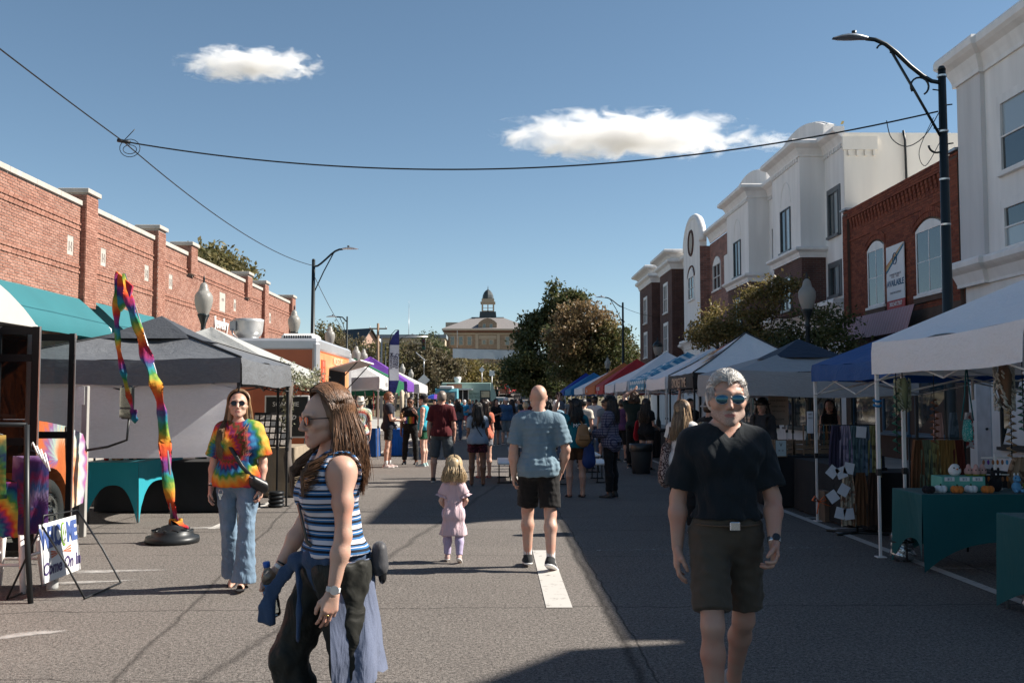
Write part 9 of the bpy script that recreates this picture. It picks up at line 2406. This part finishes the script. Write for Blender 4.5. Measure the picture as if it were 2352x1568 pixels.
def mid(label,x,Y,facing,h=1.72,fem=False,skin=SK_FAIR,top=None,bottom=None,t1=1.0,hair=H_BROWN,style='short',L_=.3,vox=.014,shoe=('sneaker',[KLEA,TRIM]),socks=None,hands=('relax','relax'),sleeve=.55,dress=False,tank=False,hat=None,hx=None,nh=260,eb=.018,hem=-.06,glasses=False,pony=False,**kw):
 """x: world metres"""
 q=Person(h=h,fem=fem,**kw); q.place(label,x,Y,facing); q.make(skin,'c' if kw.get('child') else ('f' if fem else 'm'),vox,hands)
 if top is not None: q.shirt(top,e=eb,sleeve=sleeve,hem=hem,vox=vox,amp=.006,tank=tank,seed=int(abs(x)*100+Y))
 if dress: q.skirt(bottom,.82,vox=vox)
 elif bottom is not None: q.trousers(bottom,t1,vox=vox,nm='trousers' if t1>1.5 else 'shorts',e=.016 if t1<1.5 else .014,flare=.012)
 q.shoes(shoe[0],shoe[1],socks)
 if hair is not None: q.hair(hair,style,L_,nh,vox=.009,r=.0075 if style=='long' else .004,ponytail=pony,seed=int(abs(x)*70+Y*3))
 if hat: q.hat(*hat)
 if glasses: q.sunglasses(METAL_BLK,LENSK)
 return q
def X(x,Y): return (x-1140)/2287*Y
HOLD=(((-.12,.22,-1),(.30,.9,-.1)),((.12,.22,-1),(-.30,.9,-.1)))
q=mid('person in white cowboy hat and pale rainbow ringed T-shirt seen from behind',X(829,22.6),22.6,12,1.74,top=tiedye('ring_tie_dye',(0,1.22),0,5.2,stops=[(0,(.5,.12,.05)),(.10,(.58,.5,.42)),(.2,(.5,.30,.1)),(.30,(.6,.55,.45)),(.42,(.10,.25,.15)),(.52,(.6,.55,.48)),(.62,(.08,.18,.30)),(.72,(.58,.52,.46)),(.84,(.3,.06,.08)),(1,(.5,.12,.05))]),bottom=fabric('pale_print',(.28,.27,.30),.9,.5),t1=1.9,hair=H_GREY,sleeve=.7,hat=('cowboy',fabric('straw_white',(.58,.52,.44)),0,fabric('hat_band_brown',(.2,.12,.07))),vox=.012)
q.strap([q.tp(-.12,.02,.5),q.tp(-.08,-.135,.40),q.tp(.04,-.145,.2),q.tp(.16,-.12,-.02),q.tp(.2,-.05,-.15)],KLEA,.02)
q=mid('person in navy T-shirt, black shorts and white socks holding a small ukulele',X(893,24.8),24.8,-78,1.87,top=NAVY,bottom=BK,t1=.70,hair=H_AUB,socks=fabric('white_sock',(.62,.62,.62)),shoe=('sneaker',[fabric('pale_shoe',(.42,.33,.31)),TRIM]),arms=HOLD,hands=('grip','grip'),vox=.012,glasses=True,legs=(((-.06,.10,-1),(0,.02,-1)),((.06,-.06,-1),(0,-.08,-1))))
c=q.tp(.02,.30,.26); t=thing('ukulele','small wooden ukulele held by the person with white socks','ukulele',tuple(q.root.location)); t.rotation_euler=q.root.rotation_euler
mb=MB(); mb.ell(c+V3(-.06,0,-.02),(.10,.035,.085),14,8); mb.ell(c+V3(.05,0,.0),(.075,.033,.065),14,8); mb.build('soundbox',M('uke_wood',(.36,.21,.10),.5),t); mb=MB(); mb.tube([c+V3(.1,0,.02),c+V3(.36,.02,.10)],.016,6,flat=.6); mb.build('neck',M('uke_neck',(.2,.1,.05),.5),t)
t=thing('waist_bag','grey patterned waist bag worn by the person with white socks','waist bag',tuple(q.root.location)); t.rotation_euler=q.root.rotation_euler
mb=MB(); c=q.tp(.02,.17,.0); mb.ell(c,(.15,.05,.075),16,9); mb.build('pouch',spots_fabric('grey_pattern',(.20,.21,.24),(.05,.05,.07),30),t); mb=MB(); mb.tube([Vector(q.tp(.16*math.cos(a),.145*math.sin(a),.03)) for a in np.linspace(0,6.283,30)],.014,5,caps=False,flat=.4); mb.build('waist_strap',DENM,t)
q=mid('person in black T-shirt with a rainbow print and black trousers raising one hand',X(944,26),26,172,1.75,skin=SK_BROWN,top=BK,bottom=BK,t1=1.92,hair=H_BLACK,shoe=('sneaker',[KLEA,KLEA]),arms=(((-.2,.2,-1),(-.1,.7,.75)),((.2,.0,-1),(.05,.25,-1))),hands=('open','relax'),vox=.012,glasses=True,legs=(((-.10,0,-1),(-.05,-.02,-1)),((.12,.0,-1),(.05,-.03,-1))))
for k,cn in enumerate(((.4,.03,.02),(.5,.15,.02),(.5,.38,.03),(.03,.22,.05),(.02,.08,.35),(.15,.03,.25))):
 mb=MB(); x=-.11+k*.044; vs=[]
 for z in (.12,.20,.28,.30):
  w=.018 if z<.29 else .004
  yy=.150+.012*math.sin((z-.1)*9)
  for sx in (-1,1): vs.append(Vector(q.tp(x+sx*w,yy-.5*(x+sx*w)**2*3,z)))
 mb.add(vs,[(2*i,2*i+1,2*i+3,2*i+2) for i in range(3)],0,True); mb.build('shirt_print',M('rainbow_print_%d'%k,cn,.7,var=.2),q.root)
q=mid('person in turquoise tank top, green shorts and black cap facing left',X(974,25.2),25.2,80,1.79,skin=SK_PALE,top=TURQ,bottom=GRN2,t1=.62,hair=H_DARK,tank=True,hat=('cap',BK),arms=(((-.14,.0,-1),(-.02,.16,-1)),((.12,.3,-1),(-.1,.75,.8))),shoe=('sneaker',[fabric('mint_shoe',(.3,.42,.42)),TRIM]),vox=.012)
q.band(0,.92,.032,.02,KLEA,'watch')
q=mid('broad person in maroon T-shirt and slate shorts walking away',X(1015,20.4),20.4,-4,1.85,g=1.12,top=MAR,bottom=GRS,t1=1.04,hair=('greying_hair',(.05,.04,.035),(.22,.18,.15)),nh=500,L_=.16,sleeve=.8,vox=.011,shoe=('sneaker',[KLEA,TRIM]),skin=SK_TAN,legs=(((-.12,.04,-1),(-.03,-.06,-1)),((.12,-.04,-1),(.03,-.05,-1))),arms=(((-.24,-.02,-1),(-.04,.16,-1)),((.22,-.02,-1),(.04,.14,-1))),belly=.02)
q=mid('person in pale blue T-shirt, olive cap and dark shorts seen from behind',X(1097,19.55),19.55,4,1.60,fem=True,g=1.14,skin=SK_BROWN,top=PALE,bottom=spots_fabric('wine_print',(.03,.010,.014),(.12,.02,.04),40),t1=.55,hair=H_BLACK,style='long',L_=.36,hat=('cap',fabric('olive_cap',(.12,.11,.09))),sleeve=.6,vox=.011,shoe=('flip',[KLEA]),nh=300)
q.strap([q.tp(-.11,0,.5),q.tp(-.08,-.15,.38),q.tp(.03,-.155,.2),q.tp(.15,-.14,.02),q.tp(.19,-.03,-.05)],KLEA,.008)
mid('person in coral top and pink sandals mostly hidden by the capped person',X(1112,21.5),21.5,8,1.66,fem=True,top=ORT,bottom=fabric('grey_shorts2',(.15,.15,.17)),t1=.5,hair=H_DARK,style='long',L_=.38,shoe=('slide',[fabric('pink_sandal',(.42,.13,.14))]))
mid('person in black dress with dark hair folding their arms',X(1139,37),37,-140,1.70,fem=True,skin=SK_TAN,top=BK,bottom=BK,dress=True,hair=H_BLACK,style='long',L_=.3,arms=(((-.2,.2,-1),(.7,.55,.15)),((.2,.2,-1),(-.7,.5,.25))),hem=.0)
mid('person in blue denim jacket next to the one in a black dress',X(1162,38),38,200,1.76,skin=SK_FAIR,top=DENJ,bottom=GREYT,t1=1.0,hair=H_LBROWN,sleeve=1.95,hat=('cap',WHT),eb=.026)
mid('person in bright blue T-shirt, pink shorts and white cap facing the camera',X(1067,54),54,175,1.68,top=fabric('bright_blue_tee',(.02,.22,.42)),bottom=PINKS,t1=.75,hair=H_DARK,hat=('cap',WHT),arms=(((-.14,.1,-1),(.4,.8,-.1)),((.14,.02,-1),(.02,.16,-1))))
mid('person in grey jacket and jeans with long dark hair walking away',X(1051,41),41,14,1.71,fem=True,top=fabric('grey_jacket',(.10,.09,.09)),bottom=DENM,t1=1.95,hair=H_DARK,style='long',L_=.4,sleeve=1.95,eb=.028)
q=mid('person in teal T-shirt with tan backpack, one hand at their dark hair',X(1322,17.15),17.15,6,1.67,fem=True,g=1.08,skin=SK_TAN,top=TEALT,bottom=BRN,t1=.62,hair=H_BLACK,style='long',L_=.30,arms=(((-.55,.25,.25),(.35,.05,.9)),((.2,.05,-1),(.05,.35,-1))),shoe=('slide',[KLEA]),vox=.011,nh=420)
lettering('MOVE',.09,PRINT_W,q.root,Vector(q.tp(.05,-.165,.34)),(1,0,0),(0,0,1),name='shirt_print')
t=thing('backpack','tan leather backpack on the person in teal','backpack',tuple(q.root.location)); t.rotation_euler=q.root.rotation_euler
TLE=M('tan_leather',(.24,.12,.045),.5,var=.12); S=Sdf((-.25,-.5,.8),(.4,.05,1.5),.010); c=q.tp(.09,-.22,.19); S.cone(c-V3(0,0,.09),c+V3(0,0,.08),.13,.095,.03,flat=.5); V_,F_=S.nets(); link('pack',np_mesh('pack',V_,F_,[TLE]),t)
mb=MB(); mb.bbox((c[0]-.10,c[1]-.085,c[2]-.10),(c[0]+.10,c[1]-.05,c[2]+.0),.02); mb.build('pocket',TLE,t); mb=MB(); mb.tube([Vector(c+V3(0,.02,.15)),Vector(q.tp(.06,-.11,.46)),Vector(q.tp(.10,.02,.50))],.016,6,flat=.4); mb.build('shoulder_strap',TLE,t)
q=mid('person in blue plaid shirt and black trousers standing in profile',X(1402,17.15),17.15,62,1.73,skin=SK_BROWN,top=plaid_fabric('blue_plaid',(.16,.15,.20),(.055,.055,.10),(.02,.02,.045)),bottom=BK,t1=1.95,hair=H_BLACK,style='long',L_=.34,sleeve=1.9,shoe=('boot',[KLEA]),vox=.011,arms=HOLD,hat=('cap',BK),eb=.026,hem=-.16)
t=thing('shopping_bag','blue shopping bag held by the person in plaid','bag',(X(1352,17.0),17.0,.72)); S=Sdf((-.2,-.12,-.25),(.2,.12,.3),.012); S.cone((0,0,-.10),(0,0,.12),.12,.09,.03,flat=.4,fax=1); V_,F_=S.nets(); link('sack',np_mesh('sack',V_,F_,[fabric('bag_blue',(.010,.03,.12),.5,.5)]),t); mb=MB(); mb.tube([(-.08,0,.24),(-.02,0,.38),(.06,0,.24)],.008,5); mb.build('handle',KLEA,t)
mid('person in white polo shirt and dark cap at the red tent',X(1366,30),30,-25,1.77,top=WHT,bottom=DENM,t1=1.9,hair=H_DARK,hat=('cap',BK),skin=SK_TAN)
mid('person in grey T-shirt with hair up beside the white polo shirt',X(1388,28.5),28.5,5,1.68,fem=True,top=GREYT,bottom=BK,t1=1.0,hair=H_BROWN,skin=SK_TAN)
mid('person in cream top with short black hair in front of the tents',X(1340,24.5),24.5,-18,1.70,top=CREAMT,bottom=BK,t1=1.9,hair=H_BLACK)
mid('elderly person with white hair between the bald head and the raised arm',X(1277,25.5),25.5,-14,1.66,fem=True,top=fabric('light_blue_print',(.2,.33,.42),.9,.4),bottom=DENM,t1=1.9,hair=H_WHITE)
mid('person with curly black hair and dark shirt right behind the shaved head',X(1259,23.5),23.5,0,1.69,fem=True,skin=SK_DARK,top=NAVY,bottom=BK,t1=1.9,hair=H_BLACK,style='long',L_=.2)
mid('tall person in dark cap looking right above the white haired one',X(1284,33),33,-60,1.92,top=fabric('steel_tee',(.08,.10,.13)),bottom=BK,t1=1.9,hair=H_BROWN,hat=('cap',fabric('wine_cap',(.03,.012,.014))))
mid('tall person in dark green shirt with one arm raised at the checked tent',X(1456,24.5),24.5,-20,1.86,top=DGR,bottom=BK,t1=1.95,hair=H_BROWN,style='long',L_=.14,arms=(((-.3,.3,.9),(.55,.2,.35)),((.18,-.02,-1),(.02,.14,-1))),hands=('soft','grip'),lean=6)
q=mid('person with long dark hair in black dress carrying a red tote bag',X(1484,23.6),23.6,-35,1.68,fem=True,top=BK,bottom=BK,t1=.45,hair=H_DARK,style='long',L_=.42,arms=(((-.12,0,-1),(-.02,.2,-1)),((.15,.15,-1),(.05,.9,-.3))))
t=thing('tote_bag','red tote bag on the shoulder of the person in black','bag',tuple(q.root.location)); t.rotation_euler=q.root.rotation_euler
REDC=fabric('red_canvas',(.36,.010,.018)); S=Sdf((-.5,-.3,.7),(.1,.3,1.25),.012); c=q.tp(-.22,-.02,.06); S.cone(c-V3(.02,0,.12),c+V3(0,0,.10),.17,.13,.02,flat=.35,fax=0); V_,F_=S.nets(); link('sack',np_mesh('sack',V_,F_,[REDC]),t); mb=MB(); mb.tube([Vector(c+V3(0,.09,.16)),Vector(q.tp(-.18,.03,.46)),Vector(c+V3(0,-.09,.16))],.014,6,flat=.4); mb.build('handle',REDC,t)
q=mid('person with long highlighted hair in white T-shirt looking to the right hand stalls',X(1568,12.6),12.6,-32,1.64,fem=True,skin=SK_TAN,top=WHT,bottom=BK,t1=1.95,hair=('highlighted_hair',(.05,.028,.018),(.36,.25,.15)),style='long',L_=.34,nh=700,vox=.010,sleeve=.5,arms=(((-.25,-.05,-1),(.05,.45,-1)),((.12,.1,-1),(-.1,.8,-.3))),head=(0,4,-8))
LEO=spots_fabric('leopard_print',(.42,.32,.29),(.055,.03,.03),55,.50)
t=thing('tote_bag','leopard print tote bag on the shoulder of the person in white','bag',tuple(q.root.location)); t.rotation_euler=q.root.rotation_euler
S=Sdf((-.55,-.4,.5),(.15,.3,1.25),.010); c=q.tp(-.21,-.06,-.02); S.cone(c-V3(.01,.02,.15),c+V3(0,0,.14),.165,.12,.03,flat=.5,fax=0); V_,F_=S.nets(); link('sack',np_mesh('sack',V_,F_,[LEO]),t)
for dy in (-.07,.07):
 mb=MB(); mb.tube([Vector(c+V3(0,dy,.20)),Vector(q.tp(-.15,dy*1.2,.40)),Vector(q.tp(-.13,dy*.2,.49))],.02,6,flat=.35); mb.build('handle',LEO,t)
mid('person in light straw hat beside the white T-shirt, behind the man in black',X(1632,14.6),14.6,-60,1.66,top=BK,bottom=BK,t1=1.9,hair=H_DARK,hat=('brim',fabric('felt_cream',(.40,.35,.30)),0,KLEA),skin=SK_TAN)
mid('small blonde child standing behind the man in black',X(1612,13.9),13.9,-20,1.38,child=True,fem=True,top=WHT,bottom=DENM,t1=1.9,hair=H_BLOND,style='long',L_=.15)
mid('person in wide black hat and dark clothes at the jewellery stall',X(1752,17.0),17.0,150,1.68,fem=True,top=fabric('charcoal_knit',(.05,.05,.055)),bottom=BK,t1=1.9,hair=H_DARK,style='long',L_=.35,hat=('brim',BK,0,KLEA),sleeve=1.9)
mid('stall keeper in dark sleeveless top behind the scarf table',X(1908,19.4),19.4,150,1.66,fem=True,skin=SK_TAN,top=BK,bottom=BK,t1=1.9,hair=H_BLACK,style='long',L_=.3,tank=True,arms=HOLD)
mid("person with a raised fist in the S'MORES tent",X(1585,22.6),22.6,200,1.70,skin=SK_TAN,top=BK,bottom=BK,t1=1.9,hair=H_BLACK,arms=(((-.15,0,-1),(0,.2,-1)),((.35,.15,.55),(-.05,.05,1))),hands=('relax','grip'))
mid('person in purple tank top at the checked tent',X(1428,27.2),27.2,-30,1.68,fem=True,skin=SK_TAN,top=PURT,bottom=BK,t1=1.0,hair=H_DARK,tank=True)
mid('person in grey blue T-shirt with long straight dark hair seen from behind',X(1176,40),40,2,1.69,fem=True,top=fabric('grey_blue_tee2',(.12,.15,.20)),bottom=BK,t1=1.95,hair=H_DARK,style='long',L_=.4)
mid('person in dark T-shirt in profile right of the long dark hair',X(1195,46),46,70,1.74,top=fabric('bottle_green_tee',(.03,.045,.042)),bottom=BK,t1=1.9,hair=H_BLACK,skin=SK_TAN)
mid('person in lilac shirt hidden by the shaved head and shoulder',X(1207,30),30,-5,1.60,fem=True,top=LILT,bottom=DENM,t1=1.9,hair=H_BLOND)
mid('person in dark maroon shirt under the rainbow umbrella',X(999,47.6),47.6,165,1.70,top=fabric('plum_shirt',(.08,.025,.04)),bottom=BK,t1=1.9,hair=H_BLACK,arms=(((-.14,.1,-1),(.1,.8,.5)),((.14,0,-1),(0,.2,-1))),hands=('grip','relax'),skin=SK_TAN)
cr=random.Random(3)
tops=[BK,NAVY,WHT,GREYT,TEALT,PALE,MAR,DENJ,LILT,CREAMT,DGR,TAN]; tn=['black','navy','white','grey','teal','pale blue','maroon','denim','lilac','cream','dark green','khaki']
spots=[(1008,58),(1020,66),(1033,61),(1044,70),(1056,76),(1078,63),(1086,72),(1094,58),(1104,66),(1118,60),(1126,74),(1133,55),(1150,62),(1158,70),(1184,57),(1190,66),(1203,72),(1212,60),(1221,54),(1229,68),(1238,62),(1247,56),(1256,70),(1268,64),(1276,58),(1285,68),(1296,62),(1308,52),(1318,44),(1330,40),(1352,38)]
ordn=['']*40
for k,(x,Y) in enumerate(spots):
 c=k%12; fem=cr.random()<.5; face=cr.choice((0,20,-25,170,190,95,-80)); hairc=cr.choice((H_BLACK,H_BROWN,H_DARK,H_LBROWN)); capd=cr.random()<.2
 look=', seen from behind' if abs(face)<40 else (', facing the camera' if abs(face)>120 else (', facing left' if face>0 else ', facing right'))
 where='left of the blue van' if x<1025 else 'before the blue van' if x<1060 else 'before the green truck' if x<1135 else 'before the red car' if x<1200 else 'before the dark trailer' if x<1290 else 'by the far right tents'
 mid('far person in %s top%s%s%s%s'%(tn[c],' with long hair' if fem else '',' and cap' if capd else '',(look if not (fem and (capd or ' ' in tn[c])) else '')+',',' '+where),X(x,Y),Y,face,1.62+.16*cr.random()-(.05 if fem else 0),fem=fem,skin=cr.choice((SK_FAIR,SK_TAN,SK_BROWN,SK_PALE)),top=tops[c],bottom=cr.choice((BK,DENM,GRS,TAN)),t1=cr.choice((1.9,1.0,1.9)),hair=hairc,style='long' if fem else 'short',L_=.25,nh=60,vox=.021,hat=('cap',cr.choice((BK,WHT,NAVY))) if capd else None)
for k,(x,lab,tp0) in enumerate(((1134,'left one of two dark clothed people up on the ramp',BK),(1142,'right one of two people up on the ramp, in dark green',DGR))):
 q=mid(lab,X(x,119),119,160,1.75,top=tp0,bottom=BK,t1=1.9,hair=H_BLACK,vox=.022,nh=40); q.root.location.z=float(hill(119))+.03
